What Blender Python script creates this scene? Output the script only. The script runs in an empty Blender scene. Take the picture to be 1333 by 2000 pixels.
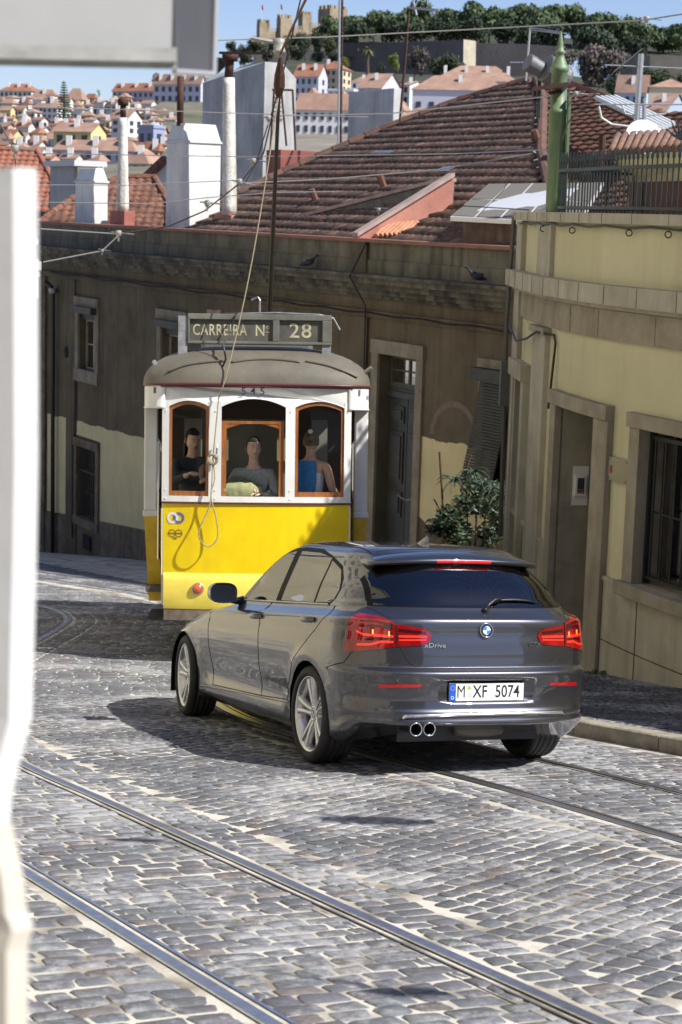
import bpy, bmesh, math, random
from math import sin, cos, pi, radians, sqrt, atan2, exp
from mathutils import Vector, Matrix, noise
from mathutils.geometry import tessellate_polygon
from mathutils.bvhtree import BVHTree
random.seed(7)
SC = bpy.context.scene
COL = SC.collection
# ------------------------------------------------------------------ camera, sky, sun, exposure
F_PX, PITCH, ROLL = 3600.0, 0.161, -0.030      # focal length in photo pixels (1333 x 2000)
def rotx(a): return Matrix.Rotation(a, 3, 'X')
def roty(a): return Matrix.Rotation(a, 3, 'Y')
def rotz(a): return Matrix.Rotation(a, 3, 'Z')
_Rm = rotx(-PITCH)
C_R = _Rm @ Vector((cos(ROLL), 0, -sin(ROLL)))
C_U = _Rm @ Vector((sin(ROLL), 0, cos(ROLL)))
C_F = _Rm @ Vector((0, 1, 0))
camd = bpy.data.cameras.new('camera'); cam = bpy.data.objects.new('camera', camd); COL.objects.link(cam)
camd.sensor_fit = 'VERTICAL'; camd.sensor_height = 36.0; camd.lens = F_PX / 2000 * 36
camd.clip_start = 0.1; camd.clip_end = 5000
cam.matrix_world = Matrix((C_R, C_U, -C_F)).transposed().to_4x4()
camd.dof.use_dof = True; camd.dof.focus_distance = 12.5; camd.dof.aperture_fstop = 5.6
SC.camera = cam
SUN = Vector((.62, -.30, .72)).normalized()
world = bpy.data.worlds.new('World'); SC.world = world; world.use_nodes = True
wn = world.node_tree.nodes; wl = world.node_tree.links
sky = wn.new('ShaderNodeTexSky'); sky.sky_type = 'NISHITA'; sky.sun_disc = False
sky.sun_elevation = math.asin(SUN.z); sky.sun_rotation = atan2(SUN.x, SUN.y)
sky.altitude = 100; sky.air_density = 1.0; sky.dust_density = 0.3; sky.ozone_density = 3.0
bg = wn.get('Background') or wn.new('ShaderNodeBackground')
tint = wn.new('ShaderNodeMixRGB'); tint.blend_type = 'MULTIPLY'; tint.inputs[0].default_value = 1; tint.inputs[2].default_value = (.98, .95, 1.14, 1); wl.new(sky.outputs[0], tint.inputs[1]); wl.new(tint.outputs[0], bg.inputs[0]); bg.inputs[1].default_value = 0.088
sund = bpy.data.lights.new('sun', 'SUN'); sund.energy = 5.0; sund.angle = radians(.55); sund.color = (1, .965, .9)
suno = bpy.data.objects.new('sun', sund); COL.objects.link(suno)
suno.rotation_euler = (-SUN).to_track_quat('-Z', 'Y').to_euler(); suno.location = (10, -6, 20)
SC.view_settings.view_transform = 'Standard'; SC.view_settings.look = 'None'
SC.view_settings.exposure = 0.5; SC.view_settings.gamma = 1
SC.render.engine = 'CYCLES'

def ray(x, y): return C_R * ((x - 666.5) / F_PX) + C_U * ((1000 - y) / F_PX) + C_F
def P(x, y, D):
    d = ray(x, y); return d * (D / d.y)
def sst(a, b, x):
    t = max(0, min(1, (x - a) / (b - a))); return t * t * (3 - 2 * t)
def lerp(a, b, t): return a + (b - a) * t
def interp(tab, x):
    if x <= tab[0][0]: return tab[0][1]
    for (a, b), (c, d) in zip(tab, tab[1:]):
        if x <= c: return b + (d - b) * (x - a) / (c - a)
    return tab[-1][1]
# ------------------------------------------------------------------ object helpers
def tag(o, label=None, cat=None, group=None, kind=None):
    if label: o['label'] = label
    if cat: o['category'] = cat
    if group: o['group'] = group
    if kind: o['kind'] = kind
    return o
def thing(name, label, cat, M=None, group=None):
    o = bpy.data.objects.new(name, None); COL.objects.link(o); o.empty_display_size = .2
    if M is not None:
        o.matrix_basis = M if isinstance(M, Matrix) else Matrix.Translation(M)
    return tag(o, label, cat, group)
class MB:
    def __init__(s): s.v = []; s.f = []; s.m = []; s.mi = 0
    def add(s, pts, faces):
        n = len(s.v); s.v += [tuple(p) for p in pts]
        for f in faces: s.f.append([n + i for i in f]); s.m.append(s.mi)
        return s
    def quad(s, *p): return s.add(p, [list(range(len(p)))])
    def hexa(s, p):   # p: 8 pts bottom 4 then top 4
        return s.add(p, [(3, 2, 1, 0), (4, 5, 6, 7), (0, 1, 5, 4), (1, 2, 6, 5), (2, 3, 7, 6), (3, 0, 4, 7)])
    def box(s, x0, x1, y0, y1, z0, z1, M=None):
        p = [Vector(q) for q in ((x0, y0, z0), (x1, y0, z0), (x1, y1, z0), (x0, y1, z0), (x0, y0, z1), (x1, y0, z1), (x1, y1, z1), (x0, y1, z1))]
        if M: p = [M @ q for q in p]
        return s.hexa(p)
    def fbox(s, fn, u0, u1, z0, z1, w0, w1):   # box in a wall frame fn(u, z, w), w = outwards
        q = [(u0, z0, w1), (u1, z0, w1), (u1, z0, w0), (u0, z0, w0), (u0, z1, w1), (u1, z1, w1), (u1, z1, w0), (u0, z1, w0)]
        return s.hexa([fn(*c) for c in q])
    def prism(s, outline, fn, w0, w1):   # 2D outline extruded between w0 and w1 through fn(u, v, w)
        n = len(outline)
        tr = tessellate_polygon([[Vector((a, b, 0)) for a, b in outline]])
        s.add([fn(a, b, w1) for a, b in outline], [tuple(t) for t in tr])
        s.add([fn(a, b, w0) for a, b in outline], [tuple(reversed(t)) for t in tr])
        k = len(s.v) - 2 * n
        for i in range(n):
            j = (i + 1) % n
            s.f.append([k + i, k + j, k + n + j, k + n + i]); s.m.append(s.mi)
        return s
    def tube(s, path, r, n=6, cap=True, closed=False):
        path = [Vector(p) for p in path]; k = len(path); rs = r if isinstance(r, (list, tuple)) else [r] * k
        base = len(s.v); up = Vector((0, 0, 1)); prev = None
        for i, p in enumerate(path):
            if closed: t = path[(i + 1) % k] - path[i - 1]
            else: t = path[min(i + 1, k - 1)] - path[max(i - 1, 0)]
            t = t.normalized() if t.length > 1e-9 else up
            if prev is None:
                a = t.cross(Vector((0, 0, 1)) if abs(t.z) < .9 else Vector((1, 0, 0))).normalized()
            else:
                a = (prev - t * prev.dot(t)); a = a.normalized() if a.length > 1e-6 else t.orthogonal().normalized()
            prev = a; b = t.cross(a)
            for j in range(n):
                th = 2 * pi * j / n; s.v.append(tuple(p + (a * cos(th) + b * sin(th)) * rs[i]))
        for i in range(k if closed else k - 1):
            for j in range(n):
                i2 = (i + 1) % k
                s.f.append([base + i * n + j, base + i * n + (j + 1) % n, base + i2 * n + (j + 1) % n, base + i2 * n + j]); s.m.append(s.mi)
        if cap and not closed:
            s.f.append([base + j for j in reversed(range(n))]); s.m.append(s.mi)
            s.f.append([base + (k - 1) * n + j for j in range(n)]); s.m.append(s.mi)
        return s
    def lathe(s, prof, M=None, n=24, close=False):   # prof: (r, h) about local Z
        base = len(s.v); M = M or Matrix.Identity(4)
        for r, h in prof:
            for j in range(n):
                th = 2 * pi * j / n; s.v.append(tuple(M @ Vector((r * cos(th), r * sin(th), h))))
        for i in range(len(prof) - 1):
            for j in range(n):
                s.f.append([base + i * n + j, base + i * n + (j + 1) % n, base + (i + 1) * n + (j + 1) % n, base + (i + 1) * n + j]); s.m.append(s.mi)
        return s
    def grid(s, rows, wrap=False):
        base = len(s.v); n = len(rows[0])
        for r in rows: s.v += [tuple(p) for p in r]
        for i in range(len(rows) - 1):
            for j in range(n if wrap else n - 1):
                s.f.append([base + i * n + j, base + i * n + (j + 1) % n, base + (i + 1) * n + (j + 1) % n, base + (i + 1) * n + j]); s.m.append(s.mi)
        return s
    def ball(s, c, rx, ry=None, rz=None, n=10, m=7, M=None):
        ry = ry or rx; rz = rz or rx; rows = []
        for i in range(m + 1):
            ph = pi * i / m
            rows.append([Vector((rx * sin(ph) * cos(2 * pi * j / n), ry * sin(ph) * sin(2 * pi * j / n), rz * cos(ph))) for j in range(n)])
        rows = [[(M @ p if M else p) + Vector(c) for p in r] for r in rows]
        return s.grid(rows, True)
    def build(s, name, mats, parent=None, smooth=False, world=False, bevel=0, solid=0):
        me = bpy.data.meshes.new(name); me.from_pydata(s.v, [], s.f); me.validate(); me.update()
        for m in (mats if isinstance(mats, (list, tuple)) else [mats]): me.materials.append(m)
        if len(me.materials) > 1 and len(me.polygons) == len(s.m): me.polygons.foreach_set('material_index', s.m)
        if smooth: me.polygons.foreach_set('use_smooth', [True] * len(me.polygons))
        return link(name, me, parent, world, bevel, solid)
def link(name, me, parent=None, world=False, bevel=0, solid=0):
    o = bpy.data.objects.new(name, me); COL.objects.link(o)
    if parent is not None:
        o.parent = parent
        if world:
            M = parent.matrix_basis.copy(); pp = parent.parent
            while pp is not None: M = pp.matrix_basis @ pp_inv(parent) @ M; parent = pp; pp = pp.parent
            o.matrix_parent_inverse = M.inverted()
    if solid:
        q = o.modifiers.new('s', 'SOLIDIFY'); q.thickness = solid; q.offset = -1
    if bevel:
        q = o.modifiers.new('b', 'BEVEL'); q.width = bevel; q.segments = 2; q.limit_method = 'ANGLE'; q.angle_limit = radians(35)
    return o
def pp_inv(o): return o.matrix_parent_inverse
def obj_copy(o, M=None, label=None, parent=None):
    c = o.copy(); COL.objects.link(c)
    if parent is not None: c.parent = parent
    if M is not None: c.matrix_basis = M
    if label: c['label'] = label
    for ch in list(o.children):
        obj_copy(ch, parent=c)
    return c
def text_mesh(s, size, M, extrude=.001, sx=1.0, spacing=1.0, bold=0):
    cu = bpy.data.curves.new('t', 'FONT'); cu.body = s; cu.size = size; cu.extrude = extrude; cu.align_x = 'CENTER'; cu.align_y = 'CENTER'; cu.space_character = spacing; cu.resolution_u = 3; cu.offset = bold
    o = bpy.data.objects.new('t', cu); COL.objects.link(o)
    me = bpy.data.meshes.new_from_object(o.evaluated_get(bpy.context.evaluated_depsgraph_get()))
    bpy.data.objects.remove(o); me.transform(M @ Matrix.Diagonal((sx, 1, 1, 1)))
    return me
# ------------------------------------------------------------------ materials
def nodes(m):
    m.use_nodes = True; nt = m.node_tree; return nt, nt.nodes, nt.links, nt.nodes['Principled BSDF']
MC = {}
def mat(name, col, rough=.6, metal=0, var=.0, vscale=4, col2=None, bump=0, bscale=30, spec=.5, coat=0, coatr=.03, stretch=(1, 1, 1), emit=None, es=0, obj=True, detail=6, lo=.35, hi=.65, bdist=.02):
    if name in MC: return MC[name]
    m = bpy.data.materials.new(name); nt, N, L, b = nodes(m)
    b.inputs['Base Color'].default_value = (*col, 1); b.inputs['Roughness'].default_value = rough
    b.inputs['Metallic'].default_value = metal; b.inputs['Specular IOR Level'].default_value = spec
    b.inputs['Coat Weight'].default_value = coat; b.inputs['Coat Roughness'].default_value = coatr
    if emit: b.inputs['Emission Color'].default_value = (*emit, 1); b.inputs['Emission Strength'].default_value = es
    tc = N.new('ShaderNodeTexCoord'); mp = N.new('ShaderNodeMapping'); L.new(tc.outputs['Object'], mp.inputs[0]); mp.inputs['Scale'].default_value = stretch
    if var or col2:
        n1 = N.new('ShaderNodeTexNoise'); n1.inputs['Scale'].default_value = vscale; n1.inputs['Detail'].default_value = detail; n1.inputs['Roughness'].default_value = .62
        L.new(mp.outputs[0], n1.inputs['Vector'])
        cr = N.new('ShaderNodeValToRGB'); L.new(n1.outputs[0], cr.inputs[0])
        c2 = col2 or tuple(c * (1 - var) for c in col); c1 = col if col2 else tuple(min(1, c * (1 + var)) for c in col)
        cr.color_ramp.elements[0].position = lo; cr.color_ramp.elements[0].color = (*c2, 1)
        cr.color_ramp.elements[1].position = hi; cr.color_ramp.elements[1].color = (*c1, 1)
        L.new(cr.outputs[0], b.inputs['Base Color'])
    if bump:
        n2 = N.new('ShaderNodeTexNoise'); n2.inputs['Scale'].default_value = bscale; n2.inputs['Detail'].default_value = 5
        L.new(tc.outputs['Object'], n2.inputs['Vector'])
        bp = N.new('ShaderNodeBump'); bp.inputs['Strength'].default_value = bump; bp.inputs['Distance'].default_value = bdist
        L.new(n2.outputs[0], bp.inputs['Height']); L.new(bp.outputs[0], b.inputs['Normal'])
    MC[name] = m; return m
def plaster(name, A, B, stain, vscale=1.2, streak=.35, bump=.3, rough=.9, extra=None):
    if name in MC: return MC[name]
    m = bpy.data.materials.new(name); nt, N, L, b = nodes(m)
    tc = N.new('ShaderNodeTexCoord'); mp = N.new('ShaderNodeMapping'); L.new(tc.outputs['Object'], mp.inputs[0]); mp.inputs['Scale'].default_value = (3.2, 3.2, .28)
    n1 = N.new('ShaderNodeTexNoise'); n1.inputs['Scale'].default_value = vscale; n1.inputs['Detail'].default_value = 9; n1.inputs['Roughness'].default_value = .6; L.new(tc.outputs['Object'], n1.inputs['Vector'])
    n2 = N.new('ShaderNodeTexNoise'); n2.inputs['Scale'].default_value = 1.6; n2.inputs['Detail'].default_value = 8; L.new(mp.outputs[0], n2.inputs['Vector'])
    c1 = N.new('ShaderNodeValToRGB'); c1.color_ramp.elements[0].position = .36; c1.color_ramp.elements[1].position = .64; c1.color_ramp.elements[0].color = (*A, 1); c1.color_ramp.elements[1].color = (*B, 1); L.new(n1.outputs[0], c1.inputs[0])
    c2 = N.new('ShaderNodeValToRGB'); c2.color_ramp.elements[0].position = .50; c2.color_ramp.elements[1].position = .72; c2.color_ramp.elements[0].color = (0, 0, 0, 1); c2.color_ramp.elements[1].color = (streak, streak, streak, 1); L.new(n2.outputs[0], c2.inputs[0])
    mx = N.new('ShaderNodeMixRGB'); L.new(c2.outputs[0], mx.inputs[0]); L.new(c1.outputs[0], mx.inputs[1]); mx.inputs[2].default_value = (*stain, 1)
    L.new(mx.outputs[0], b.inputs['Base Color']); b.inputs['Roughness'].default_value = rough; b.inputs['Specular IOR Level'].default_value = .3
    n3 = N.new('ShaderNodeTexNoise'); n3.inputs['Scale'].default_value = 14; n3.inputs['Detail'].default_value = 7; L.new(tc.outputs['Object'], n3.inputs['Vector'])
    bp = N.new('ShaderNodeBump'); bp.inputs['Strength'].default_value = bump; bp.inputs['Distance'].default_value = .02; L.new(n3.outputs[0], bp.inputs['Height']); L.new(bp.outputs[0], b.inputs['Normal'])
    MC[name] = m; return m
def glass_mat(name, tint, trans, rough=.0, ior=1.5):
    if name in MC: return MC[name]
    m = bpy.data.materials.new(name); nt, N, L, b = nodes(m); N.remove(b); out = N['Material Output']
    g = N.new('ShaderNodeBsdfGlossy'); g.inputs['Roughness'].default_value = rough
    t = N.new('ShaderNodeBsdfTransparent'); t.inputs[0].default_value = (*[c * trans for c in tint], 1)
    fr = N.new('ShaderNodeFresnel'); fr.inputs[0].default_value = ior
    mx = N.new('ShaderNodeMixShader'); L.new(fr.outputs[0], mx.inputs[0]); L.new(t.outputs[0], mx.inputs[1]); L.new(g.outputs[0], mx.inputs[2]); L.new(mx.outputs[0], out.inputs[0])
    MC[name] = m; return m
black = mat('black plastic', (.012, .012, .013), .45)
rubber = mat('tyre rubber', (.018, .018, .018), .75, var=.3, vscale=30)
chrome = mat('chrome', (.75, .75, .77), .12, 1)
darkmetal = mat('dark iron', (.03, .034, .034), .5, .3, var=.3, vscale=20)
steel = mat('galvanised steel', (.32, .33, .34), .4, .8, var=.2, vscale=12)
rust = mat('rusty iron', (.09, .035, .02), .8, .1, col2=(.04, .02, .015), vscale=14)
# ================================================================== GROUND, ROAD, RAILS
def G(x, y):      # height of the sloping street
    if y < 22: return -3.62 - .16 * (y - 12)
    if y < 42: return -5.22 - .1425 * (y - 22)
    if y < 60: return -8.07 - .17 * (y - 42)
    return -11.1
def catmull(pts, n=10):
    out = []
    for i in range(len(pts) - 1):
        p0, p1, p2, p3 = [Vector(p) for p in (pts[max(i - 1, 0)], pts[i], pts[i + 1], pts[min(i + 2, len(pts) - 1)])]
        for k in range(n):
            t = k / n; out.append(.5 * ((2 * p1) + (p2 - p0) * t + (2 * p0 - 5 * p1 + 4 * p2 - p3) * t * t + (3 * p1 - p0 - 3 * p2 + p3) * t ** 3))
    out.append(Vector(pts[-1])); return out
R_C = catmull([(6.4, 1.4), (4.5, 5.0), (2.27, 9.43), (1.52, 10.95), (.61, 12.54), (-.24, 14.25), (-.68, 16.2), (-.86, 19), (-1.0, 22), (-1.4, 26), (-2.53, 29.9), (-3.8, 31.9), (-5.15, 33.8), (-8.5, 38)])
L_C = catmull([(3.1, .5), (1.78, 3.0), (.46, 5.51), (-.13, 6.63), (-.78, 7.87), (-1.74, 9.70), (-2.44, 11.04), (-3.05, 12.6), (-3.6, 14.8), (-3.95, 17.7), (-4.05, 21.3), (-4.08, 23.1), (-4.2, 24.7), (-4.85, 26.5), (-7.3, 30.5), (-10.5, 35)])
class Path:
    def __init__(s, pts):
        s.p = pts; s.d = [0]
        for a, b in zip(pts, pts[1:]): s.d.append(s.d[-1] + (b - a).length)
        s.L = s.d[-1]
    def at(s, d, off=0):
        d = max(0, min(s.L - 1e-6, d)); lo, hi = 0, len(s.d) - 1
        while hi - lo > 1:
            m = (lo + hi) // 2
            if s.d[m] <= d: lo = m
            else: hi = m
        t = (d - s.d[lo]) / (s.d[lo + 1] - s.d[lo]); p = s.p[lo].lerp(s.p[lo + 1], t)
        a = (s.p[min(lo + 1, len(s.p) - 1)] - s.p[max(lo - 1, 0)]).normalized(); b = (s.p[min(lo + 2, len(s.p) - 1)] - s.p[lo]).normalized()
        u = a.lerp(b, t).normalized(); return p + Vector((u.y, -u.x)) * off, u
RP, LP = Path(R_C), Path(L_C)
def on(p, h=0): return Vector((p.x, p.y, G(p.x, p.y) + h))
# terrain: street shelf, valley, far hills
def terrain(x, y):
    z = G(x, y) - .05
    if y > 60:
        a = x / y
        far = interp([(60, -11.1), (110, -16), (200, -14), (300, -4), (420, 10), (520, 16 if a > -.06 else 6), (640, 40 if a > -.06 else 2), (760, 46 if a > -.06 else 0), (1500, 0), (4000, 0)], y)
        z = far
    return z
gm = mat('ground earth', (.17, .15, .12), .95, var=.3, vscale=.3)
q = MB(); ys = [-40, -20, -8, 0, 4, 8, 12, 16, 20, 24, 28, 32, 36, 42, 48, 54, 60, 75, 95, 120, 160, 200, 250, 300, 360, 420, 470, 520, 580, 640, 700, 760, 900, 1200, 2000, 4000]
rows = []
for y in ys:
    h = max(60, y * .8 + 40); rows.append([Vector((x, y, terrain(x, y) - .12)) for x in [h * (-1 + k / 12) for k in range(25)]])
q.grid(rows); tag(q.build('ground', gm, smooth=True), kind='structure')
# mortar bed = road sheet
mort = bpy.data.materials.new('sandy joint'); nt, N, L, b = nodes(mort)
tc = N.new('ShaderNodeTexCoord'); n1 = N.new('ShaderNodeTexNoise'); n1.inputs['Scale'].default_value = 3.2; n1.inputs['Detail'].default_value = 8; L.new(tc.outputs['Object'], n1.inputs['Vector'])
cr = N.new('ShaderNodeValToRGB'); L.new(n1.outputs[0], cr.inputs[0]); cr.color_ramp.elements[0].position = .32; cr.color_ramp.elements[0].color = (.20, .17, .13, 1); cr.color_ramp.elements[1].position = .56; cr.color_ramp.elements[1].color = (.56, .525, .45, 1)
L.new(cr.outputs[0], b.inputs['Base Color']); b.inputs['Roughness'].default_value = .95
n2 = N.new('ShaderNodeTexNoise'); n2.inputs['Scale'].default_value = 55; n2.inputs['Detail'].default_value = 6; L.new(tc.outputs['Object'], n2.inputs['Vector'])
bp = N.new('ShaderNodeBump'); bp.inputs['Strength'].default_value = .6; bp.inputs['Distance'].default_value = .01; L.new(n2.outputs[0], bp.inputs['Height']); L.new(bp.outputs[0], b.inputs['Normal'])
# kerb line on the right (road edge) and wall line of the yellow building
WALL = [Vector(p) for p in ((8.6, 6.6), (6.6, 10.2), (5.0, 13.1), (4.05, 14.9), (3.17, 16.6), (2.67, 17.8), (2.40, 18.8), (2.23, 19.8), (2.12, 21.2), (2.08, 22.6))]
WP = Path(catmull(WALL, 6))
KERB = Path(catmull([(7.0, 5.6), (4.7, 9.2), (3.30, 11.3), (2.46, 12.62), (2.08, 13.2), (1.74, 13.8), (1.42, 14.8), (1.22, 16.3), (1.12, 18), (1.05, 20), (.95, 22.5), (.35, 25.4), (-1.0, 28.2)], 8))
rows = []
for k in range(90):
    y = -1 + k * .62
    xl, xr = (-9 if y < 18 else -14), (10 if y < 16 else 6)
    if y > 28: xl = -24
    rows.append([Vector((lerp(xl, xr, i / 40), y, G(0, y) - .0035 + .004 * noise.noise(Vector((i * .6, y * 1.7, 0))))) for i in range(41)])
q = MB(); q.grid(rows); tag(q.build('road', mort, smooth=True), kind='structure')
# stones
stone = bpy.data.materials.new('granite setts'); nt, N, L, b = nodes(stone)
at_ = N.new('ShaderNodeVertexColor'); at_.layer_name = 'tone'
tc = N.new('ShaderNodeTexCoord')
n1 = N.new('ShaderNodeTexNoise'); n1.inputs['Scale'].default_value = 38; n1.inputs['Detail'].default_value = 7; n1.inputs['Roughness'].default_value = .7; L.new(tc.outputs['Object'], n1.inputs['Vector'])
n3 = N.new('ShaderNodeTexNoise'); n3.inputs['Scale'].default_value = 1.3; n3.inputs['Detail'].default_value = 5; L.new(tc.outputs['Object'], n3.inputs['Vector'])
n4 = N.new('ShaderNodeTexNoise'); n4.inputs['Scale'].default_value = 13; n4.inputs['Detail'].default_value = 8; n4.inputs['Roughness'].default_value = .75; L.new(tc.outputs['Object'], n4.inputs['Vector'])
ad = N.new('ShaderNodeMath'); ad.operation = 'ADD'; L.new(n3.outputs[0], ad.inputs[0]); L.new(n4.outputs[0], ad.inputs[1])
dust = N.new('ShaderNodeMapRange'); dust.inputs['From Min'].default_value = .98; dust.inputs['From Max'].default_value = 1.16; dust.inputs['To Min'].default_value = 0; dust.inputs['To Max'].default_value = .5; L.new(ad.outputs[0], dust.inputs[0])
mm = N.new('ShaderNodeMixRGB'); mm.blend_type = 'MULTIPLY'; mm.inputs[0].default_value = .65; L.new(at_.outputs[0], mm.inputs[1])
cr = N.new('ShaderNodeValToRGB'); cr.color_ramp.elements[0].position = .3; cr.color_ramp.elements[0].color = (.5, .5, .5, 1); cr.color_ramp.elements[1].position = .7; cr.color_ramp.elements[1].color = (1.25, 1.25, 1.25, 1); L.new(n1.outputs[0], cr.inputs[0]); L.new(cr.outputs[0], mm.inputs[2])
mx = N.new('ShaderNodeMixRGB'); L.new(dust.outputs[0], mx.inputs[0]); L.new(mm.outputs[0], mx.inputs[1]); mx.inputs[2].default_value = (.50, .50, .50, 1); L.new(mx.outputs[0], b.inputs['Base Color'])
b.inputs['Roughness'].default_value = .72; b.inputs['Specular IOR Level'].default_value = .35
bp = N.new('ShaderNodeBump'); bp.inputs['Strength'].default_value = .55; bp.inputs['Distance'].default_value = .012
ad2 = N.new('ShaderNodeMath'); ad2.operation = 'ADD'; L.new(n1.outputs[0], ad2.inputs[0]); L.new(n4.outputs[0], ad2.inputs[1]); L.new(ad2.outputs[0], bp.inputs['Height']); L.new(bp.outputs[0], b.inputs['Normal'])
SV, SF, SCOL = [], [], []
def visible(p, m=.35):
    # generous view cone test, keeps the field wider than the picture
    return 3.6 < p.y < 40 and -.2 * p.y - 1.0 < p.x < .2 * p.y + 1.6
def add_stone(c, u, la, lb, base=0.0, rnd=random, dark=1.0, hscale=1.0, skew=0):
    v = Vector((u.y, -u.x)); j = lambda s: rnd.uniform(-s, s)
    ha, hb = la / 2, lb / 2; ch = min(ha, hb) * rnd.uniform(.10, .34)
    co = [(-ha, -hb + ch), (-ha + ch, -hb), (ha - ch, -hb), (ha, -hb + ch), (ha, hb - ch), (ha - ch, hb), (-ha + ch, hb), (-ha, hb - ch)]
    kx, ky = j(.07), j(.12) + skew; sh = [(j(.009), j(.011)) for _ in range(4)]
    co = [(a + sh[i // 2][0] + ky * b2 * .5, b2 + sh[i // 2][1] + kx * a) for i, (a, b2) in enumerate(co)]
    h0 = (base + rnd.uniform(-.0015, .0045)) * hscale; ta, tb = j(.018), j(.018)
    n = len(SV)
    for s_, dz in ((1.02, -.025), (1.0, -.0045), (.93, -.0005)):
        for a, b2 in co:
            p = c + u * (a * s_) + v * (b2 * s_); SV.append((p.x, p.y, G(p.x, p.y) + h0 + dz * hscale + ta * a + tb * b2))
    p = c; SV.append((p.x, p.y, G(p.x, p.y) + h0 + .0015 * hscale))
    for i in range(8):
        k = (i + 1) % 8
        SF.append((n + i, n + k, n + 8 + k, n + 8 + i)); SF.append((n + 8 + i, n + 8 + k, n + 16 + k, n + 16 + i)); SF.append((n + 16 + i, n + 16 + k, n + 24))
    t = rnd.uniform(.12, .165) * dark
    if rnd.random() < .05: t *= 1.4
    tint = (t * rnd.uniform(.94, 1.03), t * rnd.uniform(.98, 1.03), t * rnd.uniform(1.03, 1.13))
    if rnd.random() < .06: tint = (t * 1.15, t * 1.0, t * .95)
    SCOL.extend([tint] * 25)
def strip(path, b0, b1, d0, d1, row=.128, cell=(.15, .25), gap=.0150, seed=1, ok=None, dark=1.0):
    """rows of setts square to the track between offsets b0..b1"""
    rnd = random.Random(seed); d = d0
    while d < d1:
        rw = row * rnd.uniform(.86, 1.14); b_ = b0 + rnd.uniform(-.01, .01); wob = rnd.uniform(-.02, .02)
        first = True
        while b_ < b1 - .05:
            cl = rnd.uniform(*cell)
            if first: cl *= rnd.uniform(.55, 1); first = False
            if b_ + cl > b1 - .05: cl = b1 - b_
            p, u = path.at(d + rw / 2 + wob * (b_ - b0) + .018 * sin(b_ * 3 + d * .7), b_ + cl / 2)
            if visible(p) and (ok is None or ok(p)): add_stone(p, u, rw - gap * rnd.uniform(.5, 1.3), cl - gap * rnd.uniform(.5, 1.4), 0, rnd, dark)
            b_ += cl
        d += rw
def sd_path(path, p, d0):   # signed offset of p from the path (coarse)
    best = (1e9, 0, None)
    for i in range(0, len(path.p) - 1):
        a, b2 = path.p[i], path.p[i + 1]; e = b2 - a; t = max(0, min(1, (p - a).dot(e) / e.length_squared)); c = a + e * t; dd = (p - c).length
        if dd < best[0]:
            best = (dd, math.copysign(dd, (p - c).dot(Vector((e.y, -e.x)))), path.d[i] + t * e.length)
    return best[1], best[2]
strip(LP, -.43, .43, 2.5, LP.L, seed=2, row=.106, cell=(.13, .21))
strip(LP, -2.2, -.585, 2.5, 22, seed=3, row=.108, cell=(.13, .20))
strip(LP, .585, .86, 2.5, LP.L, seed=4, row=.106, cell=(.11, .17))
strip(RP, -.43, .43, 3, RP.L, seed=5, row=.102, cell=(.14, .22))
strip(RP, -.82, -.585, 3, RP.L, seed=6, row=.106, cell=(.12, .2))
strip(RP, .585, 2.6, 3, RP.L, seed=7, row=.106, cell=(.14, .2), ok=lambda p: sd_path(KERB, p, 0)[0] < -.16)
# diagonal field between the tracks
rnd = random.Random(11); ang0 = radians(29.5)
ux = Vector((-sin(ang0 + radians(24)), cos(ang0 + radians(24)))); vx = Vector((ux.y, -ux.x)); org = Vector((1.2, 8.5))
for i in range(-95, 220):
    wobble = .02 * sin(i * .31); pos = -3.9 + rnd.uniform(0, .15)
    while pos < 3.9:
        cl = rnd.uniform(.10, .165); rw = .104
        p = org + ux * (i * rw + .04 * sin(pos * 1.3) + wobble) + vx * (pos + cl / 2 + i * .0)
        pos += cl
        if not visible(p): continue
        if p.y > 15.5:
            continue
        sl, _ = sd_path(LP, p, 0); sr, _ = sd_path(RP, p, 0)
        if sl > .90 and sr < -.85: add_stone(p, ux, rw - .0135 * rnd.uniform(.6, 1.5), cl - .0135 * rnd.uniform(.6, 1.5), 0, rnd, .92)
strip(LP, .87, 2.6, 13.0, LP.L, seed=9, row=.108, ok=lambda p: p.y >= 15.5 and sd_path(RP, p, 0)[0] < -.72)
strip(LP, -3.5, -.585, 22, LP.L, seed=10, row=.115)
strip(RP, .585, 3.2, 20, RP.L, seed=12, row=.115, ok=lambda p: p.y > 21 and sd_path(KERB, p, 0)[0] < -.16)
me = bpy.data.meshes.new('cobblestones'); me.from_pydata(SV, [], SF); me.update()
ca = me.color_attributes.new('tone', 'FLOAT_COLOR', 'POINT'); flat = []
for c in SCOL: flat += [c[0], c[1], c[2], 1]
ca.data.foreach_set('color', flat); me.polygons.foreach_set('use_smooth', [True] * len(SF)); me.materials.append(stone)
tag(link('cobblestones', me), kind='stuff')
# rails
railtop = mat('polished rail steel', (.55, .56, .60), .33, .95, var=.15, vscale=20)
railgr = mat('rail groove', (.09, .075, .05), .7, .3, var=.4, vscale=30)
def rail(path, off, gs, label, d0=1.0):
    # head on the outside, groove, guard lip towards the inside (gs = direction of the groove)
    q = MB(); rows = []; d = d0
    prof = [(-.046, -.03, 1), (-.044, .004, 0), (-.038, .008, 0), (.018, .008, 0), (.023, .004, 0), (.025, -.026, 1), (.053, -.026, 1), (.055, .002, 0), (.070, .004, 0), (.073, -.03, 1)]
    while d < path.L:
        r = []
        for a, h, g in prof:
            p, u = path.at(d, off + gs * a); r.append(on(p, h))
        rows.append(r); d += .35
    n = len(prof)
    for i in range(n - 1):
        q.mi = 1 if i in (0, 4, 5, 6, 8) else 0
        q.grid([[r[i], r[i + 1]] for r in rows])
    o = q.build('tram_rail', [railtop, railgr]); tag(o, label, 'rail', 'grooved tram rails set in the cobbles')
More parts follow.
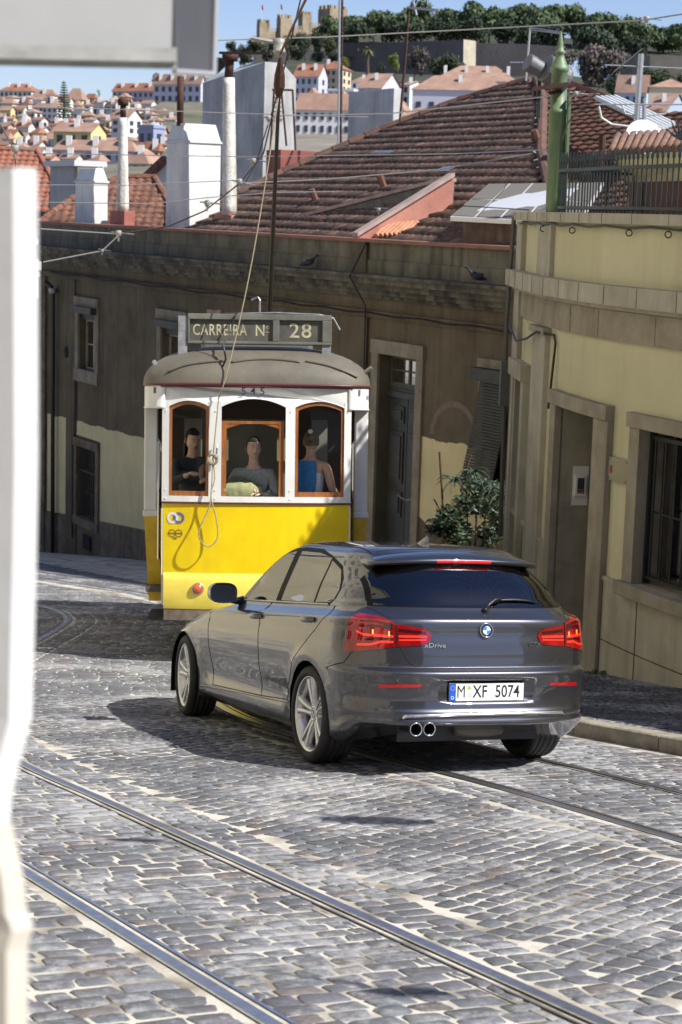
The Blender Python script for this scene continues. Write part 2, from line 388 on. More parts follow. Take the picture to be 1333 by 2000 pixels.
rail(LP, .5, -1, 'polished grooved rail of the nearer track, the one closer to the car'); rail(LP, -.5, 1, 'polished grooved rail crossing the bottom left corner beside the white wall')
rail(RP, .5, -1, 'rail that comes out by the right rear wheel of the car, closest to the kerb'); rail(RP, -.5, 1, 'rail that comes out behind the left rear wheel of the car')
# mortar fillets beside rails
q = MB()
for path in (LP, RP):
    for off in (-.5, .5):
        sg = 1 if off > 0 else -1
        for a0, a1 in ((off + sg * .05, off + sg * .09), (off - sg * .125, off - sg * .083)):
            rows = []; d = 1.0
            while d < path.L:
                j1 = .012 * noise.noise(Vector((d * 3, off, a0))); rows.append([on(path.at(d, a0)[0], .0005), on(path.at(d, a1 + j1)[0], -.005)]); d += .12
            q.grid(rows)
tag(q.build('rail_bedding', mort), kind='structure')
# kerb right + pavement
kst = mat('kerb limestone', (.30, .265, .205), .8, var=.3, vscale=6, bump=.4, bscale=40)
def kerb(path, d0, d1, w, h, name, seg=.95, side=1, gap=.006):
    q = MB(); d = d0
    while d < d1:
        e = min(d + seg, d1); rows = []
        for k in range(5):
            t = lerp(d + gap, e - gap, k / 4)
            a = path.at(t, 0)[0]; b2 = path.at(t, side * .015)[0]; c = path.at(t, side * w)[0]
            rows.append([on(a, -.1), on(a, h - .03), on(path.at(t, side * .006)[0], h - .010), on(path.at(t, side * .022)[0], h), on(c, h), on(c, -.1)])
        q.grid(rows); q.add(rows[0], [tuple(reversed(range(6)))]); q.add(rows[-1], [tuple(range(6))]); d = e
    tag(q.build(name, kst, smooth=False), kind='structure')
kerb(KERB, 1, KERB.L, .19, .115, 'kerb_right')
# pavement: bed + small basalt/limestone setts
q = MB(); rows = []
nW = 60
for k in range(nW + 1):
    a = KERB.at(1 + (KERB.L - 1) * k / nW, .168)[0]
    # matching wall point: nearest by y
    bw = WP.at(interp([(0, 0), (1, WP.L)], k / nW * (22.6 - 5.6) / 17), 0)[0] if False else None
    rows.append(a)
def wall_x(y):
    for a, b2 in zip(WP.p, WP.p[1:]):
        if (a.y <= y <= b2.y) or (b2.y <= y <= a.y): return a.x + (b2.x - a.x) * (y - a.y) / (b2.y - a.y)
    return WP.p[-1].x if y > WP.p[-1].y else WP.p[0].x
def kerb_x(y):
    for a, b2 in zip(KERB.p, KERB.p[1:]):
        if a.y <= y <= b2.y: return a.x + (b2.x - a.x) * (y - a.y) / (b2.y - a.y)
    return KERB.p[-1].x if y > KERB.p[-1].y else KERB.p[0].x
rr = []
for k in range(70):
    y = 5.6 + k * .28; xa, xb = kerb_x(y) + .19, (wall_x(y) + .4 if y < 22.6 else 3.5)
    rr.append([Vector((lerp(xa, xb, i / 6), y, G(0, y) + .105)) for i in range(7)])
pavm = mat('pavement joint dust', (.16, .145, .12), .95, var=.3, vscale=5)
q.grid(rr); tag(q.build('pavement_right', pavm), kind='structure')
SV, SF, SCOL = [], [], []; rnd = random.Random(5)
d = 4.0
while d < 24:
    y0 = None; off = .20
    while off < 2.4:
        s = rnd.uniform(.055, .085); p, u = KERB.at(d + rnd.uniform(-.012, .012), off + s / 2)
        if p.x > wall_x(p.y) + .02 and p.y < 22.6: break
        if p.y > 11 and p.x < .2 * p.y + .5: add_stone(p, u, .066, s - .010, .123, rnd, .62, 1.0)
        off += s
    d += .076
me = bpy.data.meshes.new('paving_setts'); me.from_pydata([(a, b2, c - .012) for a, b2, c in SV], [], SF); me.update()
ca = me.color_attributes.new('tone', 'FLOAT_COLOR', 'POINT'); flat = []
for c in SCOL: flat += [c[0], c[1], c[2], 1]
ca.data.foreach_set('color', flat); me.polygons.foreach_set('use_smooth', [True] * len(SF)); me.materials.append(stone)
tag(link('paving_setts', me), kind='stuff')
# far left kerb and pavement before the dark building
B0 = Vector((2.72, 28.5)); BU = Vector((-.487, .874)).normalized(); BN = Vector((-BU.y, BU.x))   # BN points away from us
LK = Path([B0 + BU * s - BN * o for s, o in ((-3, 2.4), (2, 2.4), (8, 2.5), (11.3, 2.5), (13.5, 3.0), (17, 4.0), (22, 5.4), (30, 8))])
kerb(LK, 0, LK.L, .17, .12, 'kerb_far')
q = MB(); q.grid([[on(LK.at(LK.L * k / 30, .16)[0], .115), on(LK.at(LK.L * k / 30, 6.5)[0], .115)] for k in range(31)])
tag(q.build('pavement_far', mat('far pavement setts', (.10, .095, .085), .9, var=.5, vscale=9, bump=.6, bscale=14)), kind='structure')
# lamp-oil stain and drain cover lying in the setts
# ================================================================== CAR
CAR_M = Matrix.Translation((.63, 12.0, -3.635)) @ (rotz(.396) @ rotx(-.147) @ roty(.060)).to_4x4()
def build_car():
    car = thing('hatchback_car', 'metallic dark grey five-door hatchback driving away over the cobbles behind the yellow tram', 'car', CAR_M)
    paint = bpy.data.materials.new('grey metallic paint'); nt, N, L, b = nodes(paint)
    b.inputs['Base Color'].default_value = (.07, .07, .08, 1); b.inputs['Metallic'].default_value = .8; b.inputs['Roughness'].default_value = .34
    b.inputs['Coat Weight'].default_value = 1; b.inputs['Coat Roughness'].default_value = .008; b.inputs['Coat IOR'].default_value = 1.65
    nz = N.new('ShaderNodeTexNoise'); nz.inputs['Scale'].default_value = 900; tc = N.new('ShaderNodeTexCoord'); L.new(tc.outputs['Object'], nz.inputs['Vector'])
    cr = N.new('ShaderNodeValToRGB'); cr.color_ramp.elements[0].color = (.043, .043, .050, 1); cr.color_ramp.elements[1].color = (.088, .088, .102, 1)
    L.new(nz.outputs[0], cr.inputs[0]); L.new(cr.outputs[0], b.inputs['Base Color'])
    gloss_black = mat('gloss black trim', (.01, .01, .011), .08, coat=.5)
    seam_m = mat('panel gap', (.004, .004, .004), .8)
    side_glass = glass_mat('side window glass', (.8, .85, .85), .30, ior=3.7)
    rear_glass = glass_mat('tinted rear glass', (.6, .65, .8), .45, ior=2.1)
    K = [  # z, yR, yF, W, Lr, Lf, b
     (.19, -.78, 3.34, .79, .50, .75, 3.0), (.235, -.845, 3.40, .845, .48, .78, 3.2), (.29, -.870, 3.43, .858, .46, .80, 3.3),
     (.35, -.880, 3.44, .862, .45, .80, 3.4), (.41, -.880, 3.45, .866, .45, .80, 3.4), (.46, -.868, 3.45, .870, .45, .80, 3.5), (.52, -.864, 3.45, .873, .45, .80, 3.5),
     (.58, -.866, 3.45, .877, .45, .80, 3.5), (.625, -.874, 3.44, .881, .45, .80, 3.5), (.648, -.877, 3.44, .883, .45, .8, 3.5), (.662, -.868, 3.44, .884, .45, .8, 3.5),
     (.674, -.845, 3.43, .885, .44, .8, 3.4), (.685, -.830, 3.42, .886, .44, .8, 3.4), (.72, -.826, 3.40, .888, .44, .8, 3.4), (.78, -.824, 3.32, .889, .44, .85, 3.4),
     (.84, -.822, 3.17, .886, .44, .9, 3.4), (.89, -.818, 2.98, .881, .44, .9, 3.4), (.925, -.811, 2.80, .875, .44, .9, 3.4), (.945, -.802, 2.66, .868, .44, .85, 3.4), (.957, -.788, 2.52, .858, .44, .8, 3.4),
     (.972, -.768, 2.38, .836, .44, .7, 3.3), (.99, -.744, 2.22, .812, .44, .6, 3.3), (1.012, -.722, 2.04, .790, .44, .5, 3.2), (1.035, -.703, 2.0, .778, .44, .45, 3.2),
     (1.08, -.676, 1.93, .761, .44, .42, 3.2), (1.14, -.635, 1.84, .736, .45, .40, 3.2), (1.20, -.588, 1.74, .708, .46, .38, 3.2), (1.26, -.535, 1.63, .680, .47, .38, 3.2),
     (1.31, -.488, 1.53, .656, .48, .38, 3.1), (1.345, -.456, 1.45, .640, .48, .38, 3.1), (1.372, -.432, 1.38, .624, .48, .38, 3.0), (1.395, -.405, 1.31, .606, .46, .38, 2.9),
     (1.414, -.37, 1.25, .580, .44, .36, 2.8), (1.430, -.32, 1.18, .545, .40, .34, 2.7), (1.443, -.25, 1.11, .49, .36, .32, 2.6), (1.453, -.14, 1.02, .415, .32, .3, 2.4), (1.460, .02, .91, .30, .26, .26, 2.2), (1.464, .24, .74, .13, .14, .14, 2)]
    SUB = 3
    def krow(s):
        i = min(int(s), len(K) - 2); t = s - i
        p0, p1, p2, p3 = K[max(i - 1, 0)], K[i], K[i + 1], K[min(i + 2, len(K) - 1)]
        o = []
        for a, bb, c, d in zip(p0, p1, p2, p3):
            o.append(bb + .5 * t * (c - a + t * (2 * a - 5 * bb + 4 * c - d + t * (3 * (bb - c) + d - a))))
        return o
    def place(x, y, zs, W):
        w = sst(.45, .95, zs) * (1 - sst(1.12, 1.36, zs))
        z = zs + .04 * (.8 - max(-.85, min(2.9, y))) * w
        if zs < .45:
            f = (1 - (zs - .19) / .26)
            z += f * (.15 * sst(-.35, -.62, y) + .05 * sst(3.0, 3.35, y)) + f * .10 * sst(1.9, .35, y) * (1 - sst(.3, -.3, y)) * .0
        ax = abs(x)
        if zs < .32 and y < -.30:
            k_ = (.32 - zs) / .13 * sst(-.30, -.55, y); ax *= 1 + .055 * k_; y -= .055 * k_
        # wheel arch flares
        for yc in (0, 2.69):
            r = sqrt((y - yc) ** 2 + (z - .335) ** 2)
            if z < .8: ax += .012 * exp(-((r - .39) / .05) ** 2) * (1 if ax > .6 else 0)
        # lower door tuck-in
        if .42 < y < 2.25 and ax > .6: ax -= .022 * exp(-((z - .43) / .10) ** 2)
        # hollow below the shoulder line
        if ax > .6: ax -= .006 * exp(-((zs - .87) / .035) ** 2) * sst(2.9, 2.2, y)
        # hatch hollow
        if y < -.5: y += .010 * exp(-((zs - .86) / .05) ** 2) * (1 - min(1, (ax / .6) ** 4))
        return Vector((math.copysign(ax, x) if ax else 0, y, z))
    rows = []
    S = (len(K) - 1) * SUB
    for si in range(S + 1):
        zs, yR, yF, W, Lr, Lf, bb = krow(si / SUB)
        half = []
        for j in range(17):
            ph = j / 16 * pi / 2
            half.append((W * sin(ph) ** (2 / bb), yR + Lr * (1 - cos(ph))))
        ya, yb = yR + Lr, yF - Lf
        for j in range(1, 40):
            t = j / 40; half.append((W, lerp(ya, yb, t)))
        for j in range(13):
            ph = (1 - j / 12) * pi / 2
            half.append((W * sin(ph) ** (2 / 2.6), yF - Lf * (1 - cos(ph))))
        pts = []
        for x, y in half:
            tp = 1 - .022 * max(0, (y - 1.6) / 1.8) ** 2 - (.03 * max(0, (.6 - y) / 1.2) ** 2 if zs > 1.05 else 0)
            pts.append((x * tp, y))
        ring = [place(x, y, zs, W) for x, y in pts] + [place(-x, y, zs, W) for x, y in reversed(pts[1:-1])]
        rows.append(ring)
    bm = bmesh.new(); n = len(rows[0])
    vs = [[bm.verts.new(p) for p in r] for r in rows]
    for i in range(len(vs) - 1):
        for j in range(n):
            bm.faces.new((vs[i][j], vs[i][(j + 1) % n], vs[i + 1][(j + 1) % n], vs[i + 1][j]))
    bm.faces.new(vs[-1]); bm.faces.new(list(reversed(vs[0])))
    bmesh.ops.recalc_face_normals(bm, faces=bm.faces)
    for f in bm.faces: f.smooth = True
    bm.normal_update()
    def cut(faces, poly, proj, extra=()):
        """bisect faces by every edge of a convex polygon; returns the faces inside"""
        a = sum((Vector(p) for p in poly), Vector((0, 0))) / len(poly)
        pl = []
        for p, q in zip(poly, poly[1:] + poly[:1]):
            p, q = Vector(p), Vector(q); e = q - p; nr = Vector((e.y, -e.x)).normalized()
            if (a - p).dot(nr) > 0: nr = -nr
            if proj == 'x': pl.append((Vector((0, p.x, p.y)), Vector((0, nr.x, nr.y))))
            else: pl.append((Vector((p.x, 0, p.y)), Vector((nr.x, 0, nr.y))))
        pl += [(Vector(c), Vector(d)) for c, d in extra]
        cur = list(faces)
        for co, no in pl:
            es = set(); vv = set()
            for f in cur: es.update(f.edges); vv.update(f.verts)
            r = bmesh.ops.bisect_plane(bm, geom=list(vv) + list(es) + cur, dist=1e-5, plane_co=co, plane_no=no)
            fs = [g for g in r['geom'] if isinstance(g, bmesh.types.BMFace)]
            cur = [f for f in fs if (f.calc_center_median() - co).dot(no) < 0]
        return cur
    def sel(fn): return [f for f in bm.faces if f.material_index == 0 and fn(f.calc_center_median(), f)]
    # wheel arches
    for sx in (-1, 1):
        for yc, ra in ((0, .352), (2.69, .350)):
            poly = [(yc + ra * cos(2 * pi * k / 32), .335 + ra * sin(2 * pi * k / 32)) for k in range(32)]
            fs = cut(sel(lambda c, f: c.x * sx > .55 and c.z < .8 and abs(c.y - yc) < .5), poly, 'x')
            low = cut(sel(lambda c, f: c.x * sx > .55 and c.z < .4 and abs(c.y - yc) < .5), [(yc - ra * .985, .10), (yc + ra * .985, .10), (yc + ra, .335), (yc - ra, .335)], 'x')
            bmesh.ops.delete(bm, geom=list(set(fs) | set(low)), context='FACES')
    # region ids
    R_TRIM, R_GF, R_GR, R_GQ, R_RG, R_TL, R_TLI, R_FD, R_RD, R_HATCH, R_BUMP, R_REFL, R_WS, R_FUEL = range(1, 15)
    def assign(fs, k):
        for f in fs: f.material_index = k
    dlo = [(1.74, .985), (1.56, 1.16), (1.36, 1.30), (1.14, 1.380), (.84, 1.410), (.50, 1.408), (.24, 1.368), (.0, 1.31), (-.13, 1.23), (-.175, 1.165), (-.14, 1.085), (-.10, 1.058), (.80, 1.018)]
    glF = [(1.62, 1.003), (1.45, 1.17), (1.28, 1.29), (1.12, 1.352), (.935, 1.378), (.915, 1.033), (.92, 1.024)]
    glR = [(.835, 1.382), (.50, 1.382), (.245, 1.355), (.20, 1.058), (.81, 1.036)]
    glQ = [(.215, 1.338), (.0, 1.285), (-.10, 1.215), (-.143, 1.16), (-.115, 1.095), (-.085, 1.075), (.165, 1.062)]
    for sx in (-1, 1):
        side = lambda c, f: c.x * sx > .45 and .95 < c.z < 1.42 and -.3 < c.y < 1.9 and abs(f.normal.x) > .25
        t = cut(sel(side), dlo, 'x'); assign(t, R_TRIM)
        for poly, k in ((glF, R_GF), (glR, R_GR), (glQ, R_GQ)):
            g = cut([f for f in bm.faces if f.material_index == R_TRIM and f.calc_center_median().x * sx > 0], poly, 'x'); assign(g, k)
    # windscreen
    g = cut(sel(lambda c, f: c.y > 1.0 and 1.0 < c.z < 1.40 and f.normal.y > .3), [(-.68, 1.0), (.68, 1.0), (.58, 1.38), (-.58, 1.38)], 'y'); assign(g, R_WS)
    # rear glass and its black side blades
    rear = lambda c, f: c.y < -.2 and c.z > .6 and abs(f.normal.y) > .12
    g = cut(sel(rear), [(-.695, 1.078), (.695, 1.078), (.635, 1.350), (-.635, 1.350)], 'y', extra=[((0, -.30, 0), (0, 1, 0))]); assign(g, R_TRIM)
    g = cut([f for f in bm.faces if f.material_index == R_TRIM and f.calc_center_median().y < -.28], [(-.665, 1.085), (.665, 1.085), (.608, 1.35), (-.608, 1.35)], 'y'); assign(g, R_RG)
    # lamps
    for sx in (-1, 1):
        po = [(-.602, .838), (-.602, .985), (-.68, 1.018), (-.76, 1.030), (-.84, 1.018), (-1, .995), (-1, .79), (-.80, .800)]
        pi_ = [(-.592, .838), (-.592, .977), (-.43, .953), (-.392, .938), (-.376, .905), (-.392, .868), (-.43, .850)]
        po = [(x * -sx, z) for x, z in po]; pi_ = [(x * -sx, z) for x, z in pi_]
        g = cut(sel(lambda c, f: c.y < -.3 and c.x * sx > .3 and .7 < c.z < 1.1), po, 'y', extra=[((0, -.545, 0), (0, 1, 0))]); assign(g, R_TL)
        g = cut(sel(lambda c, f: c.y < -.5 and c.x * sx > .3 and .7 < c.z < 1.1), pi_, 'y'); assign(g, R_TLI)
        pr = [(-.705, .580), (-.47, .592), (-.448, .600), (-.46, .612), (-.70, .606)]
        g = cut(sel(lambda c, f: c.y < -.3 and c.x * sx > .3 and .5 < c.z < .7), [(x * -sx, z) for x, z in pr], 'y'); assign(g, R_REFL)
    # hatch
    for poly in ([(-.485, .716), (.485, .716), (.535, .76), (.575, .84), (.597, .985), (-.597, .985), (-.575, .84), (-.535, .76)], [(-.597, .985), (.597, .985), (.70, 1.078), (.655, 1.40), (-.655, 1.40), (-.70, 1.078)]):
        g = cut(sel(lambda c, f: c.y < -.40 and c.z > .6), poly, 'y'); assign(g, R_HATCH)
    # doors
    for sx in (-1, 1):
        side = lambda c, f: c.x * sx > .5 and .25 < c.z < 1.12 and -.4 < c.y < 2.2 and abs(f.normal.x) > .2
        g = cut(sel(side), [(2.03, .325), (2.07, .62), (2.075, .86), (2.03, .978), (.975, 1.035), (.955, .75), (.965, .355)], 'x'); assign(g, R_FD)
        for poly in ([(.955, .66), (.968, 1.03), (-.19, 1.065), (-.255, 1.0), (.27, .66)], [(.955, .355), (.955, .66), (.27, .66), (.36, .47), (.385, .385)]):
            g = cut(sel(side), poly, 'x'); assign(g, R_RD)
    # bumper
    g = cut(sel(lambda c, f: c.y < -.15 and c.z < .9), [(-2, .672), (2, .672), (2, 0), (-2, 0)], 'y', extra=[((0, -.325, 0), (0, 1, 0))]); assign(g, R_BUMP)
    # plate recess pushed in
    rec = cut([f for f in bm.faces if f.material_index == R_BUMP and f.calc_center_median().y < -.6], [(-.315, .50), (.315, .50), (.335, .56), (.315, .632), (-.315, .632), (-.335, .56)], 'y')
    vv = set(v for f in rec for v in f.verts); edge = set(v for f in rec for e in f.edges if any(g2 not in rec for g2 in e.link_faces) for v in e.verts)
    for v in vv - edge: v.co.y += .035
    for v in edge: v.co.y += .006
    bm.normal_update()
    bvh = BVHTree.FromBMesh(bm)
    # split into parts keeping the common normals
    nrm = {v.index: v.normal.copy() for v in bm.verts} if False else None
    bm.verts.index_update(); bm.verts.ensure_lookup_table()
    vn = [v.normal.copy() for v in bm.verts]
    def part(name, ks, m, parent=car, side=None, push=0, label=None):
        fs = [f for f in bm.faces if f.material_index in ks and (side is None or f.calc_center_median().x * side > 0)]
        idx = {}; V = []; F = []; NN = []
        for f in fs:
            q = []
            for v in f.verts:
                if v.index not in idx:
                    idx[v.index] = len(V); V.append(v.co + vn[v.index] * push); NN.append(vn[v.index])
                q.append(idx[v.index])
            F.append(q)
        me = bpy.data.meshes.new(name); me.from_pydata(V, [], F); me.update()
        me.polygons.foreach_set('use_smooth', [True] * len(F))
        me.normals_split_custom_set_from_vertices(NN); me.materials.append(m)
        o = link(name, me, parent)
        if label: o['label'] = label
        return o
    part('body', [0, R_FUEL], paint)
    part('window_trim', [R_TRIM], mat('satin black trim', (.006, .006, .007), .5, spec=.08))
    part('windscreen', [R_WS], side_glass)
    rw = part('rear_window', [R_RG], rear_glass)
    for sx in (-1, 1):
        d = part('door', [R_FD], paint, side=sx); d2 = part('door', [R_RD], paint, side=sx)
        part('window_glass', [R_GF], side_glass, d, side=sx); part('window_glass', [R_GR], side_glass, d2, side=sx)
        part('quarter_window', [R_GQ], side_glass, side=sx)
    hatch = part('tailgate', [R_HATCH], paint)
    bump = part('rear_bumper', [R_BUMP], paint)
    # lens material: red with depth
    lens = mat('red lamp lens', (.20, .003, .005), .06, var=.35, vscale=9, coat=1, spec=.6, emit=(1, .02, .01), es=.035)
    dark_lens = mat('dark smoked lens', (.035, .004, .006), .08, coat=1)
    bar_lens = mat('lit red light bar', (.6, .02, .012), .2, emit=(1, .05, .02), es=.38, coat=1)
    amber = mat('amber bulb glint', (.9, .35, .05), .2, emit=(1, .45, .1), es=.8)
    refl = mat('red reflector', (.32, .004, .008), .12, coat=1)
    # helpers that lay things on the skin
    def hit(proj, u, v, sx=-1, off=0):
        if proj == 'x': o, d = Vector((sx * 3, u, v)), Vector((-sx, 0, 0))
        else: o, d = Vector((u, -3, v)), Vector((0, 1, 0))
        h = bvh.ray_cast(o, d)
        if h[0] is None: return None
        nn = h[1] if h[1].dot(d) < 0 else -h[1]
        return h[0] + nn * off
    def path(proj, pts, sx=-1, off=0, step=.03):
        out = []
        for a, b2 in zip(pts, pts[1:]):
            a, b2 = Vector(a), Vector(b2); k = max(1, int((b2 - a).length / step))
            for i in range(k): out.append(hit(proj, *(a.lerp(b2, i / k)), sx, off))
        out.append(hit(proj, *pts[-1], sx, off))
        return [p for p in out if p is not None]
    def patch(mb, proj, poly, sx=-1, off=.002, n=12):
        """a small shape laid on the skin: poly = left and right boundary as rows (u0, u1, v)"""
        rr = []
        for u0, u1, v in poly:
            q = [hit(proj, lerp(u0, u1, i / n), v, sx, off) for i in range(n + 1)]
            if None in q: continue
            rr.append(q)
        if len(rr) > 1: mb.grid(rr)
    for sx in (-1, 1):
        tl_ = part('tail_light', [R_TL], lens, side=sx, push=.006)
        ti = part('tail_light', [R_TLI], lens, hatch, side=sx, push=.006)
        g = lambda x: x * -sx
        m1 = MB()
        for rowset in ([(-.60, -.80, .860), (-.60, -.80, .876), ], ):
            pass
        def band(mb, pts, w, off=.008, proj='y'):
            rr = []
            for (x, z) in pts:
                a = hit(proj, g(x), z - w / 2, sx, off); b3 = hit(proj, g(x), z + w / 2, sx, off)
                if a and b3: rr.append([a, b3])
            if len(rr) > 1: mb.grid(rr)
        fine = lambda pts: [(lerp(a[0], b3[0], k / 5), lerp(a[1], b3[1], k / 5)) for a, b3 in zip(pts, pts[1:]) for k in range(5)] + [pts[-1]]
        db = MB(); band(db, fine([(-.615, .958), (-.70, .974), (-.78, .972)]), .038, .0075); band(db, fine([(-.62, .883), (-.70, .884), (-.76, .876)]), .012, .0075); db.build('smoked_band', dark_lens, tl_, smooth=True)
        lb = MB(); band(lb, fine([(-.612, .900), (-.70, .902), (-.77, .905), (-.80, .925)]), .016, .009); band(lb, fine([(-.612, .866), (-.68, .866), (-.74, .846), (-.80, .842)]), .014, .009); lb.build('light_bar', bar_lens, tl_, smooth=True)
        ab = MB(); band(ab, [(-.632, .915), (-.636, .915), (-.640, .915)], .030, .0095)
        band(ab, [(-.718, .925), (-.722, .925), (-.726, .925)], .030, .0095); ab.build('bulb_glint', amber, tl_)
        db = MB(); band(db, fine([(-.582, .940), (-.50, .932), (-.41, .926)]), .020, .0075); db.build('smoked_band', dark_lens, ti, smooth=True)
        lb = MB(); band(lb, fine([(-.582, .902), (-.50, .902), (-.405, .900)]), .014, .009); band(lb, fine([(-.582, .878), (-.50, .880), (-.41, .882)]), .010, .009); lb.build('light_bar', bar_lens, ti, smooth=True)
        part('reflector', [R_REFL], refl, bump, side=sx, push=.003)
    # seams
    sm = MB(); SR = .0036
    def seam(proj, pts, sx=-1): sm.tube(path(proj, pts, sx, -.0008), SR, 5)
    for sx in (-1, 1):
        seam('x', [(2.03, .325), (2.07, .62), (2.075, .86), (2.03, .978), (1.95, 1.0)], sx)
        seam('x', [(2.03, .325), (.965, .355), (.385, .385), (.36, .47), (.27, .66), (-.255, 1.0), (-.20, 1.06)], sx)
        seam('x', [(.965, .355), (.955, .75), (.968, 1.028)], sx)
        seam('x', [(-.325, .672), (-.54, .72), (-.60, .80)], sx)
        seam('x', [(-.35, .66), (-.325, .672)], sx)
        seam('y', [(sx * .485, .716), (sx * .535, .76), (sx * .575, .84)], sx)
    seam('y', [(-.485, .716), (.485, .716)])
    seam('y', [(-.597, .985), (-.66, 1.04), (-.70, 1.07)]); seam('y', [(.597, .985), (.66, 1.04), (.70, 1.07)])
    sm.build('panel_gaps', seam_m, car)
    sk = MB()
    for sx in (-1, 1): sk.tube(path('x', [(2.30, .292), (1.4, .330), (.5, .362), (.37, .375)], sx, .002), .006, 6)
    sk.build('sill_trim', mat('sill edge', (.25, .26, .28), .25, .9), car)
    wt = MB()
    for sx in (-1, 1): wt.tube(path('x', [(1.66, .992), (.80, 1.024), (-.09, 1.060)], sx, .004), .006, 6)
    wt.build('belt_trim', mat('satin aluminium trim', (.5, .5, .5), .3, .9), car)
    # plate, chrome strip, exhausts, roundel, badges
    def rearM(x, y, z, tilt=0): return Matrix.Translation((x, y, z)) @ Matrix.Rotation(pi / 2 - tilt, 4, 'X')
    pl = MB(); pl.box(-.268, .268, -.8485, -.838, .497, .617); plo = pl.build('licence_plate', black, bump, bevel=.004)
    q = MB(); q.box(-.216, .262, -.8505, -.8484, .5035, .6105); q.build('plate_face', mat('white plate', (.78, .78, .76), .3), plo)
    q = MB(); q.box(-.262, -.2165, -.8507, -.8484, .5035, .6105); q.build('blue_band', mat('plate blue', (.01, .09, .50), .3), plo)
    black_ink = mat('plate lettering', (.01, .01, .012), .5)
    for s, x, w in (('M', -.180, .74), ('XF', -.047, .80), ('5074', .146, .80)):
        me = text_mesh(s, .110, rearM(x, -.8513, .557), .0006, w, 1.0, 0 if s == 'M' else .0012); me.materials.append(black_ink); link('lettering', me, plo)
    me = text_mesh('D', .030, rearM(-.239, -.8513, .522), .0006); me.materials.append(mat('white ink', (.8, .8, .8), .4)); link('lettering', me, plo)
    st = MB()
    for k in range(12):
        a = 2 * pi * k / 12; st.ball((-.239 + .014 * cos(a), -.851, .583 + .014 * sin(a)), .0022, n=5, m=4)
    st.build('star_ring', mat('plate yellow', (.8, .6, .05), .4), plo)
    q = MB(); q.lathe([(0, .001), (.012, .001), (.012, 0)], rearM(-.124, -.8506, .585), 16); q.build('sticker', mat('green seal', (.2, .5, .06), .4), plo)
    q = MB(); q.lathe([(0, .001), (.016, .001), (.016, 0)], rearM(-.118, -.8506, .540), 16); q.build('sticker', mat('grey seal', (.5, .52, .5), .4), plo)
    cs = MB(); cs.tube(path('y', [(-.565, .400), (-.545, .413), (-.3, .420), (0, .422), (.3, .424), (.55, .420), (.572, .410)], off=.004, step=.02), .0115, 8); cs.build('chrome_strip', mat('satin chrome', (.8, .8, .8), .22, 1), bump, smooth=True)
    ex = car
    for x in (-.503, -.412):
        q = MB(); M = Matrix.Translation((x, -.80, .335)) @ Matrix.Rotation(pi / 2, 4, 'X')
        q.lathe([(.033, -.15), (.037, .07), (.041, .088), (.0425, .094), (.041, .097), (.037, .095), (.035, .085), (.034, -.05), (0, -.05)], M, 28); q.build('exhaust_pipe', [chrome], car, smooth=True)
        q = MB(); q.lathe([(.0345, .075), (.0335, -.04), (0, -.04)], M, 20); q.build('pipe_lining', black, car)
    q = MB(); q.box(-.60, .60, -.62, -.40, .34, .44); q.box(-.50, .50, -.76, -.60, .36, .40); q.build('underbody_valance', black, car, bevel=.02)
    q = MB(); q.lathe([(0, -.17), (.065, -.16), (.08, -.06), (.08, .06), (.065, .16), (0, .17)], Matrix.Translation((.06, -.60, .30)) @ Matrix.Rotation(pi / 2, 4, 'Y') @ Matrix.Diagonal((.75, 1.2, 1, 1)), 16); q.build('silencer', mat('dull exhaust steel', (.12, .11, .10), .5, .6), car, smooth=True)
    # roundel
    h = hit('y', 0, .945); Mb = Matrix.Translation((0, h.y - .010, .945)) @ Matrix.Rotation(pi / 2 - .05, 4, 'X')
    q = MB(); q.lathe([(.043, -.012), (.047, .0), (.047, .006), (.044, .009), (.041, .006)], Mb, 32); q.lathe([(.0285, .0065), (.0275, .0085), (.0262, .0065)], Mb, 32); badge = q.build('badge', chrome, hatch, smooth=True)
    q = MB(); q.lathe([(.0415, .0055), (.028, .0065)], Mb, 32); q.build('badge_ring', gloss_black, badge)
    qb, qw = MB(), MB()
    for k in range(4):
        t = qb if k in (1, 3) else qw
        t.quad(*[Mb @ Vector((0, 0, .0075))] + [Mb @ Vector((.0265 * cos(k * pi / 2 + a * pi / 16), .0265 * sin(k * pi / 2 + a * pi / 16), .0070)) for a in range(9)])
    qb.build('badge_quarters', mat('badge blue', (.03, .20, .55), .2), badge); qw.build('badge_quarters', mat('badge white', (.8, .8, .8), .2), badge)
    for s, x, z, w in (('xDrive', -.352, .848, 1.25), ('120d', .352, .852, 1.35)):
        h = hit('y', x, z); me = text_mesh(s, .040, Matrix.Translation((x, h.y - .004, z)) @ Matrix.Rotation(math.copysign(.16, -x) * -1, 4, 'Z') @ Matrix.Rotation(pi / 2, 4, 'X'), .002, w); me.materials.append(chrome); link('lettering', me, hatch)
    for x, z in ((-.60, .652), (-.26, .660), (.26, .66), (.60, .652)):
        h = hit('y', x, z - .02); q = MB(); q.lathe([(0, .002), (.008, .002), (.0095, 0)], Matrix.Translation(h) @ Matrix.Rotation(pi / 2, 4, 'X'), 12); q.build('parking_sensor', paint, bump)
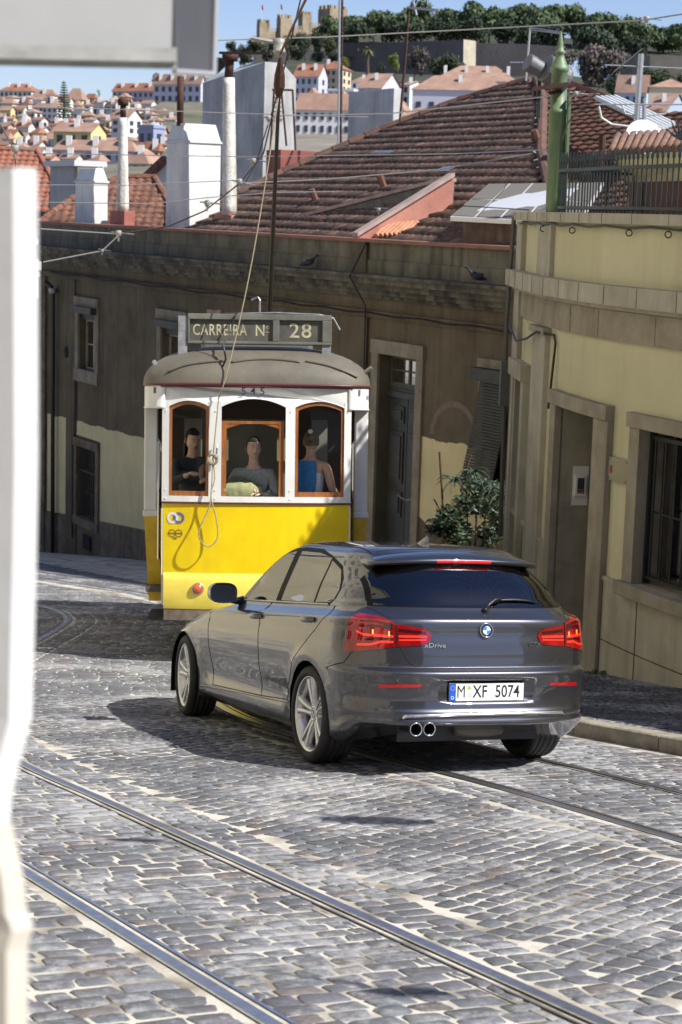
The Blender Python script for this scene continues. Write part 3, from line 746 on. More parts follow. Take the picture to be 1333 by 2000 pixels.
    # door handles
    for sx in (-1, 1):
        for hy, hz in ((1.03, .915), (.03, .958)):
            c = hit('x', hy, hz, sx); q = MB()
            rr = []
            for k in range(11):
                t = -1 + 2 * k / 10; yy = hy + .105 * t; out = .040 * (1 - abs(t) ** 3.5); hh = .018 + .005 * (1 - t * t)
                cc = hit('x', yy, hz, sx); cc = cc + Vector((sx * (out - .004), 0, 0))
                rr.append([cc + Vector((sx * .010 * cos(a), 0, hh * sin(a))) for a in [2 * pi * m / 10 for m in range(10)]])
            q.grid(rr, True); q.build('door_handle', paint, car, smooth=True)
            q = MB(); rr = []
            for k in range(7):
                a0 = -.07 + .14 * k / 6; w = .038 * sqrt(max(0, 1 - (k / 3 - 1) ** 2)) + .002
                rr.append([hit('x', hy + a0, hz - w, sx, .0015), hit('x', hy + a0, hz, sx, .0015), hit('x', hy + a0, hz + w, sx, .0015)])
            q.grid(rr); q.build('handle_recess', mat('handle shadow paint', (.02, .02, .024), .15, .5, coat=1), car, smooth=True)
        # mirror
        q = MB(); rr = []; cx, cy, cz = sx * .945, 1.63, 1.045
        for k in range(13):
            a = k / 12; yy = .055 - .15 * a if False else 0
            th = pi * a
            # from rear face (y=-.06) to front nose (+.10)
            yy = -.07 + .19 * a ** 1.2; s = (1 - (a) ** 3.2) ** .5 if a < 1 else 0
            rr.append([Vector((cx + sx * .105 * s * (abs(cos(t)) ** .75) * math.copysign(1, cos(t)), cy + yy, cz + (.076 * s) * (abs(sin(t)) ** .75) * math.copysign(1, sin(t)) - .012 * cos(t) * 0)) for t in [2 * pi * m / 24 for m in range(24)]])
        q.grid(rr, True); mir = q.build('wing_mirror', gloss_black if False else paint, car, smooth=True)
        q = MB(); q.grid([[Vector((cx + sx * .104 * f * (abs(cos(t)) ** .75) * math.copysign(1, cos(t)), cy - .069 - d, cz + .075 * f * (abs(sin(t)) ** .75) * math.copysign(1, sin(t)))) for t in [2 * pi * m / 24 for m in range(24)]] for f, d in ((1, 0), (.97, .006), (.88, .004), (.85, .0), (.0, 0))], True)
        q.build('mirror_glass', mat('mirror glass', (.03, .035, .05), .04, .6), mir)
        q = MB(); q.tube([(sx * .775, 1.60, .99), (sx * .83, 1.61, .985), (sx * .88, 1.62, 1.0)], [.035, .026, .03], 8); q.build('mirror_foot', gloss_black, mir, smooth=True)
    # spoiler
    q = MB(); rr = []
    for k in range(33):
        x = -.60 + 1.20 * k / 32; t = abs(x) / .60; ye = -.478 + .13 * t ** 3; ze = 1.380 - .026 * t ** 2.2; yb = -.36 + .10 * t ** 2; zb = 1.426 - .045 * t ** 2.0 - .022 * t ** 8
        hb = hit('y', max(-.6, min(.6, x)), ze - .045)
        rr.append([Vector((x, yb + .14, zb + .004 - .006)), Vector((x, yb, zb)), Vector((x, lerp(yb, ye, .5), lerp(zb, ze, .42))), Vector((x, ye, ze)), Vector((x, ye - .004, ze - .010)), Vector((x, ye + .006, ze - .026)), Vector((x, ye + .04, ze - .032)), Vector((x, ye + .10, ze - .036)), Vector((x, yb + .14, zb - .03))])
    q.grid(rr)
    q.f.append([len(q.v) - 9 + i for i in range(9)]); q.m.append(0); q.f.append([8 - i for i in range(9)]); q.m.append(0)
    sp = q.build('roof_spoiler', paint, hatch, smooth=True)
    q = MB(); rr = []
    for k in range(17):
        x = -.195 + .39 * k / 16; t = abs(x) / .60; ye = -.478 + .13 * t ** 3 - .0065; ze = 1.380 - .026 * t ** 2.2
        rr.append([Vector((x, ye + .002, ze - .005)), Vector((x, ye + .001, ze - .011)), Vector((x, ye + .008, ze - .0245)), Vector((x, ye + .02, ze - .0265))])
    q.grid(rr); q.build('brake_light', mat('lit brake lamp', (.7, .01, .01), .15, emit=(1, .02, .02), es=.3, coat=1), sp, smooth=True)
    # shark fin
    q = MB(); rr = []
    for k in range(9):
        a = k / 8; yy = .27 - .17 * a; hh = .070 * (a ** .7) if a < .98 else .05; w = .022 * (1 - abs(a - .55)) ; z0 = 1.462
        rr.append([Vector((sx2 * w * (1 - zz ** 1.5) + 0, yy - .03 * zz, z0 + hh * zz)) for sx2, zz in ((-1, 0), (-1, .4), (-1, .8), (0, 1), (1, .8), (1, .4), (1, 0))])
    q.grid(rr); q.add(rr[-1], [tuple(range(7))]); q.build('roof_aerial', paint, car, smooth=True)
    # roof panel joint lines
    rl = MB()
    bt = lambda x, y: bvh.ray_cast(Vector((x, y, 3)), Vector((0, 0, -1)))[0] + Vector((0, 0, .0))
    for sx in (-1, 1): rl.tube([bt(sx * (.53 - .02 * max(0, t - .5)), -.18 + 1.15 * t) for t in [k / 24 for k in range(25)]], .004, 5)
    rl.tube([bt(-.50 + 1.0 * k / 20, -.29 + .10 * (abs(k - 10) / 10) ** 2) for k in range(21)], .003, 5)
    rl.build('roof_joints', seam_m, car)
    # wiper
    q = MB(); hb = lambda x, z, o=.02: hit('y', x, z, off=o)
    q.ball(hb(.03, 1.062, .012), .022, .018, .02); q.tube([hb(.03, 1.062, .022), hb(.06, 1.085, .03), hb(.105, 1.115, .035), hb(.16, 1.125, .03)], [.013, .012, .010, .007], 8)
    q.tube([hb(.075, 1.095, .018), hb(.15, 1.122, .016), hb(.25, 1.125, .014), hb(.35, 1.120, .012), hb(.44, 1.108, .010)], [.006, .009, .010, .008, .005], 6); q.build('rear_wiper', black, hatch, smooth=True)
    # heating wires on rear glass (thin rings)
    q = MB()
    for cx, R0 in ((-.12, .0), (.25, .0)):
        for k in range(5):
            R = .11 + .045 * k
            pts = []
            for a in range(13):
                th = pi * a / 12; p = hit('y', cx + R * cos(th), 1.12 + R * .80 * sin(th), off=-.002)
                if p and abs(p.x) < .58 and p.z < 1.34: pts.append(p)
            if len(pts) > 2: q.tube(pts, .0012, 4, False)
    q.build('heater_wires', mat('heater wire', (.25, .07, .03), .5), rw)
    # wheels
    rimm = mat('silver alloy', (.62, .62, .64), .24, .85, coat=.6)
    rimd = mat('dark brake parts', (.05, .05, .05), .5, .5)
    for sx in (-1, 1):
        for yc, st_ in ((0, 0), (2.69, -.10)):
            W = bpy.data.objects.new('wheel', None); COL.objects.link(W); W.parent = car
            W.matrix_basis = Matrix.Translation((sx * .765, yc, .335)) @ Matrix.Rotation(st_, 4, 'Z') @ Matrix.Rotation(sx * pi / 2, 4, 'Y')
            # local: z axis = outwards
            q = MB(); q.lathe([(.245, -.10), (.262, -.114), (.298, -.112), (.313, -.095), (.318, -.085), (.3185, -.062), (.312, -.060), (.312, -.054), (.319, -.052), (.3195, -.028), (.312, -.026), (.312, -.018), (.3195, -.016), (.3195, .016), (.312, .018), (.312, .026), (.3195, .028), (.319, .052), (.312, .054), (.312, .060), (.3185, .062), (.317, .085), (.311, .100), (.296, .113), (.270, .1165), (.258, .113), (.249, .100), (.245, .08)], n=56)
            q.build('tyre', rubber, W, smooth=True)
            q = MB(); q.lathe([(.238, -.10), (.215, -.06), (.205, .03), (.228, .085), (.236, .098), (.2445, .104), (.2495, .102), (.2495, .09)], n=56)
            rim = q.build('rim', rimm, W, smooth=True)
            q = MB()
            for k in range(5):
                for s in (-1, 1):
                    a0 = 2 * pi * k / 5 + .15
                    def pt(r, off, w, z): 
                        ang = a0; cx_, cy_ = r * cos(ang), r * sin(ang)
                        return Vector((cx_ - sin(ang) * (off + w), cy_ + cos(ang) * (off + w), z))
                    secs = [(.045, s * .014, .016, .068, .055), (.09, s * .017, .0145, .078, .05), (.15, s * .024, .016, .086, .045), (.20, s * .034, .020, .092, .04), (.242, s * .045, .026, .094, .03)]
                    rr = []
                    for r, off, w, z, dp in secs:
                        rr.append([pt(r, off, -w, z - dp), pt(r, off, -w, z - .006), pt(r, off, -w * .7, z), pt(r, off, w * .7, z), pt(r, off, w, z - .006), pt(r, off, w, z - dp)])
                    q.grid(rr)
            q.lathe([(.062, .01), (.062, .060), (.050, .070), (.034, .072), (.034, .064), (0, .064)], n=30)
            q.build('spokes', rimm, rim, smooth=True, bevel=0)
            q = MB(); q.lathe([(.033, .066), (.033, .071), (.030, .073), (.028, .072), (0, .072)], n=24); hc = q.build('hub_cap', chrome, rim, smooth=True)
            q = MB(); q.lathe([(.028, .0725), (.018, .0727)], n=20); q.build('hub_ring', gloss_black, hc)
            qb, qw = MB(), MB()
            for k in range(4):
                t = qb if k % 2 else qw
                t.quad(*[Vector((0, 0, .0735))] + [Vector((.0178 * cos(k * pi / 2 + a * pi / 12), .0178 * sin(k * pi / 2 + a * pi / 12), .0733)) for a in range(7)])
            qb.build('hub_quarters', MC['badge blue'], hc); qw.build('hub_quarters', MC['badge white'], hc)
            q = MB(); q.lathe([(0, .02), (.15, .02), (.15, .0), (.07, -.0), (0, -.0)], n=30); q.build('brake_disc', mat('brake disc', (.22, .21, .20), .35, .8), W)
            q = MB(); q.box(-.16, -.05, -.075, .075, -.01, .045); q.build('brake_caliper', rimd, W, bevel=.01)
            q = MB(); q.lathe([(0, -.06), (.20, -.06), (.238, -.09)], n=30); q.build('wheel_back', black, W)
            # bolts
            q = MB()
            for k in range(5):
                a = 2 * pi * (k + .5) / 5 + .15; q.lathe([(0, .066), (.010, .066), (.010, .05)], Matrix.Translation((.048 * cos(a), .048 * sin(a), 0)), 8)
            q.build('wheel_bolts', rimd, rim)
            # arch liner
            q = MB(); prof = []
            for k in range(25):
                a = pi * k / 24; prof.append([Vector((sx * .868, yc + .357 * cos(a), .335 + .357 * sin(a))), Vector((sx * .84, yc + .372 * cos(a), .335 + .372 * sin(a))), Vector((sx * .52, yc + .372 * cos(a), .335 + .372 * sin(a)))])
            prof = ([[v + Vector((0, 0, -.16)) for v in prof[0]]] if yc > 1 else []) + prof + [[v + Vector((0, 0, -.12 if yc > 1 else -.02)) for v in prof[-1]]]
            q.grid(prof); q.add([v[2] for v in prof], [tuple(range(len(prof)))]); q.build('wheel_arch_liner', black, car)
    # floor pan, seats
    q = MB(); q.box(-.76, .76, .40, 2.28, .20, .30); q.box(-.5, .5, -.60, 3.3, .22, .34); q.build('underbody', black, car)
    q = MB(); q.box(-.68, .68, -.40, 1.85, .55, .58); q.box(-.70, .70, 1.45, 1.85, .58, .98); q.box(-.66, .66, -.64, -.30, .6, .95); q.build('cabin_floor', mat('dark cabin trim', (.02, .02, .022), .8), car)
    seatm = mat('dark seat leather', (.035, .035, .04), .55)
    def seat(x, y):
        q = MB(); q.box(x - .24, x + .24, y - .10, y + .42, .60, .74)
        q.hexa([Vector(p) for p in ((x - .24, y - .02, .72), (x + .24, y - .02, .72), (x + .22, y - .14, .72), (x - .22, y - .14, .72), (x - .20, y - .20, 1.17), (x + .20, y - .20, 1.17), (x + .18, y - .27, 1.17), (x - .18, y - .27, 1.17))])
        s = q.build('seat', seatm, car, bevel=.04)
        q = MB(); q.box(x - .13, x + .13, y - .30, y - .20, 1.20, 1.36); q.build('headrest', seatm, s, bevel=.04)
        q = MB(); q.tube([(x - .06, y - .25, 1.15), (x - .06, y - .25, 1.22)], .008); q.tube([(x + .06, y - .25, 1.15), (x + .06, y - .25, 1.22)], .008); q.build('headrest_posts', chrome, s)
    seat(-.36, 1.0); seat(.36, 1.0)
    q = MB(); q.box(-.62, .62, .10, .55, .62, .76); q.hexa([Vector(p) for p in ((-.62, .16, .74), (.62, .16, .74), (.60, .04, .74), (-.60, .04, .74), (-.58, -.06, 1.12), (.58, -.06, 1.12), (.56, -.14, 1.12), (-.56, -.14, 1.12))]); rs = q.build('rear_seat', seatm, car, bevel=.04)
    for x in (-.38, 0, .38):
        q = MB(); q.box(x - .11, x + .11, -.16, -.07, 1.13, 1.25); q.build('headrest', seatm, rs, bevel=.035)
    q = MB(); q.tube([Vector((-.36 + .18 * cos(a), 1.52 + .06 * sin(a), 1.0 + .18 * sin(a))) for a in [2 * pi * k / 20 for k in range(20)]], .014, 6, closed=True); q.build('steering_wheel', seatm, car)
    return car
car = build_car()
# ================================================================== TRAM
def arc_pts(x0, x1, zb, rise, n=10):
    return [(lerp(x0, x1, k / n), zb + rise * (1 - (2 * k / n - 1) ** 2)) for k in range(n + 1)]
TRAM_M = Matrix.Translation((-.85, 18.7, -4.66)) @ (rotz(.055) @ rotx(-.12) @ roty(-.012)).to_4x4()
def skin_body(name, joints, edges, m, parent, M, sub=2):
    me = bpy.data.meshes.new(name); me.from_pydata([j[0] for j in joints], edges, []); me.update()
    o = bpy.data.objects.new(name, me); COL.objects.link(o)
    bmn = bmesh.new(); bmn.from_mesh(me); lay = bmn.verts.layers.skin.verify()
    bmn.verts.ensure_lookup_table()
    for v, j in zip(bmn.verts, joints):
        r = j[1]; r = r if isinstance(r, tuple) else (r, r); v[lay].radius = r
    bmn.verts[0][lay].use_root = True
    bmn.to_mesh(me); bmn.free()
    sk = o.modifiers.new('skin', 'SKIN'); sk.use_smooth_shade = True
    ss = o.modifiers.new('sub', 'SUBSURF'); ss.levels = sub; ss.render_levels = sub
    dg = bpy.context.evaluated_depsgraph_get(); me2 = bpy.data.meshes.new_from_object(o.evaluated_get(dg))
    bpy.data.objects.remove(o)
    me2.name = name; me2.transform(M); me2.materials.clear(); me2.materials.append(m)
    me2.polygons.foreach_set('use_smooth', [True] * len(me2.polygons))
    return link(name, me2, parent)
def head_mesh(M, skin, face_dir=0):
    """head with brow, nose, lips, chin and ears; local -Y is where the face looks, origin at centre of head"""
    q = MB(); rows = []; n = 28
    for i in range(21):
        ph = pi * i / 20; r = []
        for j in range(n):
            th = 2 * pi * j / n; x = sin(ph) * cos(th); y = sin(ph) * sin(th); z = cos(ph)
            X = .076 * x; Y = .095 * y; Z = .118 * z
            if z < 0: X *= 1 - .30 * z * z; 
            if z < -.1 and y < 0: Y *= 1 - .10 * abs(z)
            if z < -.3 and y > 0: Y *= 1 - .45 * (abs(z) - .3)
            if y < -.3:
                nose = exp(-((x / .13) ** 2)) * exp(-(((z + .16) / .17) ** 2)); Y -= .024 * nose
                eye = exp(-(((abs(x) - .38) / .16) ** 2)) * exp(-(((z - .08) / .10) ** 2)); Y += .010 * eye
                Y -= .006 * exp(-(((z - .26) / .08) ** 2)) * exp(-((x / .5) ** 2))
                Y -= .007 * exp(-((x / .26) ** 2)) * exp(-(((z + .46) / .07) ** 2))
                Y -= .008 * exp(-((x / .3) ** 2)) * exp(-(((z + .80) / .12) ** 2))
            r.append(M @ Vector((X, Y, Z)))
        rows.append(r)
    q.grid(rows, True)
    for s in (-1, 1): q.ball((0, 0, 0), .001, n=4, m=2); q.grid([[M @ Vector((s * (.074 + .012 * sin(pi * a / 6)), .012 + .020 * cos(2 * pi * b2 / 8) * sin(pi * a / 6), -.005 + .032 * sin(2 * pi * b2 / 8) * sin(pi * a / 6))) for b2 in range(8)] for a in range(7)], True)
    return q
def hand(parent, M, skin):
    """palm with four bent fingers and a thumb; local +Y runs to the fingertips, -Z is the palm side"""
    q = MB(); rr = []
    for k in range(6):
        t = k / 5; w = lerp(.024, .040, sst(0, .6, t)); h = lerp(.018, .012, t)
        rr.append([M @ Vector((w * cos(a), .08 * t, h * sin(a))) for a in [2 * pi * j / 10 for j in range(10)]])
    q.grid(rr, True); q.add(rr[-1], [tuple(range(10))])
    for i, (x, L, b0_) in enumerate(((-.029, .070, .5), (-.010, .080, .6), (.010, .075, .7), (.028, .060, .85))):
        p = Vector((x, .076, 0)); a = 0; path = [p.copy()]
        for s2 in (.45, .32, .23):
            a += b0_ * .75; p = p + Vector((0, cos(a), -sin(a))) * (L * s2); path.append(p.copy())
        q.tube([M @ v for v in path], [.0095, .009, .008, .0065], 7)
    q.tube([M @ Vector(v) for v in ((-.022, .02, 0), (-.045, .045, -.008), (-.052, .070, -.016), (-.046, .088, -.024))], [.012, .011, .0095, .007], 7)
    return q.build('hand', skin, parent, smooth=True)
def build_tram():
    t = thing('tram', 'yellow and white electric tram coming uphill, route 28 board on its roof', 'tram', TRAM_M)
    white = plaster('worn white tram paint', (.70, .70, .68), (.80, .80, .78), (.46, .43, .36), 2.5, .28, .08, .38)
    yellow = plaster('tram yellow paint', (.74, .52, .005), (.86, .64, .006), (.50, .33, .02), 1.6, .22, .04, .36); nt, N, L, b = nodes(bpy.data.materials.new('unused'))
    tc = N.new('ShaderNodeTexCoord'); nz = N.new('ShaderNodeTexNoise'); nz.inputs['Scale'].default_value = 2.2; nz.inputs['Detail'].default_value = 8; L.new(tc.outputs['Object'], nz.inputs['Vector'])
    cr = N.new('ShaderNodeValToRGB'); cr.color_ramp.elements[0].position = .3; cr.color_ramp.elements[0].color = (.66, .46, .004, 1); cr.color_ramp.elements[1].position = .6; cr.color_ramp.elements[1].color = (.86, .64, .006, 1)
    L.new(nz.outputs[0], cr.inputs[0]); L.new(cr.outputs[0], b.inputs['Base Color']); b.inputs['Roughness'].default_value = .38; b.inputs['Coat Weight'].default_value = .25
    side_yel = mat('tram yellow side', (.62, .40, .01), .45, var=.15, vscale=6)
    maroon = mat('maroon trim', (.10, .025, .03), .4); wood = mat('varnished window wood', (.36, .125, .025), .35, col2=(.22, .07, .015), vscale=4, stretch=(6, 6, 1), coat=.5)
    olive = mat('dusty olive roof', (.15, .135, .10), .62, col2=(.105, .095, .075), vscale=2.5, bump=.2, bscale=14)
    boardm = mat('grey green board', (.155, .155, .125), .6, col2=(.10, .10, .085), vscale=5); board_dark = mat('dark board panel', (.085, .083, .068), .5, var=.25, vscale=7)
    letm = mat('cream lettering', (.40, .37, .24), .6, var=.3, vscale=9)
    glassm = glass_mat('tram window glass', (.94, .98, .97), .97, ior=1.22)
    inner = mat('tram cream interior', (.42, .40, .30), .6, var=.2, vscale=3)
    BOW = lambda x: .13 * (abs(x) / .985) ** 2.2
    def F(x, z, w=0): return Vector((x, BOW(x) - w, z))      # front face frame, w outwards
    def sub(outl, n=8):   # subdivide long horizontal edges so the panel follows the bow
        o = []
        for a, b2 in zip(outl, outl[1:] + outl[:1]):
            k = max(1, int(abs(b2[0] - a[0]) / .12))
            o += [(lerp(a[0], b2[0], i / k), lerp(a[1], b2[1], i / k)) for i in range(k)]
        return o
    def strips(q, x0, x1, z0, z1, w0, w1, n=16):
        for k in range(n):
            a, b2 = lerp(x0, x1, k / n), lerp(x0, x1, (k + 1) / n); q.fbox(F, a, b2, z0, z1, w0, w1)
    body = MB()
    # yellow apron
    rows = []
    for z in (.93, 1.0, 1.15, 1.3, 1.45, 1.66): rows.append([F(-.97 + 1.94 * k / 24, z, 0 + .0) for k in range(25)])
    q = MB(); q.grid(rows); apron = q.build('front_apron', yellow, t, smooth=True)
    rows = [[F(-.96 + 1.92 * k / 24, z, w) for k in range(25)] for z, w in ((.56, .035), (.60, .05), (.72, .06), (.86, .055), (.915, .035), (.935, .004))]
    q = MB(); q.grid(rows); q.build('bumper_apron', mat('cream yellow bumper', (.82, .66, .10), .4, var=.08, vscale=5), t, smooth=True)
    q = MB(); strips(q, -.955, .955, .44, .565, -.05, .03); q.build('lower_beam', mat('dirty grey beam', (.16, .13, .10), .7, var=.3, vscale=9), t)
    q = MB(); strips(q, -.985, .985, 1.655, 1.675, 0, .018); q.build('maroon_line', maroon, t)
    # white window wall: lower rail, posts, header with three arches
    q = MB(); strips(q, -.985, .985, 1.675, 1.735, -.03, .012)
    for a, b2 in ((-.985, -.913), (-.498, -.368), (.297, .396), (.912, .985)): q.fbox(F, a, b2, 1.735, 2.72, -.03, .012)
    zt = 2.665
    out = [(-.985, 2.89), (-.985, zt)] + [(-.913, zt)] + arc_pts(-.913, -.498, zt, .06)[1:-1] + [(-.498, zt), (-.368, zt)] + arc_pts(-.368, .297, zt, .085)[1:-1] + [(.297, zt), (.396, zt)] + arc_pts(.396, .912, zt, .065)[1:-1] + [(.912, zt), (.985, zt), (.985, 2.89)]
    q.prism(sub(out), F, -.03, .010)
    frame = q.build('window_wall', white, t)
    q = MB()
    for k in range(9):
        for z in (1.70, 1.75): pass
    for x in (-.945, -.43, .345, .945):
        for z in (1.80, 2.62, 1.71): q.ball(F(x, z, .014), .008, n=6, m=4)
    q.build('rivets', mat('painted rivet', (.7, .7, .68), .4), frame)
    # wooden sashes
    def sash(x0, x1, z0, z1, rise, w, name='window_sash', sill=.05, side=.030, top=.028, wd=-.012):
        o = [(x0, z0)] + [(x1, z0)] + list(reversed(arc_pts(x0, x1, z1, rise)))
        i = [(x0 + side, z0 + sill), (x1 - side, z0 + sill)] + list(reversed(arc_pts(x0 + side, x1 - side, z1 - top, rise * .9)))
        q = MB(); n = len(o)
        for k in range(n):
            j = (k + 1) % n
            if (o[j][0] - o[k][0]) ** 2 + (o[j][1] - o[k][1]) ** 2 < 1e-9: continue
            q.hexa([F(*o[k], w), F(*o[j], w), F(*i[j], w), F(*i[k], w), F(*o[k], w + .02), F(*o[j], w + .02), F(*i[j], w + .02), F(*i[k], w + .02)])
        s = q.build(name, wood, t)
        g = MB(); g.add([F(a, b2, w + .006) for a, b2 in i], [tuple(t_) for t_ in tessellate_polygon([[Vector((a, b2, 0)) for a, b2 in i]])]); g.build('pane', glassm, s)
        return s
    sash(-.911, -.500, 1.737, 2.660, .058, -.03); sash(.398, .910, 1.737, 2.660, .062, -.03)
    sash(-.366, .280, 1.700, 2.520, .0, -.045, side=.050, top=.030, sill=.03)
    q = MB(); q.prism([(-.316, 2.50), (.230, 2.50)] + [(x, z) for x, z in arc_pts(-.316, .230, 2.44, .055)][::-1], F, -.043, -.030); q.build('sash_arch', wood, t)
    # maroon cornice line and rounded corner fascia
    def plan(k, n, hw=1.19, front=-.02, dep=.62):   # front plan curve of the hood from left side to right side
        a = pi * k / n; return Vector((-hw * math.copysign(abs(cos(a)) ** .62, cos(a)), dep - (dep - front) * abs(sin(a)) ** .55))
    NP = 40
    q = MB(); rows = []
    for z, e in ((2.64, .0), (2.655, .012), (2.67, .0), (2.86, .0), (2.885, .0)):
        rows.append([Vector((p.x * (1 + e * .6), p.y - e, z)) for p in [plan(k, NP) for k in range(NP + 1)]])
    # keep only corner pieces outside the front panel
    for s in (-1, 1):
        idx = [k for k in range(NP + 1) if plan(k, NP).x * s > .93]
        qq = MB(); qq.grid([[r[k] for k in idx] for r in rows]); qq.build('corner_fascia', white, t, smooth=True, solid=.02)
    q = MB(); q.tube([Vector((p.x * 1.0, p.y - .012, 2.895)) for p in [plan(k, NP) for k in range(NP + 1)]], .016, 8); q.tube([F(-1.0 + 2.0 * k / 16, 2.875, .03) for k in range(17)], .014, 6); q.build('cornice_line', maroon, t, smooth=True)
    # roof: domed hood then long roof
    q = MB(); rows = []
    for i in range(13):
        f = i / 12; a = f * pi / 2; sc = cos(a) ** .8 if i < 12 else .0; z = 2.905 + .44 * sin(a) ** .92
        row = []
        for k in range(NP + 1):
            p = plan(k, NP, 1.205, -.035, .62); row.append(Vector((p.x * max(sc, .02), lerp(1.15, p.y, max(sc, .02)) if True else 0, z)))
        rows.append(row)
    q.grid(rows)
    for i in range(1): pass
    rowb = []
    for y in (.62, 1.15, 3, 5, 7.4):
        rowb.append([Vector((1.205 * cos(pi - pi * k / 20) , y, 2.905 + .40 * sin(pi * k / 20) ** .85)) for k in range(21)])
    q.grid(rowb); roof = q.build('roof', olive, t, smooth=True)
    q = MB(); q.box(-.62, .62, 1.3, 7.0, 3.22, 3.42); q.build('roof_deck', mat('grey roof deck', (.12, .12, .12), .6), roof, bevel=.05)
    # rain strips on the hood
    for pts in ([(-.93, 3.02), (-.75, 3.09), (-.50, 3.13), (-.33, 3.14)], [(-.27, 3.13), (-.05, 3.16), (.20, 3.165), (.44, 3.14)], [(.50, 3.15), (.72, 3.11), (.93, 3.04), (1.04, 2.99)]):
        def onroof(x, z):
            h = min(.999, max(0, (z - 2.905) / .44)); s1 = h ** (1 / .92); a = math.asin(min(1, s1)); sc = max(.05, cos(a) ** .8); xn = min(.999, abs(x) / (1.205 * sc))
            c = xn ** (1 / .62); yy = .62 - .655 * abs(sqrt(max(0, 1 - c * c))) ** .55
            return Vector((x, lerp(1.15, yy, sc) - .012, z))
        pts = catmull([(p[0], p[1]) for p in pts], 6)
        q = MB(); q.tube([onroof(p.x, p.y) for p in pts], .013, 6); q.build('rain_strip', mat('worn strip', (.10, .09, .075), .5), roof, smooth=True)
    for x0, z0, x1, z1 in ((-1.09, 3.14, -1.02, 3.04), (1.06, 2.99, 1.20, 3.10)):
        q = MB(); q.tube([(x0, .35, z0), (x1, .30, z1)], .022, 6); q.build('roof_lamp_bracket', mat('bright bracket', (.35, .35, .34), .4, .6), roof)
    # sides: vestibule pillars
    for s in (-1, 1):
        q = MB(); x0, x1 = s * 1.05, s * 1.19
        q.box(min(x0, x1), max(x0, x1), .50, .64, 1.56, 2.66); q.box(min(s * 1.03, s * 1.2), max(s * 1.03, s * 1.2), .485, .65, 1.50, 1.565); q.build('side_pillar', white, t, bevel=.015)
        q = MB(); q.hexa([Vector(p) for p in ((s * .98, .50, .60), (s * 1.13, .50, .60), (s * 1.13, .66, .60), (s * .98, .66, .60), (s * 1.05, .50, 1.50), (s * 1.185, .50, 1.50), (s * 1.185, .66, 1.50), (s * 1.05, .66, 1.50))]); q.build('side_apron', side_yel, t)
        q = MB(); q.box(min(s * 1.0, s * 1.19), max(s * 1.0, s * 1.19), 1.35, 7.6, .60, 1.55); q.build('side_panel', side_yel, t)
        q = MB(); q.box(min(s * 1.10, s * 1.17), max(s * 1.10, s * 1.17), 1.35, 7.6, 1.55, 1.75)
        for k in range(8): q.box(min(s * 1.10, s * 1.17), max(s * 1.10, s * 1.17), 1.35 + k * .88, 1.45 + k * .88, 1.75, 2.70)
        q.box(min(s * 1.10, s * 1.19), max(s * 1.10, s * 1.19), .64, 7.6, 2.62, 2.90); q.build('side_frame', white, t)
        q = MB(); q.tube([(s * 1.14, .66, 2.62), (s * 1.12, .64, 2.45), (s * 1.00, .50, 2.20)], .022, 6); q.build('corner_brace', white, t)
        q = MB(); q.tube([(s * 1.03, .42, 1.05), (s * 1.03, .42, 2.30)], .016, 8); q.build('grab_rail', chrome, t)
        q = MB(); q.box(min(s * .93, s * .985), max(s * .93, s * .985), .13, .17, .60, 2.66); q.build('corner_post', white, t)
        q = MB(); q.box(min(s * .80, s * 1.14), max(s * .80, s * 1.14), .45, 1.3, .40, .44); q.build('entrance_step', darkmetal, t)
    # rear wall, floor, ceiling, bulkhead with openings, side interior
    q = MB(); q.box(-1.15, 1.15, .2, 7.6, .72, .78); q.build('floor', mat('tram floor', (.08, .06, .05), .7), t)
    q = MB(); q.box(-1.08, 1.08, .15, 7.6, 2.80, 2.86); q.build('ceiling', mat('tram ceiling', (.16, .15, .12), .6), t)
    q = MB(); q.box(-1.1, 1.1, 7.5, 7.56, .78, 2.0); q.box(-1.1, 1.1, 7.5, 7.56, 2.35, 2.8); q.box(-1.1, -.75, 7.5, 7.56, 2.0, 2.35); q.box(.75, 1.1, 7.5, 7.56, 2.0, 2.35); q.box(-.35, .35, 7.5, 7.56, 2.0, 2.35); q.build('rear_wall', MC['tram ceiling'], t)
    dw = mat('dark wood bulkhead', (.05, .028, .016), .5)
    q = MB(); q.box(-1.1, -.38, 1.50, 1.54, .78, 2.12); q.box(-1.1, -.80, 1.50, 1.54, 2.12, 2.56); q.box(-.60, -.38, 1.50, 1.54, 2.12, 2.56); q.box(.42, 1.1, 1.50, 1.54, .78, 1.95); q.box(.42, .62, 1.50, 1.54, 1.95, 2.56); q.box(.80, 1.1, 1.50, 1.54, 1.95, 2.56); q.box(-1.1, 1.1, 1.50, 1.54, 2.55, 2.8)
    for x in (-1.1, -.42, .40, 1.04): q.box(x, x + .06, 1.49, 1.55, .78, 2.8)
    q.box(-.42, -.08, 1.49, 1.55, 1.7, 1.74); q.build('bulkhead', dw, t)
    q = MB()
    for y in (2.2, 3.1, 4.0, 4.9, 5.8):
        for x in (-.75, .75): q.box(x - .32, x + .32, y, y + .08, .9, 1.75); q.box(x - .32, x + .32, y - .4, y, 1.15, 1.22)
    q.build('passenger_benches', dw, t)
    q = MB(); q.box(-.55, -.38, .22, .45, .78, 1.55); q.lathe([(0, 1.66), (.10, 1.66), (.10, 1.6), (.09, 1.0)], Matrix.Translation((-.45, .32, 0)), 16); q.build('controller', darkmetal, t)
    q = MB(); q.box(-.50, .50, .18, .62, 1.20, 1.36); q.build('driver_bench', dw, t)
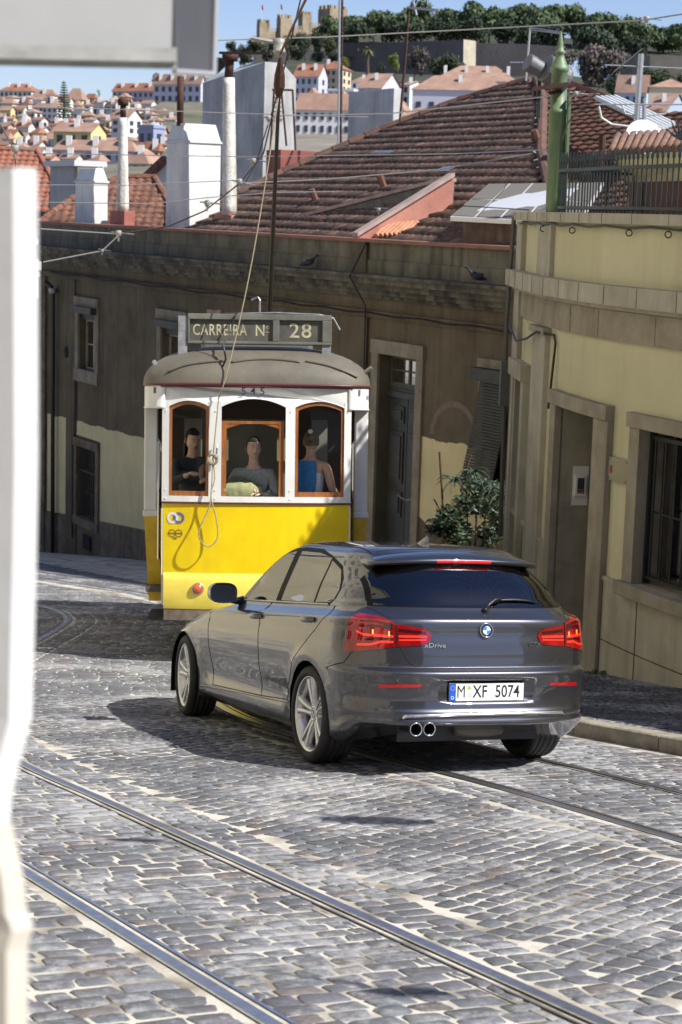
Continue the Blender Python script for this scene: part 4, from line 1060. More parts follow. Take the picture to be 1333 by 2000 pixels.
    # lamps, emblem, number, loop
    for x in (-.60,):
        M = Matrix.Translation(F(x, .775, .055)) @ Matrix.Rotation(pi / 2, 4, 'X')
        q = MB(); q.lathe([(.062, -.01), (.066, .012), (.060, .022), (.052, .018)], M, 24); lm = q.build('marker_lamp', mat('lamp bezel', (.5, .47, .38), .3, .7), t, smooth=True)
        q = MB(); q.lathe([(.053, .016), (.040, .032), (.02, .040), (0, .042)], M, 20); q.build('lamp_lens', mat('orange lens', (.55, .11, .03), .2, var=.3, vscale=60, coat=1), lm, smooth=True)
    M = Matrix.Translation(F(.60, .775, .055)) @ Matrix.Rotation(pi / 2, 4, 'X')
    q = MB(); q.lathe([(.062, -.01), (.066, .012), (.060, .022), (.052, .018), (0, .04)], M, 24); q.build('marker_lamp', MC['lamp bezel'], t, smooth=True)
    def ring(x, z, r, w, m, name='emblem', a0=0, a1=2 * pi):
        q = MB(); n = 24; q.grid([[F(x + (r - w / 2) * cos(a), z + (r - w / 2) * sin(a), .004), F(x + (r + w / 2) * cos(a), z + (r + w / 2) * sin(a), .004)] for a in [lerp(a0, a1, k / n) for k in range(n + 1)]]); q.build(name, m, apron)
    ring(-.868, 1.505, .047, .026, mat('emblem white', (.75, .75, .78), .5)); ring(-.805, 1.505, .047, .026, mat('emblem blue', (.10, .12, .30), .5))
    brown = mat('emblem brown', (.16, .10, .03), .6)
    for x in (-.875, -.805):
        ring(x, 1.345, .036, .008, brown)
        q = MB(); strips(q, x - .034, x + .034, 1.340, 1.350, .002, .004, 2); q.build('emblem', brown, apron)
    q = MB(); strips(q, -.87, -.82, 1.295, 1.300, .002, .004, 2); strips(q, -.855, -.825, 1.284, 1.289, .002, .004, 2); q.build('emblem', brown, apron)
    me = text_mesh('5 4 5', .11, Matrix.Translation(F(-.045, 2.825, .0135)) @ Matrix.Rotation(pi / 2, 4, 'X'), .0008, 1.0, 1.1, .001); me.materials.append(mat('blue numerals', (.03, .035, .09), .5)); link('fleet_number', me, frame)
    me = text_mesh('545', .07, Matrix.Translation((1.168, .30, 2.78)) @ Matrix.Rotation(1.1, 4, 'Z') @ Matrix.Rotation(pi / 2, 4, 'X'), .0008, .9); me.materials.append(MC['blue numerals']); link('fleet_number', me, frame)
    # destination board
    bw0, bw1, yb = -.735, .780, .34
    q = MB(); q.box(bw0, bw1, yb, yb + .16, 3.33, 3.36); q.box(bw0, bw1, yb, yb + .16, 3.585, 3.645); q.box(bw0, bw0 + .02, yb, yb + .16, 3.36, 3.585); q.box(bw1 - .10, bw1 + .0, yb, yb + .16, 3.36, 3.585); q.box(.157, .227, yb, yb + .16, 3.36, 3.585)
    q.box(bw0, bw1, yb + .05, yb + .16, 3.36, 3.585); board = q.build('route_board', boardm, t, bevel=.006)
    q = MB(); q.box(bw0 + .022, .155, yb + .035, yb + .048, 3.362, 3.583); q.box(.229, bw1 - .102, yb + .035, yb + .048, 3.362, 3.583); q.build('board_panel', board_dark, board)
    for s_, x, sz, w in (('CARREIRA', -.400, .165, .70), ('N', .025, .165, .86), ('28', .450, .215, 1.08)):
        me = text_mesh(s_, sz, Matrix.Translation((x, yb + .033, 3.472)) @ Matrix.Rotation(pi / 2, 4, 'X'), .001, w, 1.10, .0016); me.materials.append(letm); link('lettering', me, board)
    me = text_mesh('o', .075, Matrix.Translation((.108, yb + .033, 3.515)) @ Matrix.Rotation(pi / 2, 4, 'X'), .001); me.materials.append(letm); link('lettering', me, board)
    q = MB(); q.box(.086, .131, yb + .030, yb + .034, 3.455, 3.463); q.build('lettering', letm, board)
    for x in (-.815, .70):
        q = MB(); q.box(x - .02, x + .075, yb + .02, yb + .10, 3.02, 3.62 if x < 0 else 3.60); q.build('board_post', mat('worn grey post', (.22, .22, .23), .6, var=.3, vscale=10), board)
    q = MB(); q.box(bw0 - .01, bw0 + .02, yb + .18, yb + .24, 3.05, 3.5); q.tube([(-.2, yb + .1, 3.655), (.2, yb + .1, 3.668), (.65, yb + .1, 3.655), (.80, yb + .1, 3.62), (.87, yb + .12, 3.50)], .012, 6); q.tube([(.02, yb + .1, 3.65), (.02, yb + .1, 3.80), (.0, yb + .1, 3.83), (-.07, yb + .1, 3.80)], .012, 6); q.build('board_hooks', steel, board)
    # trolley pole with head, spring base
    q = MB(); base = Vector((.13, 1.6, 3.50)); tip = TRAM_M.inverted() @ P(546, 165, 19.6)
    q.box(.12, .48, 1.3, 2.2, 3.42, 3.50); q.tube([base, base + (tip - base) * .97], [.030, .019], 8); pole = q.build('trolley_pole', mat('dark brown pole', (.035, .026, .02), .5, .4), t)
    q = MB(); u = (tip - base).normalized(); q.tube([tip - u * .12, tip - u * .02, tip + u * .10, tip + u * .28], [.035, .06, .055, .02], 8); q.build('pole_head', rust, pole)
    # rope from pole head down to the front and looped
    ropem = mat('old rope', (.30, .26, .17), .9, var=.3, vscale=80)
    knot = Vector((-.454, -.03, 2.12))
    q = MB(); pts = []
    a = tip - u * .1; mid = Vector((-.33, -.06, 2.95))
    for k in range(21): s2 = k / 20; v = a.lerp(mid, s2); v.z -= .25 * sin(pi * s2); pts.append(v)
    pts += [Vector((-.40, -.05, 2.75)), Vector((-.43, -.04, 2.4)), knot, knot + Vector((-.01, -.03, -.30)), Vector((-.49, -.07, 1.62)), Vector((-.59, -.08, 1.38)), Vector((-.56, -.09, 1.26)), Vector((-.48, -.09, 1.22)), Vector((-.40, -.08, 1.31)), Vector((-.41, -.07, 1.50)), Vector((-.47, -.06, 1.74)), knot + Vector((.02, -.02, -.2)), knot]
    q.tube(pts[:22] + list(catmull([tuple(p) for p in pts[21:]], 5)), .0075, 6); rope = q.build('pole_rope', ropem, t, smooth=True)
    q = MB(); q.tube([knot + Vector((.05 * cos(a), -.02 + .01 * sin(3 * a), .05 * sin(a))) for a in [2 * pi * k / 12 for k in range(12)]], .014, 6, closed=True); q.ball(knot + Vector((-.03, -.03, -.03)), .035, n=8, m=6); q.ball(knot + Vector((.03, -.03, .03)), .028, n=8, m=6); q.build('knot', ropem, rope, smooth=True)
    q = MB(); q.tube([knot + Vector((.03, 0, -.05)), knot + Vector((.04, -.02, .12)), knot + Vector((.04, .0, .16))], .010, 6); q.build('rope_hook', steel, rope)
    q = MB(); q.tube([(-.25, .30, 3.60), (-.28, .22, 3.45), (-.36, .15, 3.32), (-.33, .02, 3.16), (-.36, .04, 3.08)], .010, 5); q.tube([(-.25, .30, 3.6), (-.22, .35, 3.66)], .010, 5); q.build('roof_cable', black, t, smooth=True)
    # undercarriage
    q = MB(); q.box(-.7, .7, .4, 7.4, .28, .55)
    q.build('truck_frame', darkmetal, t)
    for y in (2.4, 5.2):
        for s in (-1, 1):
            q = MB(); q.lathe([(0, -.05), (.34, -.05), (.36, -.04), (.36, .04), (.33, .05), (0, .05)], Matrix.Translation((s * .46, y, .36)) @ Matrix.Rotation(pi / 2, 4, 'Y'), 24); q.build('wheel', darkmetal, t)
    return t, F
tram, FT = build_tram()
# ---------------- people in the tram (each a thing of its own)
skinm = bpy.data.materials.new('warm skin'); nt, N, L, b = nodes(skinm); b.inputs['Base Color'].default_value = (.72, .44, .32, 1); b.inputs['Roughness'].default_value = .5; b.inputs['Subsurface Weight'].default_value = .1
hair_dark = mat('dark brown hair', (.018, .012, .010), .8, var=.3, vscale=50, stretch=(8, 8, 1)); hair_fair = mat('fair brown hair', (.16, .10, .055), .5, var=.4, vscale=40, stretch=(8, 8, 1))
def person(label, M, pose, top, legs_m, sleeves='long', hair='bun', face=0, hairm=hair_dark, extra=None, tilt=0):
    """pose: dict of joints in local metres, person faces local -Y"""
    p = thing('person', label, 'person', TRAM_M @ M)
    J = pose; I = Matrix.Identity(4)
    order = ['pelvis', 'waist', 'chest', 'neckb', 'neck', 'hipL', 'kneeL', 'ankL', 'toeL', 'hipR', 'kneeR', 'ankR', 'toeR', 'shL', 'elL', 'wrL', 'shR', 'elR', 'wrR']
    rad = dict(pelvis=(.15, .11), waist=(.12, .095), chest=(.145, .105), neckb=(.07, .065), neck=(.048, .050), hipL=(.095, .09), hipR=(.095, .09), kneeL=.062, kneeR=.062, ankL=.042, ankR=.042, toeL=.035, toeR=.035, shL=.058, shR=.058, elL=.042, elR=.042, wrL=.028, wrR=.028)
    E = [('pelvis', 'waist'), ('waist', 'chest'), ('chest', 'neckb'), ('neckb', 'neck'), ('pelvis', 'hipL'), ('hipL', 'kneeL'), ('kneeL', 'ankL'), ('ankL', 'toeL'), ('pelvis', 'hipR'), ('hipR', 'kneeR'), ('kneeR', 'ankR'), ('ankR', 'toeR'), ('chest', 'shL'), ('shL', 'elL'), ('elL', 'wrL'), ('chest', 'shR'), ('shR', 'elR'), ('elR', 'wrR')]
    jo = [(J[k], rad[k]) for k in order]; ed = [(order.index(a), order.index(b2)) for a, b2 in E]
    body = skin_body('body', jo, ed, skinm, p, I)
    # clothing: slightly larger skins over the same joints
    def cloth(name, keys, m, grow):
        o2 = [k for k in order if k in keys]; jj = [(keys[k] if isinstance(keys, dict) and keys[k] else J[k], tuple(x + grow for x in (rad[k] if isinstance(rad[k], tuple) else (rad[k], rad[k])))) for k in o2]
        ee = [(o2.index(a), o2.index(b2)) for a, b2 in E if a in o2 and b2 in o2]
        return skin_body(name, jj, ee, m, p, I)
    tk = {k: None for k in ('pelvis', 'waist', 'chest', 'shL', 'shR')}
    tk['neckb'] = tuple(Vector(J['chest']).lerp(Vector(J['neckb']), .8))
    if sleeves == 'long': tk.update({k: None for k in ('elL', 'elR')}); tk['wrL'] = tuple(Vector(J['elL']).lerp(Vector(J['wrL']), .86)); tk['wrR'] = tuple(Vector(J['elR']).lerp(Vector(J['wrR']), .86))
    if sleeves == 'none': tk['shL'] = tuple(Vector(J['chest']).lerp(Vector(J['shL']), .72)); tk['shR'] = tuple(Vector(J['chest']).lerp(Vector(J['shR']), .72))
    cloth('top', tk, top, .014)
    cloth('trousers', {k: None for k in ('pelvis', 'hipL', 'kneeL', 'ankL', 'hipR', 'kneeR', 'ankR')}, legs_m, .012)
    hc = Vector(J['neck']) + Vector((0, -.012, .125)); HM = Matrix.Translation(hc) @ Matrix.Rotation(face, 4, 'Z') @ Matrix.Rotation(tilt, 4, 'X')
    head = head_mesh(HM, skinm)
    head.tube([Vector(J['neckb']), Vector(J['neck']), hc + Vector((0, .018, -.03))], [.062, .050, .048], 12); head = head.build('head', skinm, p, smooth=True)
    q = MB(); rows = []
    for i in range(12):
        ph = pi * .62 * i / 11; r = []
        for j in range(25):
            th = 2 * pi * j / 24; x = sin(ph) * cos(th); y = sin(ph) * sin(th); z = cos(ph)
            low = 1.0; k = 1.09 + .05 * noise.noise(Vector((x * 5, y * 5, z * 5)))
            if y < -.15 and z < .62: k = .90
            r.append(HM @ Vector((.078 * x * k, (.098 * y) * k + .006, .120 * z * k + .006)))
        rows.append(r)
    q.grid(rows)
    if hair == 'bun': q.ball((0, 0, 0), .04, n=10, m=7, M=HM @ Matrix.Translation((0, .105, .035)))
    if hair == 'long':
        rr = []
        for i in range(8):
            z = .02 - .05 * i; w = .080 + .006 * sin(i); r = []
            for j in range(13):
                th = pi * (j / 12) * 1.2 - .1 * pi; r.append(HM @ Vector((w * cos(th) * (1 - .02 * i), .03 + .085 * sin(th), z)))
            rr.append(r)
        q.grid(rr)
    q.build('hair', hairm, p, smooth=True)
    q = MB()
    for s in (-1, 1):
        q.ball((0, 0, 0), .0115, n=8, m=6, M=HM @ Matrix.Translation((s * .029, -.0805, .010)) @ Matrix.Diagonal((1, .6, .55, 1)))
    q.build('eyes', mat('eye white', (.5, .48, .45), .2), head, smooth=True)
    q = MB()
    for s in (-1, 1):
        q.ball((0, 0, 0), .0055, n=8, m=5, M=HM @ Matrix.Translation((s * .029, -.0865, .010)))
        q.tube([HM @ Vector((s * .014, -.090, .031)), HM @ Vector((s * .030, -.090, .036)), HM @ Vector((s * .046, -.080, .031))], [.003, .0035, .002], 5)
    q.build('brows_and_irises', hair_dark, head)
    q = MB(); q.tube([HM @ Vector((-.022, -.086, -.052)), HM @ Vector((0, -.0955, -.050)), HM @ Vector((.022, -.086, -.052))], [.003, .0065, .003], 6); q.build('lips', mat('lips', (.32, .10, .09), .4), head, smooth=True)
    for s in ('L', 'R'):
        w, e = Vector(J['wr' + s]), Vector(J['el' + s]); d = (w - e).normalized(); z = Vector((0, 0, 1)); x = d.cross(z).normalized(); z = x.cross(d)
        hand(p, Matrix((x, d, z)).transposed().to_4x4().copy() if False else (Matrix.Translation(w - d * .01) @ Matrix((x, d, z)).transposed().to_4x4()), skinm)
    q = MB()
    for s in ('L', 'R'):
        a, t2 = Vector(J['ank' + s]), Vector(J['toe' + s]); q.tube([a + (a - t2) * .25 + Vector((0, 0, -.05)), a + Vector((0, 0, -.03)), t2 + Vector((0, 0, .0)), t2 + (t2 - a) * .25], [.040, .052, .045, .025], 8)
    q.build('shoes', black, p, smooth=True)
    return p
knit = mat('grey knitted wool', (.52, .52, .52), .95, col2=(.30, .30, .30), vscale=60, bump=.8, bscale=70)
jeans = mat('dark jeans', (.03, .035, .06), .9)
# seated woman at the middle window
seat_z = 1.22
sit = dict(pelvis=(0, .05, seat_z), waist=(0, .06, seat_z + .20), chest=(.0, .04, seat_z + .40), neckb=(0, .03, seat_z + .555), neck=(0, .012, seat_z + .615),
  hipL=(.10, 0, seat_z), kneeL=(.46, .10, seat_z + .02), ankL=(.48, .10, seat_z - .37), toeL=(.58, .08, seat_z - .41), hipR=(-.10, 0, seat_z), kneeR=(.30, -.06, seat_z + .02), ankR=(.32, -.06, seat_z - .37), toeR=(.42, -.08, seat_z - .41),
  shL=(.185, .04, seat_z + .475), elL=(.245, -.06, seat_z + .235), wrL=(.07, -.145, seat_z + .27), shR=(-.185, .04, seat_z + .475), elR=(-.27, -.05, seat_z + .25), wrR=(-.06, -.15, seat_z + .31))
person('woman in a grey knitted sweater with dark hair, seated behind the middle tram window', Matrix.Translation((-.03, .25, .27)), sit, knit, jeans, hair='bun', face=.22)
q = MB(); rr = []
for i in range(9):
    a = i / 8; r = []
    for j in range(16):
        th = 2 * pi * j / 16; s = sin(pi * (a * .84 + .08)) ** .5
        r.append(Vector((-.24 + .46 * a, -.02 + .085 * s * cos(th), .02 + (.095 * s * sin(th)) * (1 + .2 * a) + .025 * noise.noise(Vector((a * 6, th, 0)))))) 
    rr.append(r)
q.grid(rr, True); q.add(rr[0], [tuple(reversed(range(16)))]); q.add(rr[-1], [tuple(range(16))])
bagt = thing('shoulder_bag', 'soft olive green cloth bag held on the lap of the seated woman', 'bag', TRAM_M @ Matrix.Translation((-.16, .12, 1.78)))
q.build('bag_body', mat('olive cloth', (.27, .28, .14), .85, var=.25, vscale=12, bump=.8, bscale=9), bagt, smooth=True)
q = MB(); q.tube([(-.15, .0, .10), (-.08, .03, .16), (.02, .04, .15), (.10, .0, .10)], .012, 6); q.build('bag_strap', MC['olive cloth'], bagt, smooth=True)
# standing woman seen from behind
st = dict(pelvis=(0, 0, .98), waist=(0, .0, 1.12), chest=(0, .02, 1.32), neckb=(0, 0, 1.46), neck=(0, -.015, 1.525), hipL=(.09, 0, .94), kneeL=(.10, -.02, .52), ankL=(.10, 0, .10), toeL=(.11, -.10, .05), hipR=(-.09, 0, .94), kneeR=(-.10, -.02, .52), ankR=(-.10, 0, .10), toeR=(-.11, -.10, .05),
  shL=(.18, .01, 1.405), elL=(.25, -.02, 1.15), wrL=(.20, -.22, 1.03), shR=(-.18, .01, 1.405), elR=(-.26, .03, 1.14), wrR=(-.36, -.17, 1.02))
whitec = mat('white ribbed cotton', (.8, .8, .84), .8, var=.08, vscale=30); bluec = mat('blue cotton', (.05, .25, .60), .8, var=.15, vscale=20)
person('woman standing with her back turned, white sleeveless top under a blue vest, pinned fair hair', TRAM_M.inverted() @ TRAM_M @ Matrix.Translation((.57, .40, .66)) @ Matrix.Rotation(pi - .35, 4, 'Z'), st, whitec, jeans, sleeves='none', hair='bun', hairm=hair_fair, face=.3)
vestp = [o for o in bpy.data.objects if o.get('category') == 'person'][-1]
q = MB(); q.grid([[Vector(((.155 + .02 * (z > 1.2)) * cos(a), .02 + (.125 + .01 * sin(z * 9)) * sin(a), z)) for a in [lerp(-.9, 2.2, k / 14) for k in range(15)]] for z in (.98, 1.06, 1.14, 1.22, 1.32, 1.40, 1.45)]); q.build('blue_vest', bluec, vestp, smooth=True, solid=.012)
q = MB(); q.ball((0, 0, 0), .028, .012, .024, 8, 6, M=Matrix.Translation((-.03, .10, 1.76))); q.build('hair_flower', whitec, vestp)
st2 = dict(st); st2.update(elR=(-.22, -.16, 1.20), wrR=(-.10, -.33, 1.28), elL=(.22, -.15, 1.18), wrL=(.10, -.32, 1.22))
person('driver in dark clothes standing in the shade behind the left front window', Matrix.Translation((-.70, 1.15, .66)) @ Matrix.Rotation(.2, 4, 'Z'), st2, mat('dark jacket', (.03, .035, .045), .9), jeans, hair='long', face=.3, tilt=.3)
# ================================================================== DARK BUILDING (across the bend)
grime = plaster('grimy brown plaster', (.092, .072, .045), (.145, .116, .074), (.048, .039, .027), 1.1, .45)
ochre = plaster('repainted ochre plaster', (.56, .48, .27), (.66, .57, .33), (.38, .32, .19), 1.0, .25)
plinthm = plaster('stained stone plinth', (.11, .085, .06), (.20, .16, .115), (.05, .04, .03), 3.0, .5, .6)
corn_m = plaster('sooty cornice stone', (.055, .05, .042), (.17, .15, .115), (.03, .028, .025), 2.2, .8, .6)
parap = plaster('lichened parapet', (.115, .102, .075), (.20, .18, .13), (.055, .05, .04), 1.8, .75, .5)
redcap = mat('faded red coping', (.30, .13, .09), .8, col2=(.20, .10, .075), vscale=3)
stonefr = plaster('weathered stone frame', (.20, .17, .125), (.28, .245, .185), (.12, .10, .075), 3.0, .4, .4)
def W(s, z, w=0):     # dark building frame: s along the wall (away), w out towards the street
    p = B0 + BU * s - BN * -w if False else B0 + BU * s + Vector((-BU.y, BU.x)) * w
    return Vector((p.x, p.y, z))
db = thing('house', 'long grimy brown house with ochre repainted lower wall behind the tram', 'house', W(10, G(*W(10, 0).xy) + .1))
S0, S1 = -1.5, 21.7
DOOR = (3.06, 4.35, -6.2, -2.41)
W1 = (17.85, 18.95, -3.95, -2.42); W2 = (12.75, 13.90, -3.95, -2.42); BW = (17.75, 19.0, -7.60, -5.85); W0 = (.25, .95, -4.3, -2.42)
WH = (7.7, 8.8, -3.95, -2.42)
openings = [DOOR, W1, W2, BW, W0, WH]
def wall_with_holes(q, fn, s0, s1, z0, z1, holes, w=0, depth=.28, extra_s=(), extra_z=()):
    xs = sorted(set([s0, s1] + [h[0] for h in holes] + [h[1] for h in holes] + list(extra_s))); zs = sorted(set([z0, z1] + [h[2] for h in holes] + [h[3] for h in holes] + list(extra_z)))
    xs = [x for x in xs if s0 <= x <= s1]; zs = [z for z in zs if z0 <= z <= z1]
    for a, b2 in zip(xs, xs[1:]):
        for c, d in zip(zs, zs[1:]):
            mx, mz = (a + b2) / 2, (c + d) / 2
            if any(h[0] < mx < h[1] and h[2] < mz < h[3] for h in holes): continue
            q.quad(fn(a, c, w), fn(b2, c, w), fn(b2, d, w), fn(a, d, w))
    for h in holes:
        a, b2, c, d = h
        if b2 <= s0 or a >= s1 or d <= z0 or c >= z1: continue
        q.quad(fn(a, c, w), fn(a, d, w), fn(a, d, w - depth), fn(a, c, w - depth)); q.quad(fn(b2, c, w), fn(b2, d, w), fn(b2, d, w - depth), fn(b2, c, w - depth))
        q.quad(fn(a, d, w), fn(b2, d, w), fn(b2, d, w - depth), fn(a, d, w - depth)); q.quad(fn(a, c, w), fn(b2, c, w), fn(b2, c, w - depth), fn(a, c, w - depth))
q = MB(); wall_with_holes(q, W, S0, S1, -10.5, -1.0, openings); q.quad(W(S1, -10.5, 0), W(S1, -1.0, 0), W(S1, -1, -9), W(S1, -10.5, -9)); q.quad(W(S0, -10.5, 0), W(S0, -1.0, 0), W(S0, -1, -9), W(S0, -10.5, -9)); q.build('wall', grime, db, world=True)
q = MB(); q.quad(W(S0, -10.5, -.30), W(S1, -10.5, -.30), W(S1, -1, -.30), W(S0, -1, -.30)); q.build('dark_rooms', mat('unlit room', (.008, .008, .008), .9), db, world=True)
# ochre band with ragged upper edge (two stretches) and plinth
def ragged(s0, s1, ztop, zbot, holes, w, n, seed):
    q = MB(); rnd = random.Random(seed); prev = None
    for k in range(n + 1):
        s = lerp(s0, s1, k / n); zt = ztop(s) + rnd.uniform(-.014, .014) + .016 * sin(s * 5.1); zb = zbot(s)
        if prev:
            sm_ = (prev[0] + s) / 2; segs = [(prev[2], prev[1], zb, zt)]
            hz = [h for h in holes if h[0] - .001 < sm_ < h[1] + .001]
            if not hz: q.quad(W(prev[0], prev[2], w), W(s, zb, w), W(s, zt, w), W(prev[0], prev[1], w))
            else:
                h = hz[0]
                if h[2] > zb: q.quad(W(prev[0], prev[2], w), W(s, zb, w), W(s, h[2], w), W(prev[0], h[2], w))
                if h[3] < zt: q.quad(W(prev[0], h[3], w), W(s, h[3], w), W(s, zt, w), W(prev[0], prev[1], w))
        prev = (s, zt, zb)
    return q
bwo = (BW[0] - .22, BW[1] + .2, BW[2] - .3, BW[3] + .25)
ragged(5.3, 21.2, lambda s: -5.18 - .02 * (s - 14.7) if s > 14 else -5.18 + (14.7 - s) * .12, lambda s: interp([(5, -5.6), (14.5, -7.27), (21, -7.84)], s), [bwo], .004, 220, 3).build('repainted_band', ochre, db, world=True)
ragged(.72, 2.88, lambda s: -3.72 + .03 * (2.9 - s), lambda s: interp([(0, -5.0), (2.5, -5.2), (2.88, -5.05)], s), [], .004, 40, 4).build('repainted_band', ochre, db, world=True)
q = MB(); n = 60
for k in range(n):
    a, b2 = lerp(5.0, 21.25, k / n), lerp(5.0, 21.25, (k + 1) / n)
    if bwo[0] < (a + b2) / 2 < bwo[1]: continue
    zt = lambda s: interp([(5, -5.65), (14.5, -7.25), (21.3, -7.84)], s); q.hexa([W(a, -10.5, .035), W(b2, -10.5, .035), W(b2, -10.5, 0), W(a, -10.5, 0), W(a, zt(a), .035), W(b2, zt(b2), .035), W(b2, zt(b2), 0), W(a, zt(a), 0)])
q.build('plinth', plinthm, db, world=True)
# string course, cornice, parapet, pilasters
q = MB(); q.fbox(W, S0, S1, -1.80, -1.72, 0, .05); q.fbox(W, S0, S1, -1.715, -1.68, 0, .08); q.build('string_course', grime, db, world=True)
q = MB()
for z0, z1, w in ((-1.46, -1.40, .06), (-1.398, -1.30, .13), (-1.298, -1.20, .22), (-1.198, -1.10, .34), (-1.098, -1.04, .40)): q.fbox(W, S0, S1 + w * .6, z0, z1, 0, w)
q.build('cornice', corn_m, db, world=True)
q = MB(); q.fbox(W, S0, S1 + .05, -1.038, -.80, -.3, .07); q.fbox(W, S0, S1 + .05, -.798, -.50, -.3, .045); q.build('parapet', parap, db, world=True)
q = MB(); q.fbox(W, S0, S1 + .08, -.498, -.44, -.36, .12); q.build('coping', redcap, db, world=True)
q = MB()
for s0, s1 in ((4.78, 5.32), (19.2, 19.75), (21.25, 21.7)): q = MB(); q.fbox(W, s0, s1, -10.5 if s0 > 20 else -10.4, -1.81, .0, .045); q.build('pilaster', grime, db, world=True)
q = MB(); q.fbox(W, 4.78, 5.32, -1.037, -.44, .0, .10); q.build('pilaster_head', grime, db, world=True)
q = MB(); q.fbox(W, 21.25, 21.72, -10.5, -1.85, .046, .07); q.build('corner_quoins', plinthm, db, world=True)
# bits of bare render above the tram
for pts in ([(11.6, -2.08), (10.9, -2.05), (10.95, -2.36), (11.2, -2.30), (11.5, -2.45)], [(10.7, -2.08), (9.3, -2.02), (9.4, -2.30), (9.9, -2.26), (10.2, -2.55), (10.55, -2.5)], [(9.1, -2.03), (8.2, -2.0), (8.3, -2.25), (8.8, -2.33)]):
    q = MB(); q.prism(pts, W, .0, .006); q.build('bare_render', mat('bare pink render', (.46, .34, .24), .9, col2=(.22, .12, .08), vscale=2.5), db, world=True)
# frames and windows
def frame(q, h, fn, w=.2, proud=.05, sill=.16, top=.2):
    a, b2, c, d = h
    q.fbox(fn, a - w, a - .001, c, d, -.02, proud); q.fbox(fn, b2 + .001, b2 + w, c, d, -.02, proud); q.fbox(fn, a - w - .02, b2 + w + .02, d + .002, d + top, -.02, proud + .03); q.fbox(fn, a - w, b2 + w, c - sill, c - .002, -.02, proud + .02)
curt = mat('pale curtain', (.34, .34, .30), .9, var=.25, vscale=3, stretch=(8, 8, .3)); wpaint = mat('peeling window paint', (.30, .28, .22), .6, var=.3, vscale=12)
wglass = glass_mat('house glass', (.8, .85, .85), .75, ior=1.5)
def sash_window(h, fn, parent, bars=1, rows_=2, dep=-.16, m=wpaint, with_curtain=True):
    a, b2, c, d = h; q = MB(); t = .05
    q.fbox(fn, a, a + t, c, d, dep - .04, dep); q.fbox(fn, b2 - t, b2, c, d, dep - .04, dep); q.fbox(fn, a + t, b2 - t, c, c + t, dep - .04, dep); q.fbox(fn, a + t, b2 - t, d - t, d, dep - .04, dep)
    for k in range(bars): x = lerp(a, b2, (k + 1) / (bars + 1)); q.fbox(fn, x - .03, x + .03, c + t, d - t, dep - .035, dep + .005)
    for k in range(rows_ - 1): z = lerp(c, d, (k + 1) / rows_); q.fbox(fn, a + t, b2 - t, z - .015, z + .015, dep - .03, dep + .003)
    f = q.build('window', m, parent, world=True)
    q = MB(); q.quad(fn(a, c, dep - .02), fn(b2, c, dep - .02), fn(b2, d, dep - .02), fn(a, d, dep - .02)); q.build('pane', wglass, f, world=True)
    if with_curtain:
        q = MB(); q.grid([[fn(lerp(a, b2, k / 24), z, dep - .08 + .012 * sin(k * 1.7)) for k in range(25)] for z in (c, d)]); q.build('curtain', curt, f, world=True)
    return f
for h in (W1, W2, WH):
    q = MB(); frame(q, h, W, .22, .05, .30, .22); q.build('window_surround', stonefr, db, world=True)
    sash_window((h[0], h[1], h[2], h[3] - .32), W, db, 1, 2)
    q = MB(); q.fbox(W, h[0], h[1], h[3] - .32, h[3] - .002, -.2, -.05); q.fbox(W, h[0] - .12, h[1] + .12, h[3] - .16, h[3] + .0, .055, .20); q.build('blind_box', mat('dark blind box', (.05, .045, .04), .6, var=.3, vscale=8), db, world=True)
q = MB(); frame(q, BW, W, .2, .05, .22, .2); q.build('window_surround', plinthm, db, world=True)
bwf = sash_window(BW, W, db, 1, 3, -.14, mat('dark sash', (.05, .045, .035), .6), False)
q = MB()
for k in range(9): s = lerp(BW[0] + .06, BW[1] - .06, k / 8); q.tube([W(s, BW[2] + .02, -.04), W(s, BW[3] - .02, -.04)], .013, 5)
q.fbox(W, BW[0], BW[1], BW[3] - .62, BW[3] - .58, -.06, -.02); q.build('window_grille', darkmetal, bwf, world=True)
q = MB(); q.fbox(W, 18.05, 18.55, -8.35, -7.98, .036, .040); q.build('cellar_vent', mat('cellar void', (.006, .006, .006), .9), db, world=True)
# door
q = MB(); a, b2, c, d = DOOR
q.fbox(W, a - .22, a - .002, c, d, -.06, .05); q.fbox(W, b2 + .002, b2 + .22, c, d, -.06, .05); q.fbox(W, a - .24, b2 + .24, d + .002, d + .24, -.06, .07); q.build('door_surround', stonefr, db, world=True)
doorm = mat('dark green grey door', (.035, .038, .036), .5, var=.25, vscale=10)
q = MB(); mid = (a + b2) / 2
for x0, x1 in ((a, mid - .01), (mid + .01, b2)):
    q.fbox(W, x0, x1, c, -3.15, -.27, -.22)
    for z0, z1 in ((-4.65, -3.75), (-3.60, -3.30), (-5.25, -4.80)):
        q.fbox(W, x0 + .09, x1 - .09, z0, z1, -.219, -.195); q.fbox(W, x0 + .15, x1 - .15, z0 + .07, z1 - .07, -.1945, -.175)
q.fbox(W, a, b2, -3.15, -3.05, -.27, -.15); q.fbox(W, a, b2, -3.05, -2.99, -.27, -.19)
dd = q.build('door', doorm, db, world=True)
q = MB(); dep = -.22
q.fbox(W, a, b2, -2.99, -2.90, dep - .04, dep); q.fbox(W, a, b2, d - .08, d, dep - .04, dep)
for s in (a + .04, mid, b2 - .04): q.fbox(W, s - .03, s + .03, -2.90, d - .08, dep - .04, dep)
q.fbox(W, a + .07, b2 - .07, -2.70, -2.67, dep - .03, dep)
fl = q.build('fanlight', mat('fanlight wood', (.07, .065, .05), .6), db, world=True)
q = MB(); q.quad(W(a, -2.9, dep - .02), W(b2, -2.9, dep - .02), W(b2, d, dep - .02), W(a, d, dep - .02)); q.build('pane', wglass, fl, world=True)
